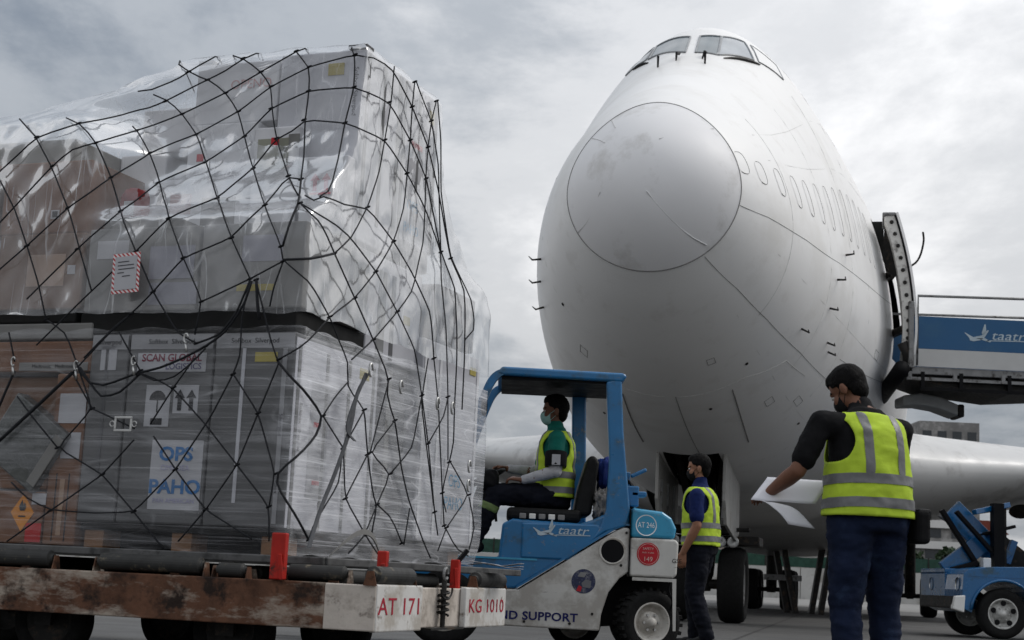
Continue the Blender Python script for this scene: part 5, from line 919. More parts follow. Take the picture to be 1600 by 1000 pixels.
(1,[(1.515,-0.062,1.806),(1.448,-0.061,1.77),(1.383,-0.06,1.734),(1.353,-0.059,1.68),(1.324,-0.058,1.626),(1.295,-0.058,1.573),(1.27,-0.057,1.522),(1.244,-0.057,1.472),(1.218,-0.057,1.421),(1.192,-0.057,1.371),(1.166,-0.057,1.321),(1.206,-0.057,1.279),(1.245,-0.057,1.237),(1.284,-0.058,1.195),(1.322,-0.059,1.153),(1.361,-0.06,1.111),(1.301,-0.059,1.083),(1.241,-0.059,1.056),(1.181,-0.059,1.028),(1.122,-0.059,1.001),(1.063,-0.06,0.974),(1.019,-0.06,0.936),(0.976,-0.061,0.898),(0.933,-0.061,0.86),(0.89,-0.061,0.823),(0.848,-0.062,0.786),(0.807,-0.062,0.748),(0.768,-0.061,0.711),(0.729,-0.06,0.675),(0.69,-0.058,0.638),(0.651,-0.057,0.602)]),
(1,[(1.04,-0.057,1.73),(1.002,-0.057,1.678),(0.963,-0.057,1.626),(0.925,-0.057,1.574),(0.887,-0.057,1.523)]),
(2.2,[(1.751,-0.062,1.136),(1.705,-0.062,1.175),(1.659,-0.062,1.214),(1.613,-0.062,1.253),(1.567,-0.062,1.291),(1.522,-0.062,1.33),(1.479,-0.061,1.367),(1.438,-0.061,1.403),(1.396,-0.06,1.44),(1.355,-0.059,1.477),(1.313,-0.058,1.514)]),
(1.6,[(1.773,-0.062,1.314),(1.752,-0.062,1.367),(1.731,-0.062,1.42),(1.71,-0.062,1.473),(1.688,-0.062,1.525)]),
(1,[(1.166,-0.057,1.321),(1.111,-0.057,1.301),(1.055,-0.057,1.28),(1.0,-0.057,1.259),(0.946,-0.057,1.239),(0.891,-0.057,1.218)]),
(1,[(0.889,-0.057,1.158),(0.924,-0.058,1.121),(0.958,-0.058,1.084),(0.993,-0.059,1.048),(1.028,-0.059,1.011),(1.063,-0.06,0.974),(1.106,-0.06,0.946),(1.149,-0.06,0.918),(1.192,-0.061,0.89),(1.235,-0.061,0.862),(1.279,-0.061,0.834),(1.322,-0.062,0.806),(1.366,-0.062,0.778),(1.418,-0.062,0.744),(1.471,-0.061,0.709),(1.524,-0.06,0.675),(1.577,-0.058,0.641),(1.63,-0.057,0.607)]),
(1,[(1.636,-0.062,0.921),(1.58,-0.062,0.879),(1.525,-0.062,0.838),(1.446,-0.062,0.809),(1.366,-0.062,0.781),(1.297,-0.062,0.779),(1.228,-0.062,0.777),(1.159,-0.062,0.775),(1.091,-0.062,0.772),(1.03,-0.062,0.776),(0.969,-0.062,0.779),(0.908,-0.062,0.782),(0.848,-0.062,0.786),(0.809,-0.061,0.823),(0.771,-0.061,0.861),(0.733,-0.061,0.898),(0.695,-0.06,0.935),(0.658,-0.06,0.972),(0.62,-0.059,1.009),(0.593,-0.058,1.049),(0.567,-0.058,1.089),(0.54,-0.058,1.129),(0.514,-0.057,1.169),(0.487,-0.057,1.209),(0.46,-0.057,1.249),(0.433,-0.057,1.289),(0.412,-0.057,1.332),(0.39,-0.057,1.375),(0.368,-0.057,1.418),(0.346,-0.057,1.461),(0.324,-0.057,1.504),(0.307,-0.057,1.552),(0.291,-0.057,1.6),(0.293,-0.057,1.647),(0.295,-0.057,1.694),(0.297,-0.057,1.741),(0.299,-0.058,1.787),(0.291,-0.059,1.839),(0.282,-0.061,1.892),(0.273,-0.062,1.945),(0.266,-0.061,1.999)]),
(1,[(0.796,-0.057,1.243),(0.765,-0.057,1.291),(0.735,-0.057,1.339),(0.704,-0.057,1.387),(0.674,-0.057,1.434),(0.646,-0.057,1.473),(0.617,-0.057,1.512),(0.589,-0.057,1.55),(0.561,-0.057,1.589)]),
(1,[(0.77,-0.057,1.179),(0.732,-0.057,1.136),(0.694,-0.058,1.094),(0.657,-0.058,1.051),(0.62,-0.059,1.009),(0.58,-0.06,0.968),(0.54,-0.06,0.928),(0.5,-0.061,0.888),(0.46,-0.061,0.848),(0.421,-0.062,0.808),(0.373,-0.062,0.785),(0.327,-0.062,0.762),(0.28,-0.062,0.739),(0.234,-0.061,0.716),(0.188,-0.06,0.694),(0.143,-0.059,0.671)]),
(1,[(0.894,-0.057,1.513),(0.792,-0.057,1.482),(0.732,-0.057,1.455),(0.673,-0.057,1.428),(0.631,-0.057,1.39),(0.589,-0.057,1.353),(0.547,-0.057,1.316),(0.505,-0.057,1.279),(0.463,-0.057,1.242),(0.422,-0.057,1.201),(0.382,-0.057,1.16),(0.341,-0.058,1.119),(0.3,-0.058,1.079),(0.26,-0.059,1.038),(0.219,-0.059,0.997),(0.178,-0.06,0.956),(0.137,-0.06,0.915),(0.097,-0.061,0.874),(0.057,-0.061,0.834),(0.052,-0.062,0.777),(0.047,-0.061,0.719),(0.044,-0.059,0.662)]),
(1.5,[(1.285,-0.058,1.552),(1.247,-0.057,1.504),(1.209,-0.057,1.455),(1.107,-0.057,1.441),(1.039,-0.057,1.465),(0.971,-0.057,1.489),(0.886,-0.057,1.516)]),
(1.4,[(1.268,-0.057,1.542),(1.231,-0.057,1.501),(1.194,-0.057,1.46),(1.157,-0.057,1.42),(1.12,-0.057,1.38),(1.061,-0.057,1.392),(1.002,-0.057,1.404),(0.947,-0.057,1.453),(0.893,-0.057,1.502)]),
(1.5,[(0.894,-0.057,1.513),(0.832,-0.057,1.524),(0.77,-0.057,1.536),(0.698,-0.057,1.563),(0.627,-0.057,1.589),(0.564,-0.057,1.619),(0.501,-0.057,1.649),(0.445,-0.057,1.685),(0.389,-0.057,1.722),(0.355,-0.057,1.771),(0.321,-0.059,1.821),(0.286,-0.06,1.87),(0.269,-0.062,1.929),(0.254,-0.062,1.988)]),
(1.3,[(0.556,-0.057,1.666),(0.491,-0.057,1.686),(0.425,-0.057,1.705),(0.395,-0.057,1.744),(0.363,-0.058,1.782),(0.332,-0.059,1.821),(0.309,-0.06,1.876),(0.287,-0.062,1.932),(0.265,-0.062,1.988)]),
(1,[(0.885,-0.057,1.506),(0.79,-0.057,1.462),(0.732,-0.057,1.475),(0.675,-0.057,1.488),(0.63,-0.057,1.522),(0.585,-0.057,1.555),(0.542,-0.057,1.597),(0.5,-0.057,1.639)]),
(1,[(0.421,-0.062,0.808),(0.394,-0.061,0.846),(0.367,-0.061,0.885),(0.34,-0.06,0.923),(0.313,-0.06,0.962),(0.287,-0.059,1.0),(0.26,-0.059,1.038),(0.244,-0.058,1.083),(0.227,-0.058,1.127),(0.211,-0.057,1.171),(0.194,-0.057,1.215),(0.178,-0.057,1.259),(0.161,-0.057,1.303),(0.144,-0.057,1.347),(0.127,-0.057,1.391),(0.111,-0.057,1.434),(0.094,-0.057,1.478),(0.077,-0.057,1.522),(0.061,-0.057,1.566)]),
(1,[(0.421,-0.062,0.808),(0.457,-0.062,0.767),(0.494,-0.061,0.726),(0.532,-0.06,0.685),(0.57,-0.058,0.644)]),
(1,[(0.324,-0.057,1.504),(0.291,-0.057,1.464),(0.258,-0.057,1.423),(0.226,-0.057,1.383),(0.193,-0.057,1.343),(0.161,-0.057,1.303),(0.141,-0.057,1.252),(0.12,-0.057,1.202),(0.1,-0.057,1.151),(0.08,-0.058,1.101),(0.059,-0.058,1.051),(0.039,-0.059,1.001),(0.045,-0.06,0.945),(0.051,-0.06,0.889),(0.057,-0.061,0.834)]),
(1.8,[(0.228,-0.061,1.994),(0.221,-0.062,1.946),(0.215,-0.061,1.899),(0.209,-0.06,1.852),(0.194,-0.058,1.785)]),
(1,[(0.227,-0.062,1.987),(0.209,-0.062,1.936),(0.192,-0.061,1.885),(0.174,-0.059,1.835),(0.157,-0.058,1.785),(0.14,-0.057,1.735),(0.122,-0.057,1.685),(0.095,-0.057,1.625),(0.068,-0.057,1.566)]),
(1,[(1.361,-0.06,1.111),(1.411,-0.06,1.156),(1.461,-0.061,1.201),(1.512,-0.062,1.246),(1.559,-0.062,1.292),(1.607,-0.062,1.338),(1.654,-0.062,1.385)]),
(1,[(1.166,-0.057,1.321),(1.203,-0.057,1.369),(1.24,-0.057,1.417),(1.277,-0.058,1.466),(1.313,-0.058,1.514)])]
KNOTS=[(1.098,0.471,3.359),(1.751,0.002,2.866),(1.498,0.034,2.94),(1.252,0.485,3.194),(0.986,0.503,3.312),(0.762,0.507,3.426),(1.596,-0.032,2.681),(1.357,0.016,2.814),(1.301,0.305,2.967),(1.124,0.48,3.107),(0.851,0.493,3.22),(0.636,0.505,3.334),(0.422,0.517,3.446),(1.691,-0.062,2.222),(1.445,-0.059,2.428),(1.271,0.063,2.624),(1.186,0.285,2.821),(1.005,0.46,2.971),(0.747,0.478,3.097),(0.556,0.496,3.238),(0.323,0.505,3.341),(0.042,0.51,3.392),(-0.047,1.11,3.269),(-0.047,1.37,3.095),(-0.056,1.781,2.492),(1.356,-0.059,2.194),(1.169,0.038,2.422),(1.099,0.264,2.638),(0.887,0.392,2.78),(0.678,0.45,2.936),(0.536,0.479,3.102),(0.31,0.489,3.192),(0.025,0.49,3.194),(-0.047,0.798,3.198),(-0.047,1.111,3.064),(-0.047,1.368,2.898),(-0.055,1.631,2.5),(-0.103,1.823,1.223),(0.98,-0.058,2.168),(0.819,-0.019,2.354),(0.656,0.182,2.508),(0.542,0.344,2.713),(0.464,0.44,2.91),(0.313,0.466,3.016),(0.052,0.462,2.981),(-0.047,0.771,2.966),(-0.047,1.094,2.856),(-0.102,1.752,1.617),(1.313,-0.058,1.514),(0.973,-0.059,1.829),(0.847,-0.062,1.944),(0.68,-0.059,2.124),(0.399,-0.056,2.222),(0.275,0.048,2.419),(0.278,0.277,2.639),(0.183,0.251,2.609),(0.544,-0.061,1.886),(0.266,-0.061,1.999),(0.079,-0.059,2.088),(1.515,-0.062,1.806),(0.556,-0.057,1.666),(0.098,-0.058,2.167),(-0.049,0.605,2.531),(-0.071,0.209,2.182),(-0.047,1.125,3.428),(-0.063,0.936,2.41),(-0.079,0.698,2.183),(-0.077,0.466,1.99),(-0.072,0.205,1.842),(0.062,-0.057,1.579),(-0.047,1.453,3.413),(-0.047,1.395,3.268),(-0.086,0.994,2.011),(-0.082,0.713,1.802),(-0.097,1.518,1.82),(0.067,0.052,2.422),(-0.095,1.378,1.577),(-0.097,1.504,1.305),(-0.096,1.658,0.909),(-0.086,0.938,1.615),(-0.088,1.042,1.391),(-0.081,0.659,1.407),(-0.082,0.73,1.169),(-0.083,0.887,0.907),(-0.072,0.201,1.32),(0.028,-0.058,1.001),(-0.065,0.152,0.682),(-0.076,0.446,1.177),(-0.076,0.507,0.914),(-0.078,0.775,0.732),(-0.083,0.759,1.182),(-0.087,1.027,1.088),(-0.082,1.246,0.708),(-0.1,1.749,1.03),(-0.097,1.811,0.836),(-0.107,2.159,1.046),(-0.097,1.851,0.826),(1.166,-0.057,1.321),(1.361,-0.06,1.111),(1.063,-0.06,0.974),(0.848,-0.062,0.786),(0.887,-0.057,1.523),(1.366,-0.062,0.778),(0.62,-0.059,1.009),(0.324,-0.057,1.504),(0.674,-0.057,1.434),(0.421,-0.062,0.808),(0.26,-0.059,1.038),(0.057,-0.061,0.834),(0.893,-0.057,1.502),(0.501,-0.057,1.649),(0.161,-0.057,1.303),(0.228,-0.061,1.994)]
net = thing('cargo_net', 'black diamond mesh cargo net stretched over the whole load', 'net', K0, -CA)
seen_knots = {}
for w_, pts in NET:
    p = [Vector((-u, v, z)) for u, v, z in pts]
    for e in (0, -1):
        if p[e].z > 3.36 and abs(p[e].y-.5) < .7 and p[e].x < -.02:
            top_z = max(p[e].z+.012, 3.497 if p[e].z > 3.36 else 0); ext = [Vector((p[e].x-.03, p[e].y+.07, top_z)), Vector((p[e].x-.16, p[e].y+.35, top_z+.004)), Vector((p[e].x-.32, p[e].y+.7, top_z+.004))]
            p = ext[::-1]+p if e == 0 else p+ext
    # gentle smoothing keeps the crossings but removes facets from the trace
    q = [p[0]]+[(p[i-1]+p[i]*4+p[i+1])/6 for i in range(1, len(p)-1)]+[p[-1]]
    MB().tube(q, .0044*w_, 6).build('cord', CORD, net, smooth=True)
for (u, v, z) in KNOTS:
    k = MB(); c = Vector((-u, v, z))
    for d_ in ((.011, .006), (-.011, -.006)): k.tube([c+Vector((d_[0]*q, d_[0]*q*.5, d_[1]*q)) for q in (-1.2, -.5, .5, 1.2)], [.004, .0068, .0068, .004], 6)
    k.build('knot', CORD, net, smooth=True)
def near_net(u, z, d=.4):
    best = min((abs(a[0]-u)+abs(a[2]-z), a) for _, pts in NET for a in pts if a[1] < d)
    return best[1]
def hook(u, z, ang=0.):
    a = near_net(u, z); c = Vector((-a[0], a[1]-.012, a[2]))
    path = [c+Vector((math.cos(t+ang)*.012, 0, math.sin(t+ang)*.024)) for t in [q*.42 for q in range(13)]]
    MB().tube(path, .005, 6).build('hook', HOOK, net, smooth=True)
    MB().tube([c+Vector((0, 0, -.03)), c+Vector((.01, 0, -.075))], .007, 6).build('hook_eye', HOOK, net, smooth=True)
for u, z in ((1.30, 1.55), (1.67, 1.56), (.93, 1.53), (.60, 1.70)): hook(u, z, random.random())
# ratchet buckle on the front
a = near_net(.95, 1.19); c = Vector((-a[0], a[1]-.02, a[2]))
bk = MB(); bk.box(tuple(c+Vector((-.055, -.008, -.04))), tuple(c+Vector((.055, .0, -.028)))); bk.box(tuple(c+Vector((-.055, -.008, .028))), tuple(c+Vector((.055, .0, .04)))); bk.box(tuple(c+Vector((-.055, -.008, -.028))), tuple(c+Vector((-.042, .0, .028)))); bk.box(tuple(c+Vector((.042, -.008, -.028))), tuple(c+Vector((.055, .0, .028))))
for dx in (-.068, .068): bk.tube([c+Vector((dx+math.cos(t)*.014, -.004, math.sin(t)*.014)) for t in [q*.5 for q in range(13)]], .004, 6)
bk.build('buckle', HOOK, net, bevel=.002)
# grey lashing strap on the right side
STRAP = mat('grey_lashing_strap', (.075, .078, .085), .8, 0, .2, 40)
sp_ = smooth_curve([(.105, .62, 1.60), (.10, .50, 1.46), (.105, .47, 1.30), (.105, .33, 1.05), (.11, .16, .83), (.16, -.02, .64)], 2)
MB().grid([[p+Vector((0, -.018, 0)), p+Vector((0, .018, 0))] for p in sp_]).build('strap', STRAP, net, solid=.006)
sp_ = smooth_curve([(.108, .60, 1.60), (.11, .44, 1.38), (.11, .40, 1.26), (.115, .50, 1.22)], 2)
MB().grid([[p+Vector((0, -.016, 0)), p+Vector((0, .016, 0))] for p in sp_]).build('strap', STRAP, net, solid=.006)
for y, z in ((.62, 1.62), (1.02, 1.58), (1.55, 1.55), (1.78, 1.55), (2.1, 1.22), (2.1, 1.10)):
    c = Vector((.125, y, z)); MB().tube([c+Vector((0, math.cos(t)*.02, math.sin(t)*.035)) for t in [q*.42 for q in range(13)]], .007, 6).build('hook', HOOK, net, smooth=True)
# shipping tag with red striped border
TAGM = bpy.data.materials.new('red_striped_border'); TAGM.use_nodes = True; t = TAGM.node_tree
wv = nd(t, 'ShaderNodeTexWave'); wv.inputs['Scale'].default_value = 24; wv.bands_direction = 'DIAGONAL'
t.links.new(nd(t, 'ShaderNodeTexCoord').outputs['Object'], wv.inputs['Vector'])
t.links.new(ramp(t, wv.outputs[0], [(.48, (.40, .03, .035)), (.52, (.66, .63, .63))]), t.nodes['Principled BSDF'].inputs['Base Color'])
tg = MB().box((-.085, -.003, -.11), (.085, 0, .11)).build('shipping_tag', TAGM, loc=cw(1.01, -.085, 2.045), rotz=-CA); tg.rotation_euler = (R_(-3), R_(-4), -CA)
tag(tg, 'white shipping tag with red striped border on the plastic', 'tag')
MB().box((-.068, -.006, -.092), (.068, -.0035, .092)).build('paper', LABELW, tg)
for k, (x0, x1) in enumerate(((-.05, .02), (-.05, .05), (-.045, .055), (-.05, -.01), (-.02, .03))): MB().box((x0, -.0075, .06-k*.02), (x1, -.0065, .065-k*.02)).build('print_line', GREYT, tg)
# papers lying on the dolly end
pp = MB()
for k in range(3):
    rows_ = [[Vector((x*.3-.12, y*.21+.02*k, .0+.012*math.sin(x*5+k)+.006*k)) for y in (0, .5, 1)] for x in [q/8 for q in range(9)]]
    pp.grid(rows_)
pw = pp.build('loose_papers', LABELW, solid=.002, loc=D0+Vector((math.sin(DA)*1.62+.0, math.cos(DA)*1.62, .605)), rotz=-DA+.2); tag(pw, 'loose white papers lying at the far end of the dolly', 'papers')
pf = MB().grid([[Vector((.10+.05*math.sin(y*3), y*.62, .16*math.sin(math.pi*y)*k+.004)) for y in [q/14 for q in range(15)]] for k in (1, .92, .82)]).build('folded_board', GREYB, solid=.008, loc=cw(.02, .35, .598), rotz=-CA)
tag(pf, 'bowed grey board lying on the pallet edge, right side', 'board')

# ================================================================ forklift (faces left, side on)
FY = 12.0
fk = thing('forklift', 'blue and white forklift with open cab driving left behind the load', 'forklift', (0, FY, 0))
WB = mat('forklift_white_paint', (.54, .53, .50), .5, 0, .08, 4, .08, 20, dirt=((.11, .10, .09), .16, 7, (.6, 1, 4)), dirt2=((.37, .35, .32), .42, 2.6))
SEATM = mat('black_vinyl_seat', (.008, .008, .008), .6, spec=.2, var=.3, vscale=12, bump=.2)
W = 1.04
chassis = MB().prism([(-.95, .19), (.78, .175), (.79, .30), (.84, .47), (.92, .58), (.99, .63), (.99, .965), (.94, .972), (.87, .935), (.15, .462), (-.95, .44)], 0, W).build('chassis', WB, fk, bevel=.012)
MB().prism([(.13, .466), (.86, .944), (.945, .985), (.985, .985), (.985, 1.0), (.93, 1.0), (.85, .962), (.13, .486)], -.006, .02).build('trim_strip', MATS['blue_vehicle_paint'], chassis)
body = MB().prism([(-.95, .442), (.12, .465), (.86, .94), (.94, .98), (.985, .98), (.985, 1.13), (.78, 1.06), (.70, 1.02), (.60, .985), (.08, 1.0), (.0, .96), (-.02, .70), (-.95, .69)], .012, W-.012).build('body', BLUE, fk, bevel=.02, seg=3)
MB().prism([(.15, .70), (.52, .70), (.80, .93), (.74, .985), (.15, .975)], .0, .03).build('side_cover', BLUE, body, bevel=.015)
MB().box((-.95, .005, .685), (.28, .02, .70)).build('edge_trim', BLUE2, body)
# seat cover hole and pipe opening
disc(MB(), (.86, -.003, .785), .09, (0, -1, 0)).build('exhaust_port', BLACK, chassis)  # flat black disc painted for the dark inside of the opening
MB().lathe([(.085, 0), (.10, -.012), (.105, 0)], (.86, .0, .785), (0, 1, 0), 28).build('port_ring', WORN, chassis, smooth=True)
# counterweight
cwp = [(0.995, .60), (1.33, .60), (1.36, .62), (1.37, .87), (1.345, .895), (.995, .895)]
cwt = MB().prism(cwp, -.012, W+.012).build('counterweight', WB, fk, bevel=.03, seg=3)
MB().prism([(.995, .897), (1.34, .897), (1.35, .98), (1.31, 1.06), (1.24, 1.105), (1.02, 1.125), (.995, 1.12)], .0, W).build('engine_hood', BLUE2, fk, bevel=.03, seg=3)
MB().box((.987, -.015, .60), (.995, .02, 1.12)).build('panel_gap', BLACK, fk)
MB().prism([(1.02, .595), (1.36, .595), (1.365, .2), (1.345, .2), (1.33, .57), (1.02, .57)], .0, .03).build('mud_guard', WB, fk)
mb = MB(); mb.prism([(.80, .2), (.82, .4), (.90, .56), (1.02, .62), (1.34, .62), (1.34, .25)], .34, W-.34); mb.build('wheel_well', BLACK, fk)
# overhead guard
def pillar(name, pts, y0, y1, m_=BLUE): return MB().prism(pts, y0, y1).build(name, m_, fk, bevel=.015, seg=3)
pillar('rear_pillar', [(.765, 2.10), (.885, 2.14), (.915, 1.7), (.985, 1.10), (.96, .98), (.80, .93), (.70, .86), (.76, .97), (.80, 1.10), (.81, 1.5)], -.01, .075)
pillar('rear_pillar', [(.54, 2.10), (.66, 2.12), (.68, 1.55), (.70, 1.0), (.57, 1.0), (.56, 1.55)], W-.07, W)
fp = smooth_curve([(-.02, 2.165), (-.09, 2.16), (-.16, 2.10), (-.21, 1.98), (-.30, 1.7), (-.48, 1.0), (-.50, .7)], 2)
fpo = [(p.x, p.y) for p in [Vector((q[0], q[1])) for q in [(v.x, v.y) for v in [Vector((a.x, a.y, 0)) for a in [Vector((q[0], q[1], 0)) for q in fp]]]]]
inner = [(x+.055, z-.03) for x, z in fpo][::-1]
for y0 in (-.01, W-.075): pillar('front_pillar', fpo+inner, y0, y0+.075)
MB().prism([(-.06, 2.185), (.90, 2.175), (.93, 2.15), (.89, 2.10), (-.06, 2.115), (-.1, 2.13)], -.015, W+.01).build('roof', BLUE, fk, bevel=.02, seg=3)
MB().box((-.06, .03, 2.085), (.84, W-.04, 2.112)).build('roof_liner', BLACK, fk)
MB().lathe([(.0, .04), (.03, .035), (.04, .0)], (.5, .3, 2.18), (0, 0, 1), 14).build('beacon', MATS['red_print'], fk, smooth=True)
# seat
MB().box((.03, .22, 1.0), (.62, .82, 1.10)).build('seat', SEATM, fk, bevel=.035, seg=3)
MB().prism([(.56, 1.05), (.70, 1.06), (.75, 1.48), (.72, 1.54), (.66, 1.53), (.60, 1.3)], .26, .80).build('backrest', SEATM, fk, bevel=.035, seg=3)
for k in range(5): MB().box((.13+k*.075, .015, 1.005), (.18+k*.075, .06, 1.045)).build('battery_cap', WHITEP if k % 2 else GREYM, fk, bevel=.004)
# steering
col_ = MB().tube([(-.32, .52, .75), (-.18, .52, 1.28)], [.05, .035], 10).build('steering_column', BLACK, fk, smooth=True)
ax = Vector((-.45, 0, .9)).normalized(); xx = Vector((0, 1, 0)); yy = ax.cross(xx)
c = Vector((-.16, .52, 1.33)); MB().tube([c+(xx*math.cos(t)+yy*math.sin(t))*.17 for t in [2*math.pi*k/28 for k in range(28)]], .016, 8, closed=True).build('steering_wheel', BLACK, fk, smooth=True)
mb = MB()
for k in range(3): mb.tube([c, c+(xx*math.cos(2.1*k)+yy*math.sin(2.1*k))*.17], .012, 6)
mb.build('wheel_spokes', BLACK, fk)
lump('control_box', (-.13, .35, 1.31), (.09, .08, .09), BLACK, .1, 2, fk)
lump('mirror', (-.185, -.01, 1.86), (.025, .05, .075), BLACK, .03, 2, fk); MB().tube([(-.2, .03, 1.86), (-.23, .03, 1.9)], .01, 6).build('mirror_arm', BLACK, fk)
MB().tube(smooth_curve([(-.35, .75, .72), (-.33, .75, .95), (-.25, .72, 1.05)], 1), .015, 6).build('lever', BLACK, fk)
for x in (-.12, -.05): MB().tube([(x, .3, .98), (x-.03, .3, 1.2)], [.012, .02], 6).build('lever', BLACK, fk)
# mast and forks, behind the load
mb = MB()
for y in (.2, .8): mb.box((-.98, y, .1), (-.86, y+.1, 2.15))
mb.box((-.96, .2, 2.05), (-.88, .9, 2.15)); mb.box((-.96, .2, 1.0), (-.88, .9, 1.1)); mb.build('mast', DARK, fk)
for y in (.25, .68): MB().prism([(-.99, .6), (-.99, .1), (-1.95, .08), (-1.95, .09), (-1.03, .14), (-1.03, .6)], y, y+.11).build('fork', DARK, fk)
# bracket behind the pillar
mb = MB(); mb.box((.96, .10, 1.14), (1.06, .4, 1.30)); mb.box((.90, .25, 1.30), (1.0, .5, 1.42)); mb.bar((1.0, .2, 1.38), (1.12, .2, 1.44), .05, .03); mb.box((1.0, .1, 1.22), (1.12, .3, 1.26)); mb.build('hood_bracket', BLUE, fk, bevel=.01)
# wheels
def truck_wheel(parent, c, r, w, yaw=0., lug=True, rimm=WORN):
    o = Vector(c); a = Vector((math.sin(yaw), -math.cos(yaw), 0)); h = w/2
    t_ = MB().lathe([(r*.60, -h*.8), (r*.78, -h*.95), (r*.93, -h*.9), (r*.985, -h*.6), (r*.985, h*.6), (r*.93, h*.9), (r*.78, h*.95), (r*.60, h*.8)], o, a, 44).build('tyre', RUBBER, parent, smooth=True)
    if lug:
        lm = MB(); x = a.cross(Vector((0, 0, 1))).normalized(); y = Vector((0, 0, 1))
        for k in range(26):
            th = 2*math.pi*k/26; d = x*math.cos(th)+y*math.sin(th); tt_ = -x*math.sin(th)+y*math.cos(th)
            for s_ in (-1, 1):
                q = o+d*(r*.99)+a*(s_*h*.45)+tt_*(.012*s_); e1, e2, e3 = d*.012, a*h*.42, tt_*.014
                lm.add([q+e1*i+e2*j+e3*l for i in (-1, 1) for j in (-1, 1) for l in (-1, 1)], [(0, 1, 3, 2), (4, 6, 7, 5), (0, 4, 5, 1), (2, 3, 7, 6), (0, 2, 6, 4), (1, 5, 7, 3)])
        lm.build('tread', RUBBER, t_)
    MB().lathe([(r*.61, h*.8), (r*.58, h*.86), (r*.55, h*.8), (r*.50, h*.25), (r*.34, h*.15), (r*.32, h*.55), (r*.16, h*.62), (r*.13, h*.95), (0.001, h*.98)], o, a, 36).build('rim', rimm, t_, smooth=True)
    x = a.cross(Vector((0, 0, 1))).normalized()
    for k in range(6):
        th = 2*math.pi*k/6; q = o+(x*math.cos(th)+Vector((0, 0, 1))*math.sin(th))*r*.25; MB().cyl(q+a*h*.4, q+a*h*.72, .011, n=6).build('wheel_nut', STEEL, t_)
    return t_
truck_wheel(fk, (1.16, .13, .255), .255, .19, R_(22)); truck_wheel(fk, (1.16, .88, .255), .255, .19, R_(28), False)
truck_wheel(fk, (-.42, .10, .30), .30, .22, 0, False); truck_wheel(fk, (-.42, .92, .30), .30, .22, 0, False); truck_wheel(fk, (.62, .75, .22), .22, .2, 0, False)
for k, (x, z) in enumerate(((-.2, .25), (.2, .22), (.55, .22), (.72, .30), (.93, .68), (.965, .93))): MB().lathe([(0, -.008), (.009, -.008), (.012, 0)], (x, 0, z), (0, 1, 0), 6).build('bolt', DARK, chassis)
for k, y in enumerate((.15, .2, .26)): MB().tube(smooth_curve([(1.0+.01*k, y, 1.13), (1.02+.03*k, y-.03, 1.25), (.98, y, 1.36), (.93, y, 1.30-.04*k)], 2), .011, 6).build('hose', BLACK, fk, smooth=True)
MB().tube(smooth_curve([(1.32, .02, .60), (1.30, .03, .50), (1.345, .02, .42), (1.32, .03, .36)], 2), .009, 6).build('cable', BLACK, fk, smooth=True)
# lettering and stickers
def ft(s, x, z, size, m_, y=-.0015, parent=fk, **k): return text('lettering', s, size, m_, parent, (x, y, z), (1, 0, 0), (0, 0, 1), .0006, **k)
ft('GROUND SUPPORT', .16, .262, .088, NAVY, -.002, bold=.0022, space=1.04, sx=1.12, split=True)
def logo(parent, x, y, z, s, m_):
    """aeroplane mark with swept wings, followed by slanted lower case lettering and a line under it"""
    def poly(pts): return MB().add([(x+a*s, y, z+b*s) for a, b in pts], [tuple(range(len(pts)))])
    poly([(-.62, .18), (-.58, .17), (-.30, .02), (.0, .10), (.22, .30), (.26, .28), (.10, .02), (-.05, -.08), (-.30, -.13), (-.42, -.10), (-.44, -.02)]).build('logo_fuselage', m_, parent)
    poly([(.10, .50), (.15, .50), (.17, .24), (.05, .12), (.0, .18)]).build('logo_fin', m_, parent)
    poly([(-.20, -.02), (.12, .0), (.34, -.12), (.30, -.14), (.0, -.06)]).build('logo_wing', m_, parent)
    text('lettering', 'taatr', .46*s, m_, parent, (x+.92*s, y, z+.10*s), (1, 0, 0), (0, 0, 1), .0004, shear=.25, sx=1.35, space=1.0)
    MB().add([(x+.18*s, y, z-.10*s), (x+1.62*s, y, z-.07*s), (x+1.62*s, y, z-.04*s), (x+.18*s, y, z-.07*s)], [(0, 1, 2, 3)]).build('logo_line', m_, parent)
LGREY = mat('pale_logo_print', (.42, .50, .55), .5)
logo(fk, .36, -.004, .905, .20, LGREY)
mb = MB(); mb.lathe([(.074, 0), (.082, -.002), (.082, 0)], (1.115, -.0005, .995), (0, 1, 0), 36); mb.build('badge_ring', WHITEPRINT, fk); ft('AT 246', 1.115, .995, .06, WHITEPRINT, -.001, sx=.72)
st_ = disc(MB(), (1.135, -.0145, .775), .088, (0, -1, 0)).build('red_sticker', REDD, fk)
for s_, z_, sz in (('149', .735, .05), ('SAFETY', .815, .026), ('PASS  X-URG', .785, .016)): ft(s_, 1.135, z_, sz, mat('sticker_print', (.60, .42, .38), .6), -.0155, parent=st_)
MB().tube([Vector((1.135+math.cos(t)*.078, -.0152, .775+math.sin(t)*.078)) for t in [2*math.pi*k/36 for k in range(36)]], .0015, 4, closed=True).build('sticker_ring', MATS['sticker_print'], st_)
dk_ = disc(MB(), (.645, -.002, .545), .093, (0, -1, 0)).build('round_sticker', mat('dark_blue_sticker', (.012, .018, .06), .4, 0, .5, 30, dirt=((.15, .15, .17), .3, 25)), fk)
MB().add([(.59+a, -.0035, .47+b) for a, b in ((0, 0), (.035, -.005), (.045, .03), (.02, .045))], [(0, 1, 2, 3)]).build('sticker_patch', REDD, dk_)
MB().add([(.60+a, -.0035, .58+b) for a, b in ((0, 0), (.05, -.005), (.07, .03), (.02, .035))], [(0, 1, 2, 3)]).build('sticker_patch', GREYM, dk_)
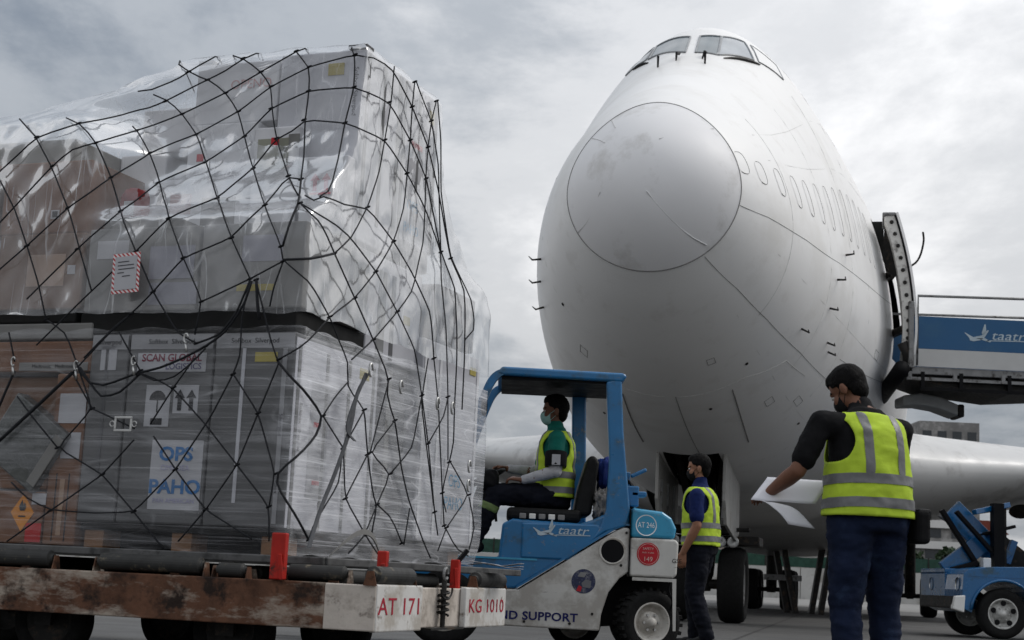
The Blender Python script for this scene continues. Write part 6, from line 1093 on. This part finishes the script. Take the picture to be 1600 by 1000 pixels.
MB().add([(.64+a, -.0035, .50+b) for a, b in ((0, 0), (.06, -.005), (.065, .05), (.02, .06), (-.01, .03))], [(0, 1, 2, 3, 4)]).build('sticker_patch', mat('sticker_grey', (.16, .16, .17), .5), dk_)
ft('GSE', 1.358, .73, .045, INK, -.014)
# bags behind the seat
bg = lump('blue_bag', (0, 0, .13), (.09, .12, .14), mat('blue_bag_cloth', (.012, .03, .16), .6, 0, .3, 8, .3, 10), .25, 11, loc=(.86-.03, FY+.45, 1.27)); tag(bg, 'dark blue bag behind the forklift seat', 'bag')
bg = lump('plastic_bag', (0, 0, .11), (.09, .11, .13), mat('crumpled_grey_plastic', (.20, .19, .18), .3, 0, .3, 14, 1., 16), .45, 4, loc=(.815, FY+.32, 1.04), n=30, sc_=4); tag(bg, 'crumpled pale plastic bag behind the forklift seat', 'bag')

# ================================================================ people
def remesh(mb_, voxel, smooth=3):
    me = bpy.data.meshes.new('tmp'); me.from_pydata([tuple(v) for v in mb_.v], [], mb_.f)
    bm = bmesh.new(); bm.from_mesh(me); bmesh.ops.recalc_face_normals(bm, faces=bm.faces); bm.to_mesh(me); bm.free()
    o = bpy.data.objects.new('tmp', me); COL.objects.link(o)
    q = o.modifiers.new('r', 'REMESH'); q.mode = 'VOXEL'; q.voxel_size = voxel
    if smooth: s_ = o.modifiers.new('s', 'SMOOTH'); s_.iterations = smooth; s_.factor = .6
    bpy.context.view_layer.update()
    out = bpy.data.meshes.new_from_object(o.evaluated_get(bpy.context.evaluated_depsgraph_get()))
    bpy.data.objects.remove(o); return out
def ell(mb_, c, r, M=None, n=14):
    rows_ = []
    for i in range(n+1):
        th = math.pi*i/n
        row = []
        for j in range(2*n):
            ph = math.pi*j/n; p = Vector((math.sin(th)*math.cos(ph)*r[0], math.sin(th)*math.sin(ph)*r[1], math.cos(th)*r[2]))
            row.append(Vector(c)+(M @ p if M else p))
        rows_.append(row)
    mb_.grid(rows_, True); return mb_
def cap(mb_, p0, p1, r0, r1, n=14, k=7):
    p0, p1 = Vector(p0), Vector(p1); d = (p1-p0).normalized(); L_ = (p1-p0).length
    path, rs = [], []
    for i in range(k+1): a = math.pi/2*(1-i/k); path.append(p0-d*r0*math.sin(a)); rs.append(max(.0008, r0*math.cos(a)))
    for i in range(1, 6): g = i/6; path.append(p0+d*L_*g); rs.append(r0+(r1-r0)*g)
    for i in range(k+1): a = math.pi/2*i/k; path.append(p1+d*r1*math.sin(a)); rs.append(max(.0008, r1*math.cos(a)))
    mb_.tube(path, rs, n); return mb_
def loft(mb_, secs, n=40, cap_ends=True, pw=2.4):
    """secs: (center, half depth x, half width y)"""
    rows_ = []
    for c, rx, ry in secs:
        row = []
        for j in range(n):
            t = 2*math.pi*j/n; ct, st_ = math.cos(t), math.sin(t)
            row.append(Vector(c)+Vector((rx*math.copysign(abs(ct)**(2/pw), ct), ry*math.copysign(abs(st_)**(2/pw), st_), 0)))
        rows_.append(row)
    k = len(mb_.v); mb_.grid(rows_, True)
    if cap_ends: mb_.f += [tuple(k+j for j in range(n)), tuple(k+(len(rows_)-1)*n+j for j in range(n))]; mb_.m += [mb_.mi]*2
    return mb_
def wrinkle(me, amp, sc_, st=(1, 1, 1), seed=0.):
    me.update(); ns = [v.normal.copy() for v in me.vertices]
    for v, n_ in zip(me.vertices, ns):
        q = Vector((v.co.x*st[0], v.co.y*st[1], v.co.z*st[2]))*sc_+Vector((seed, seed*.7, 0))
        f_ = noise.noise(q)*.6+(1-abs(noise.noise(q*1.9)))*.5-.3
        v.co += n_*amp*f_
def slab(me, p0, p1, nrm_, off):
    """the band of a mesh between two planes, pushed out along the normals"""
    m2 = me.copy(); bm = bmesh.new(); bm.from_mesh(m2)
    n_ = Vector(nrm_).normalized()
    bmesh.ops.bisect_plane(bm, geom=bm.verts[:]+bm.edges[:]+bm.faces[:], plane_co=p0, plane_no=-n_, clear_outer=True)
    bmesh.ops.bisect_plane(bm, geom=bm.verts[:]+bm.edges[:]+bm.faces[:], plane_co=p1, plane_no=n_, clear_outer=True)
    bm.normal_update()
    for v in bm.verts: v.co += v.normal*off
    bm.to_mesh(m2); bm.free(); return m2
def keep(me, test):
    bm = bmesh.new(); bm.from_mesh(me); bmesh.ops.delete(bm, geom=[f for f in bm.faces if not test(f.calc_center_median())], context='FACES')
    for _ in range(10):
        nw = {}
        for v in bm.verts:
            be = [e.other_vert(v) for e in v.link_edges if e.is_boundary]
            if len(be) == 2: nw[v] = v.co*.4+(be[0].co+be[1].co)*.3
        for v, c in nw.items(): v.co = c
    bm.to_mesh(me); bm.free(); return me
def setmat(me, m_): me.materials.clear(); me.materials.append(m_); return me
SKIN = mat('skin', (.27, .13, .08), .5, 0, .12, 9, .06, 80)
SKIND = mat('darker_skin', (.16, .075, .047), .5, 0, .12, 9, .06, 80)
HAIR = mat('black_hair', (.005, .0045, .0045), .6, 0, .4, 60, .8, 120, stretch=(1, 1, .3), spec=.06)
VEST = mat('fluorescent_vest_fabric', (.41, .56, .04), .75, 0, .10, 8, .15, 140)
REFL = mat('reflective_tape', (.12, .122, .125), .45, 0, .1, 20, .1, 200)
NAVYC = mat('dark_navy_cloth', (.007, .008, .013), .9, 0, .3, 10, .2, 90, spec=.12)
JEAN = mat('dark_jeans', (.008, .013, .032), .9, 0, .35, 5, .3, 150, dirt=((.018, .030, .062), .28, 5), spec=.12)
BLKC = mat('black_cloth', (.008, .008, .009), .9, 0, .3, 10, .2, 90, spec=.12)
BLUSH = mat('navy_blue_cloth', (.010, .018, .075), .9, 0, .25, 10, .2, 90, spec=.12)
GRNC = mat('green_cloth', (.006, .11, .085), .85, 0, .2, 10, .2, 90)
SLEEVE = mat('pale_arm_sleeve', (.42, .42, .44), .8, 0, .08, 20, .4, 60, stretch=(1, 1, 2))
MASKM = mat('surgical_mask_green', (.30, .50, .47), .8, 0, .06, 20)
SHOE = mat('black_shoe_leather', (.010, .010, .010), .45, spec=.12)
def hand(mb_, wrist, d, palm_n, curl=.35, side=1):
    """d: direction of the fingers, palm_n: palm normal; five separate fingers"""
    d = Vector(d).normalized(); pn = Vector(palm_n); pn = (pn-d*pn.dot(d)).normalized(); x = d.cross(pn)*side
    w = Vector(wrist)
    for q in (-.022, -.008, .008, .022): cap(mb_, w+x*q*.7+d*.005, w+d*.085+x*q*1.25, .015, .012, 10, 4)
    for q, ln in ((-.030, .058), (-.010, .075), (.011, .080), (.031, .070)):
        p = w+d*.085+x*q; dd = (d+x*q*2).normalized()
        for i, s_ in enumerate((.45, .32, .23)):
            a = curl*(i+.6); e = (dd*math.cos(a)+pn*math.sin(a)); r = p+e*ln*s_
            cap(mb_, p, r, .0092-.0008*i, .0086-.0008*i, 9, 4); p = r
    p = w+d*.025+x*.028; q = p+(d*.55+x*.7+pn*.25).normalized()*.04; cap(mb_, p, q, .014, .011, 9, 4); cap(mb_, q, q+(d*.8+x*.25+pn*.4).normalized()*.038, .011, .0085, 9, 4)
def person(label, loc, heading, pel, lean=(0, 0), arms=None, legs=None, girth=1., head=(0, 0), skin=SKIN, shirt=BLKC, trousers=NAVYC, mask=BLKC, hairlen=0., cuff=False, sleeve_to=.72, arm_cover=None, scale=1., headoff=(0, 0, 0), vestlow=.0):
    P_ = thing('person', label, 'person', loc, heading)
    def sp(z): k = (z)/.52; return Vector((lean[0]*k, lean[1]*k, pel+z))          # spine point
    prof = [(-.10, .105, .165), (.0, .125, .178), (.10, .125, .172), (.20, .122, .168), (.30, .125, .176), (.38, .118, .182), (.43, .098, .165), (.47, .078, .118), (.505, .062, .072)]
    def torso(g, extra, lo=-.10, hi=.505):
        out = []
        for z, rx, ry in prof:
            if z < lo-.001 or z > hi+.001: continue
            k = g if z < .25 else 1+(g-1)*max(0, (.45-z)/.2)
            out.append((sp(z), (rx*(1+(k-1)*1.1)+extra), (ry*k+extra)))
        return out
    Mh = Matrix.Rotation(head[0], 3, 'Z') @ Matrix.Rotation(head[1], 3, 'Y')
    hp = sp(.53)+Vector(headoff)
    H = lambda q: hp+Mh @ Vector(q)
    # ---- one continuous body
    mb_ = MB()
    loft(mb_, torso(girth*.93, -.012))
    cap(mb_, sp(.46), H((.0, 0, .06)), .058, .053)
    ell(mb_, H((-.005, 0, .150)), (.098, .077, .098), Mh); ell(mb_, H((.030, 0, .085)), (.066, .060, .082), Mh); ell(mb_, H((.045, 0, .045)), (.045, .045, .04), Mh)
    ell(mb_, H((.098, 0, .092)), (.018, .013, .026), Mh); ell(mb_, H((.108, 0, .080)), (.014, .016, .012), Mh); ell(mb_, H((.083, 0, .140)), (.018, .05, .014), Mh)
    ell(mb_, H((.088, 0, .045)), (.014, .026, .010), Mh); ell(mb_, H((.06, .045, .085)), (.03, .02, .03), Mh); ell(mb_, H((.06, -.045, .085)), (.03, .02, .03), Mh)
    for s_ in (-1, 1):
        ell(mb_, H((-.008, s_*.078, .105)), (.020, .010, .034), Mh); ell(mb_, H((-.014, s_*.084, .115)), (.012, .008, .022), Mh)
    for s_, a in arms.items():
        sh, eb, wr = (Vector(q) for q in a[:3]); cap(mb_, sp(.40), sh, .06, .056); cap(mb_, sh, eb, .053, .042); cap(mb_, eb, eb+(wr-eb)*.35, .042, .043); cap(mb_, eb+(wr-eb)*.35, wr, .043, .028)
        hand(mb_, wr, a[3], a[4], a[5], a[6] if len(a) > 6 else 1)
    for s_, l in legs.items():
        hp_, kn, an = (Vector(q) for q in l[:3]); cap(mb_, sp(-.06), hp_, .09, .085); cap(mb_, hp_, kn, .08, .055); cap(mb_, kn, an, .053, .036)
    bm_ = remesh(mb_, .0072, 2); setmat(bm_, skin); link('body', bm_, P_, True)
    # eyes
    for s_ in (-1, 1):
        e = MB(); ell(e, H((.084, s_*.031, .118)), (.011, .015, .0095), Mh, 8); e.build('eye', mat('eye_white', (.5, .48, .45), .2), P_, smooth=True)
        e = MB(); ell(e, H((.0925, s_*.031, .118)), (.004, .0065, .0065), Mh, 6); e.build('iris', INK, P_, smooth=True)
        e = MB(); cap(e, H((.090, s_*.012, .140)), H((.075, s_*.055, .141)), .006, .004, 8, 3); e.build('eyebrow', HAIR, P_, smooth=True)
    # hair
    mb_ = MB(); ell(mb_, H((-.008, 0, .154)), (.1025, .0805, .1015), Mh, 20); ell(mb_, H((-.040, 0, .105)), (.056, .062, .075), Mh, 16); ell(mb_, H((.03, 0, .203)), (.060, .060, .045), Mh, 14)
    me = remesh(mb_, .008, 2); Mi = Mh.inverted()
    def hk_(c):
        q = Mi @ (c-hp)
        if q.x > .052 and q.z < .186: return False
        if q.x > .012 and q.z < .148: return False
        if q.x > -.03 and q.z < .10: return False
        return q.z > .035-hairlen
    keep(me, hk_); wrinkle(me, .005, 70, (1, 1, .5)); setmat(me, HAIR); link('hair', me, P_, True, solid=.006)
    # mask
    if mask:
        mb_ = MB(); ell(mb_, H((.036, 0, .068)), (.080, .066, .066), Mh, 18); ell(mb_, H((.070, 0, .078)), (.05, .040, .048), Mh, 14)
        me = remesh(mb_, .007, 3); keep(me, lambda c: (lambda q: q.x > .036+.25*max(0, abs(q.y)-.05) and q.z < .108 and q.z > .008)(Mi @ (c-hp))); setmat(me, mask); mk_ = link('face_mask', me, P_, True, solid=.003)
        for s_ in (-1, 1): MB().tube([H((.04, s_*.066, .095)), H((-.0, s_*.083, .12)), H((-.02, s_*.08, .10))], .002, 5).build('ear_loop', mask, mk_); MB().tube([H((.04, s_*.066, .04)), H((-.01, s_*.08, .085))], .002, 5).build('ear_loop', mask, mk_)
    # shirt
    mb_ = MB(); loft(mb_, torso(girth, .004)); cap(mb_, sp(.42), H((0, 0, .005)), .074, .064)
    for s_, a in arms.items():
        sh, eb, wr = (Vector(q) for q in a[:3]); e2 = sh+(eb-sh)*sleeve_to
        cap(mb_, sp(.385)+Vector((0, s_*.06, 0)), sh, .080, .068); cap(mb_, sh, e2, .065, .064, 16, 4)
    me = remesh(mb_, .011, 4); wrinkle(me, .009, 10, (1, 1, 1), 3); wrinkle(me, .004, 24, (1, 1, 1.5), 6); setmat(me, shirt); link('shirt', me, P_, True)
    if arm_cover:
        for s_, a in arms.items():
            sh, eb, wr = (Vector(q) for q in a[:3]); mb_ = MB(); cap(mb_, sh+(eb-sh)*.55, eb, .056, .050); cap(mb_, eb, wr+(eb-wr)*.05, .050, .034)
            me = remesh(mb_, .008, 3); wrinkle(me, .006, 26, (1, 1, 1), 5); setmat(me, arm_cover); link('arm_sleeve', me, P_, True)
    # trousers
    mb_ = MB(); loft(mb_, [(sp(-.12), .118*girth, .168*girth), (sp(-.04), .130*girth, .182*girth), (sp(.06), .124*girth, .176*girth), (sp(.10), .12*girth, .172*girth)])
    for s_, l in legs.items():
        hp_, kn, an = (Vector(q) for q in l[:3]); cap(mb_, sp(-.04)+Vector((0, s_*.05, 0)), hp_, .115*girth, .108*girth); cap(mb_, hp_, kn, .106*girth, .082); cap(mb_, kn, an, .080, .066)
    me = remesh(mb_, .012, 4); wrinkle(me, .018, 8, (1, 1, 1.3), 9); wrinkle(me, .010, 19, (1, 1, 2.2), 2); setmat(me, trousers); tr_ = link('trousers', me, P_, True)
    if cuff:
        for s_, l in legs.items():
            kn, an = Vector(l[1]), Vector(l[2]); d = an-kn; c0 = kn+d*.22; c1 = kn+d*.36
            b2 = slab(me, c0, c1, d, .004); keep(b2, lambda c: (c-(c0+c1)/2).length < .14); setmat(b2, mat('cuff_band', (.14, .20, .07), .5)); link('reflective_cuff', b2, tr_, True)
    # shoes
    for s_, l in legs.items():
        an, toe = Vector(l[2]), Vector(l[3]); d = (toe-an); d2 = Vector((d.x, d.y, 0)).normalized() if abs(d.x)+abs(d.y) > .01 else Vector((1, 0, 0))
        mb_ = MB(); cap(mb_, an+Vector((0, 0, -.0)), an+Vector((0, 0, -.045)), .052, .05); cap(mb_, an-d2*.035+Vector((0, 0, -.05)), toe, .046, .040); cap(mb_, an+d2*.03+Vector((0, 0, -.03)), toe-d2*.06+Vector((0, 0, .015)), .045, .038)
        me = remesh(mb_, .009, 3); setmat(me, SHOE); link('shoe', me, P_, True)
    # vest: a sleeveless shell over the torso
    mb_ = MB(); g2 = girth*1.04
    secs = torso(g2, .020, -.0-vestlow)
    lowest = secs[0]; secs = [(lowest[0]+Vector((0, 0, -.055-vestlow)), lowest[1]*1.03, lowest[2]*1.04)]+secs
    loft(mb_, secs[:-1], 48, True)
    me = remesh(mb_, .012, 3); wrinkle(me, .012, 7, (1, 1, 1.8), 1.5); wrinkle(me, .006, 17, (1, 1, .6), 4.)
    zb_ = secs[0][0].z+.012; zt_ = sp(.475).z
    arm_c = {s_: Vector(a[0]) for s_, a in arms.items()}
    def vk(c):
        if c.z < zb_: return False
        q = c-sp(c.z-pel)
        if c.z > zt_: return False
        if ((abs(q.y)-.235)/.080)**2+((c.z-pel-.345)/.135)**2 < 1: return False      # armholes
        if abs(q.y) > .205 and c.z > pel+.3: return False
        if q.x > .04 and c.z > pel+.26 and abs(q.y) < (c.z-pel-.26)*.42: return False  # v neck
        return True
    full = me.copy(); keep(me, vk); setmat(me, VEST); v_ = link('safety_vest', me, P_, True, solid=.006)
    for z in (-.012, .105):
        b2 = slab(full, sp(z), sp(z+.05), (lean[0], lean[1], .52), .0065); setmat(b2, REFL); link('reflective_band', b2, v_, True)
    for s_ in (-1, 1):
        b2 = slab(full, sp(.2)+Vector((0, s_*.092-.024, 0)), sp(.2)+Vector((0, s_*.092+.024, 0)), (0, 1, 0), .0055); keep(b2, lambda c: vk(c) and c.z > pel+.15); setmat(b2, REFL); link('reflective_brace', b2, v_, True)
    P_.scale = (scale,)*3
    return P_, sp, H
# local frame: x forward, y to the person's left, z up
def W2L(root_xy, heading, pts):
    c, s_ = math.cos(heading), math.sin(heading); out = []
    for X, Y, Z in pts: dx, dy = X-root_xy[0], Y-root_xy[1]; out.append((dx*c+dy*s_, -dx*s_+dy*c, Z))
    return out
# --- man with papers, back to us
hd = R_(112); rx, ry = 1.825, 7.72
sh, eb, wr = W2L((rx, ry), hd, [(1.575, 7.66, 1.375), (1.455, 7.66, 1.13), (1.355, 7.83, 1.035)])
fd = W2L((0, 0), hd, [(-.45, .85, -.18)])[0]; pn_ = W2L((0, 0), hd, [(.2, .1, -1)])[0]
m1, sp1, H1 = person('man in black shirt and yellow vest reading papers, back to camera', (rx, ry, 0), hd, .965, (.03, .0),
    {1: (sh, eb, wr, fd, pn_, .45, -1), -1: ((.02, -.205, 1.365), (.13, -.24, 1.12), (.33, -.06, 1.08), (.8, .5, 0), (.2, .6, -.6), .5, 1)},
    {1: ((0, .10, .88), (.02, .115, .48), (-.01, .12, .09), (.15, .135, .045)), -1: ((0, -.10, .88), (.05, -.13, .48), (.03, -.15, .09), (.19, -.17, .045))},
    girth=1.13, head=(R_(24), R_(34)), skin=SKIND, shirt=BLKC, trousers=JEAN, mask=BLKC, headoff=(.045, 0, -.02))
MB().tube([Vector((math.cos(t)*.148+.005, math.sin(t)*.207, .985)) for t in [2*math.pi*k/40 for k in range(40)]], .012, 6, closed=True).build('belt', BLACK, m1, smooth=True)
# pouch and radio on his belt
pc = thing('belt_pouch', 'black belt pouch on the right hip of the man with papers', 'pouch', (rx+.255, ry+.03, .80), R_(20))
MB().box((-.04, -.06, 0), (.045, .06, .17)).build('pouch', BLKC, pc, bevel=.025, seg=3); MB().box((-.03, -.05, .12), (.052, .05, .175)).build('flap', BLACK, pc, bevel=.012)
# papers in his hand
SHEETP = mat('white_paper', (.62, .62, .66), .7, 0, .03, 8)
def paper(label, c0, ex, ey, droop, seed):
    rows_ = []; c0, ex, ey = Vector(c0), Vector(ex), Vector(ey)
    for i in range(13):
        a = i/12; row = []
        for j in range(9):
            b = j/8; p = c0+ex*a+ey*b+Vector((0, 0, -droop*(a-.15)**2*(1 if a > .15 else 0)+.012*noise.noise(Vector((a*2, b*2, seed)))))
            row.append(p)
        rows_.append(row)
    o = MB().grid(rows_).build('paper_sheet', SHEETP, smooth=True, solid=.0012); return tag(o, label, 'paper', 'papers held by the man')
paper('white paper sheet held flat by the man in black', (1.245, 7.78, .985), (.33, .02, -.005), (.10, .10, .125), .0, 1)
paper('white paper sheet hanging down under the man\'s hand', (1.26, 7.77, .985), (.17, -.03, -.03), (.14, .03, -.015), .12, 5)
# --- man walking left, in the middle distance
hd = R_(158); rx, ry = 1.80, 14.0
m2, sp2, H2 = person('man in navy shirt and yellow vest walking behind the forklift', (rx, ry, 0), hd, .945, (.02, 0),
    {1: ((.0, .20, 1.335), (-.02, .235, 1.07), (.10, .225, .835), (.1, .0, -1), (.3, -1, 0), .5, -1), -1: ((0, -.20, 1.335), (.03, -.24, 1.07), (.14, -.2, .85), (.1, 0, -1), (.2, 1, 0), .5, 1)},
    {1: ((0, .09, .87), (.02, .10, .48), (-.10, .10, .115), (.05, .11, .05)), -1: ((0, -.09, .87), (.08, -.10, .48), (.05, -.10, .09), (.21, -.10, .045))},
    girth=1.06, head=(R_(8), R_(6)), skin=SKIN, shirt=BLUSH, trousers=NAVYC, mask=BLKC, scale=1.01)
# --- forklift driver
hd = R_(178); rx, ry = .41, FY+.50; B0 = 1.20
m3, sp3, H3 = person('forklift driver in green shirt, yellow vest and green mask', (rx, ry, 0), hd, B0, (.0, 0),
    {1: ((.0, .20, B0+.405), (.0, .24, B0+.15), (.25, .20, B0+.075), (.9, -.1, .12), (.0, -.3, -1), .75, -1), -1: ((.03, -.20, B0+.405), (.14, -.25, B0+.17), (.38, -.14, B0+.18), (.9, .1, .05), (0, .3, -1), .75, 1)},
    {1: ((.03, .10, B0-.04), (.46, .17, B0-.04), (.60, .19, .80), (.75, .2, .745)), -1: ((.03, -.10, B0-.04), (.48, -.14, B0-.02), (.64, -.15, .80), (.79, -.15, .745))},
    girth=1.0, head=(R_(0), R_(2)), skin=SKIND, shirt=GRNC, trousers=NAVYC, mask=MASKM, cuff=True, sleeve_to=.68, arm_cover=SLEEVE, headoff=(.015, 0, -.01), scale=1.035)
ab = MB(); a0, a1 = Vector((.0, .215, B0+.30)), Vector((.0, .232, B0+.18)); ab.lathe([(.082, 0), (.086, .01), (.085, .11), (.08, .12)], a0, (a1-a0), 24); ab.build('arm_band', BLKC, m3, smooth=True)
MB().box((-.035, .309, B0+.195), (.03, .313, B0+.275)).build('id_card', LABELW, m3)

# ================================================================ passenger stairs truck (faces left), docked at the entry door
TX, TY = 7.45, 23.0
tk = thing('stairs_truck', 'blue airport stairs truck docked at the airliner door', 'truck', (0, TY, 0))
CHR = mat('pale_steel_wheel', (.50, .50, .48), .45, .2, .1, 12, dirt=((.2, .19, .18), .3, 12))
hood = [(6.86, .42), (6.84, .70), (6.86, .93), (6.93, 1.0), (7.2, 1.045), (8.15, 1.085), (8.3, 1.1), (8.3, .45), (7.95, .45)]
arch = [(7.45+.47*math.cos(t), .37+.47*math.sin(t)) for t in [R_(8)+R_(172)*k/14 for k in range(15)]]
MB().prism(hood+arch[:]+[(6.97, .37)], 0, 1.9).build('hood', TRBLUE, tk, bevel=.03, seg=3)
MB().tube([(7.45+.49*math.cos(t), -.012, .37+.49*math.sin(t)) for t in [R_(5)+R_(170)*k/16 for k in range(17)]], .022, 6).build('arch_lip', TRBLUE, tk, smooth=True)
MB().box((6.92, -.006, .90), (8.25, .01, .915)).build('hood_crease', TRBLUE, tk)
MB().box((6.70, .05, .42), (6.85, 1.85, .60)).build('bumper', DARK, tk, bevel=.02)
MB().prism([(6.69, .41), (6.86, .36), (6.88, .62), (6.72, .60)], -.03, .12).build('bumper_corner', WHITEP, tk, bevel=.02)
for y in (.25, 1.65): MB().lathe([(.0, -.03), (.09, -.02), (.1, .02)], (6.85, y, .78), (-1, 0, 0), 18).build('headlight', STEEL, tk, smooth=True)
cab = MB().prism([(8.3, .4), (8.3, 1.1), (8.75, 1.85), (9.9, 1.9), (10.0, 1.1), (10.0, .4)], 0, 1.9).build('cab', TRBLUE, tk, bevel=.04)
MB().box((10.0, .1, .6), (14.0, 1.8, .8)).build('chassis_frame', DARK, tk)
def stairs_wheel(x, y, s_=1):
    o = truck_wheel(tk, (x, y, .37), .37, .24, 0, False, CHR)
    for k in range(5):
        th = 2*math.pi*k/5+.3; q = Vector((x+math.cos(th)*.155, y-.105*s_, .37+math.sin(th)*.155)); disc(MB(), q, .042, (0, -1, 0), 14).build('rim_hole', BLACK, o)
stairs_wheel(7.45, .13); stairs_wheel(7.45, 1.77, -1); stairs_wheel(12.8, .13); stairs_wheel(12.8, 1.77, -1)
# front lifting frame: blue box with diagonal arms carrying the platform
mb = MB(); mb.box((6.84, .9, .42), (7.32, 2.3, .55)); mb.box((6.84, .9, .55), (6.94, 2.3, .95)); mb.box((6.84, .92, .95), (7.32, 2.3, 1.02)); mb.box((6.94, 1.0, .55), (7.32, 2.2, .94)); mb.build('front_frame', TRBLUE, tk, bevel=.015)
for a, b, w_, m_ in (((6.92, 1.2, .98), (7.57, 1.2, 1.50), .3, TRBLUE), ((7.04, 1.3, 1.95), (7.87, 1.3, 1.15), .36, TRBLUE), ((6.84, 1.1, 1.92), (7.42, 1.1, 1.05), .07, BLACK), ((7.04, 1.0, 1.90), (7.77, 1.0, 1.12), .06, BLACK), ((6.92, 1.5, 1.86), (7.32, 1.5, 1.62), .06, GREYM), ((7.32, 1.0, 1.9), (7.92, 1.2, 2.05), .08, TRBLUE), ((7.42, 1.2, 1.55), (8.02, 1.2, 1.72), .05, BLACK), ((6.97, 1.0, 1.0), (7.37, 1.0, 1.12), .08, BLACK)):
    MB().bar(a, b, w_, .12, (0, 1, 0)).build('lift_arm', m_, tk, bevel=.01)
MB().box((7.60, .9, 1.05), (7.76, 1.1, 2.05)).build('lift_post', BLACK, tk); MB().box((7.84, 1.2, 1.05), (7.89, 1.3, 2.05)).build('lift_post', DARK, tk)
MB().box((7.40, .8, 1.05), (7.52, 1.0, 1.2)).build('lamp_box', WHITEP, tk, bevel=.01)
MB().bar((7.92, 1.3, 1.15), (8.04, 1.3, 1.5), .1, .1).build('lift_arm', TRBLUE, tk)
MB().prism([(7.97, 1.6), (8.72, 1.05), (7.97, 1.05)], 1.6, 1.64).build('gusset', DARK, tk)
# platform
PY0, PY1 = 1.9, 3.6
Z = lambda z: z
pf_ = MB().box((6.58, PY0, 4.16), (9.2, PY1, 4.28)).build('platform', GREYM, tk, bevel=.01)
MB().box((6.60, PY0-.03, 4.58), (9.2, PY0, 5.12)).build('side_panel', PBLUE, tk); MB().box((6.60, PY0-.03, 4.285), (9.2, PY0, 4.577)).build('side_panel', mat('pale_panel', (.50, .50, .49), .6, 0, .08, 1.5), tk); MB().box((6.60, PY1, 4.285), (9.2, PY1+.03, 5.12)).build('side_panel', PBLUE, tk)
for y in (PY0-.02, PY1+.02):
    MB().tube([(6.66, y, 4.3), (6.68, y, 5.46), (9.2, y, 5.50)], .024, 8).build('hand_rail', GREYM, tk, smooth=True)
    MB().box((6.52, y-.05, 4.25), (6.60, y+.05, 5.36)).build('end_post', GREYM, tk, bevel=.01)
for z, h_, m_ in ((4.06, .05, GREYM), (3.9, .05, BLACK)): MB().box((6.5 if z > 4 else 6.72, PY0-.01, z), (9.2, PY0+.05, z+h_)).build('under_rail', m_, tk)
for x, m_ in ((6.52, GREYM), (6.73, BLACK), (7.26, GREYM), (7.36, BLACK), (8.05, GREYM), (8.15, BLACK), (8.9, GREYM)): MB().box((x, PY0-.02, 3.92 if m_ is BLACK else 4.06), (x+.06, PY0+.06, 4.20)).build('rail_post', m_, tk)
MB().prism([(6.6, 4.15), (9.2, 4.15), (9.2, 3.98), (8.2, 3.90), (7.0, 4.02)], PY0+.1, PY1-.1).build('platform_beam', DARK, tk)
MB().cyl((6.38, PY0-.15, 4.22), (6.52, PY1+.1, 3.98), .13, n=18).build('dock_bumper', BLACK, tk, smooth=True)
logo(tk, 7.72, PY0-.034, 4.80, .46, LGREY)
# curved white fairing hanging under the platform
MB().prism([(6.70, 3.93), (7.0, 3.98), (7.35, 3.93), (7.68, 3.80), (7.66, 3.62), (7.3, 3.74), (7.0, 3.78), (6.70, 3.76)], PY0+1.0, PY0+1.6).build('stair_fairing', mat('fairing_grey', (.46, .46, .44), .5), tk, bevel=.03)
MB().box((7.63, PY0+.97, 3.60), (7.74, PY0+1.5, 3.82)).build('fairing_end', DARK, tk, bevel=.03)
# flight of steps going down to the right
for k in range(16):
    x = 9.2+k*.3; z = 4.2-k*.2; MB().box((x, PY0+.05, z-.04), (x+.32, PY1-.05, z)).build('step', GREYM, tk)
for y in (PY0, PY1): MB().bar((9.2, y, 4.15), (14.0, y, .95), .06, .3, (0, 1, 0)).build('stringer', PBLUE, tk); MB().bar((9.2, y, 4.8), (14.0, y, 1.6), .05, .6, (0, 1, 0)).build('stair_panel', PBLUE, tk); MB().tube([(9.2, y, 5.5), (14.0, y, 2.3)], .024, 8).build('hand_rail', GREYM, tk)
MB().box((11.8, PY0, .75), (11.95, PY1, 2.4)).build('rear_support', DARK, tk)
# dark trestle stands far under the belly
for i, (px, lb) in enumerate(((8.15, 'dark slanted trestle under the airliner belly, left of man with papers'),)):
    t = thing('trestle_stand', lb, 'stand', (px, 41, 0))
    for a, b in (((-.35, 0, 0), (-.75, 0, 2.0)), ((.30, 0, 0), (.62, 0, 2.0)), ((-.35, 1.2, 0), (-.75, 1.2, 2.0)), ((.30, 1.2, 0), (.62, 1.2, 2.0))): MB().bar(a, b, .14, .2, (0, 1, 0)).build('leg', DARK, t)
    MB().box((-.9, -.1, 1.95), (.8, 1.3, 2.02)).build('top_beam', DARK, t); MB().box((-1.1, .5, .85), (-.1, .6, 1.0)).build('cross_bar', GREYM, t)
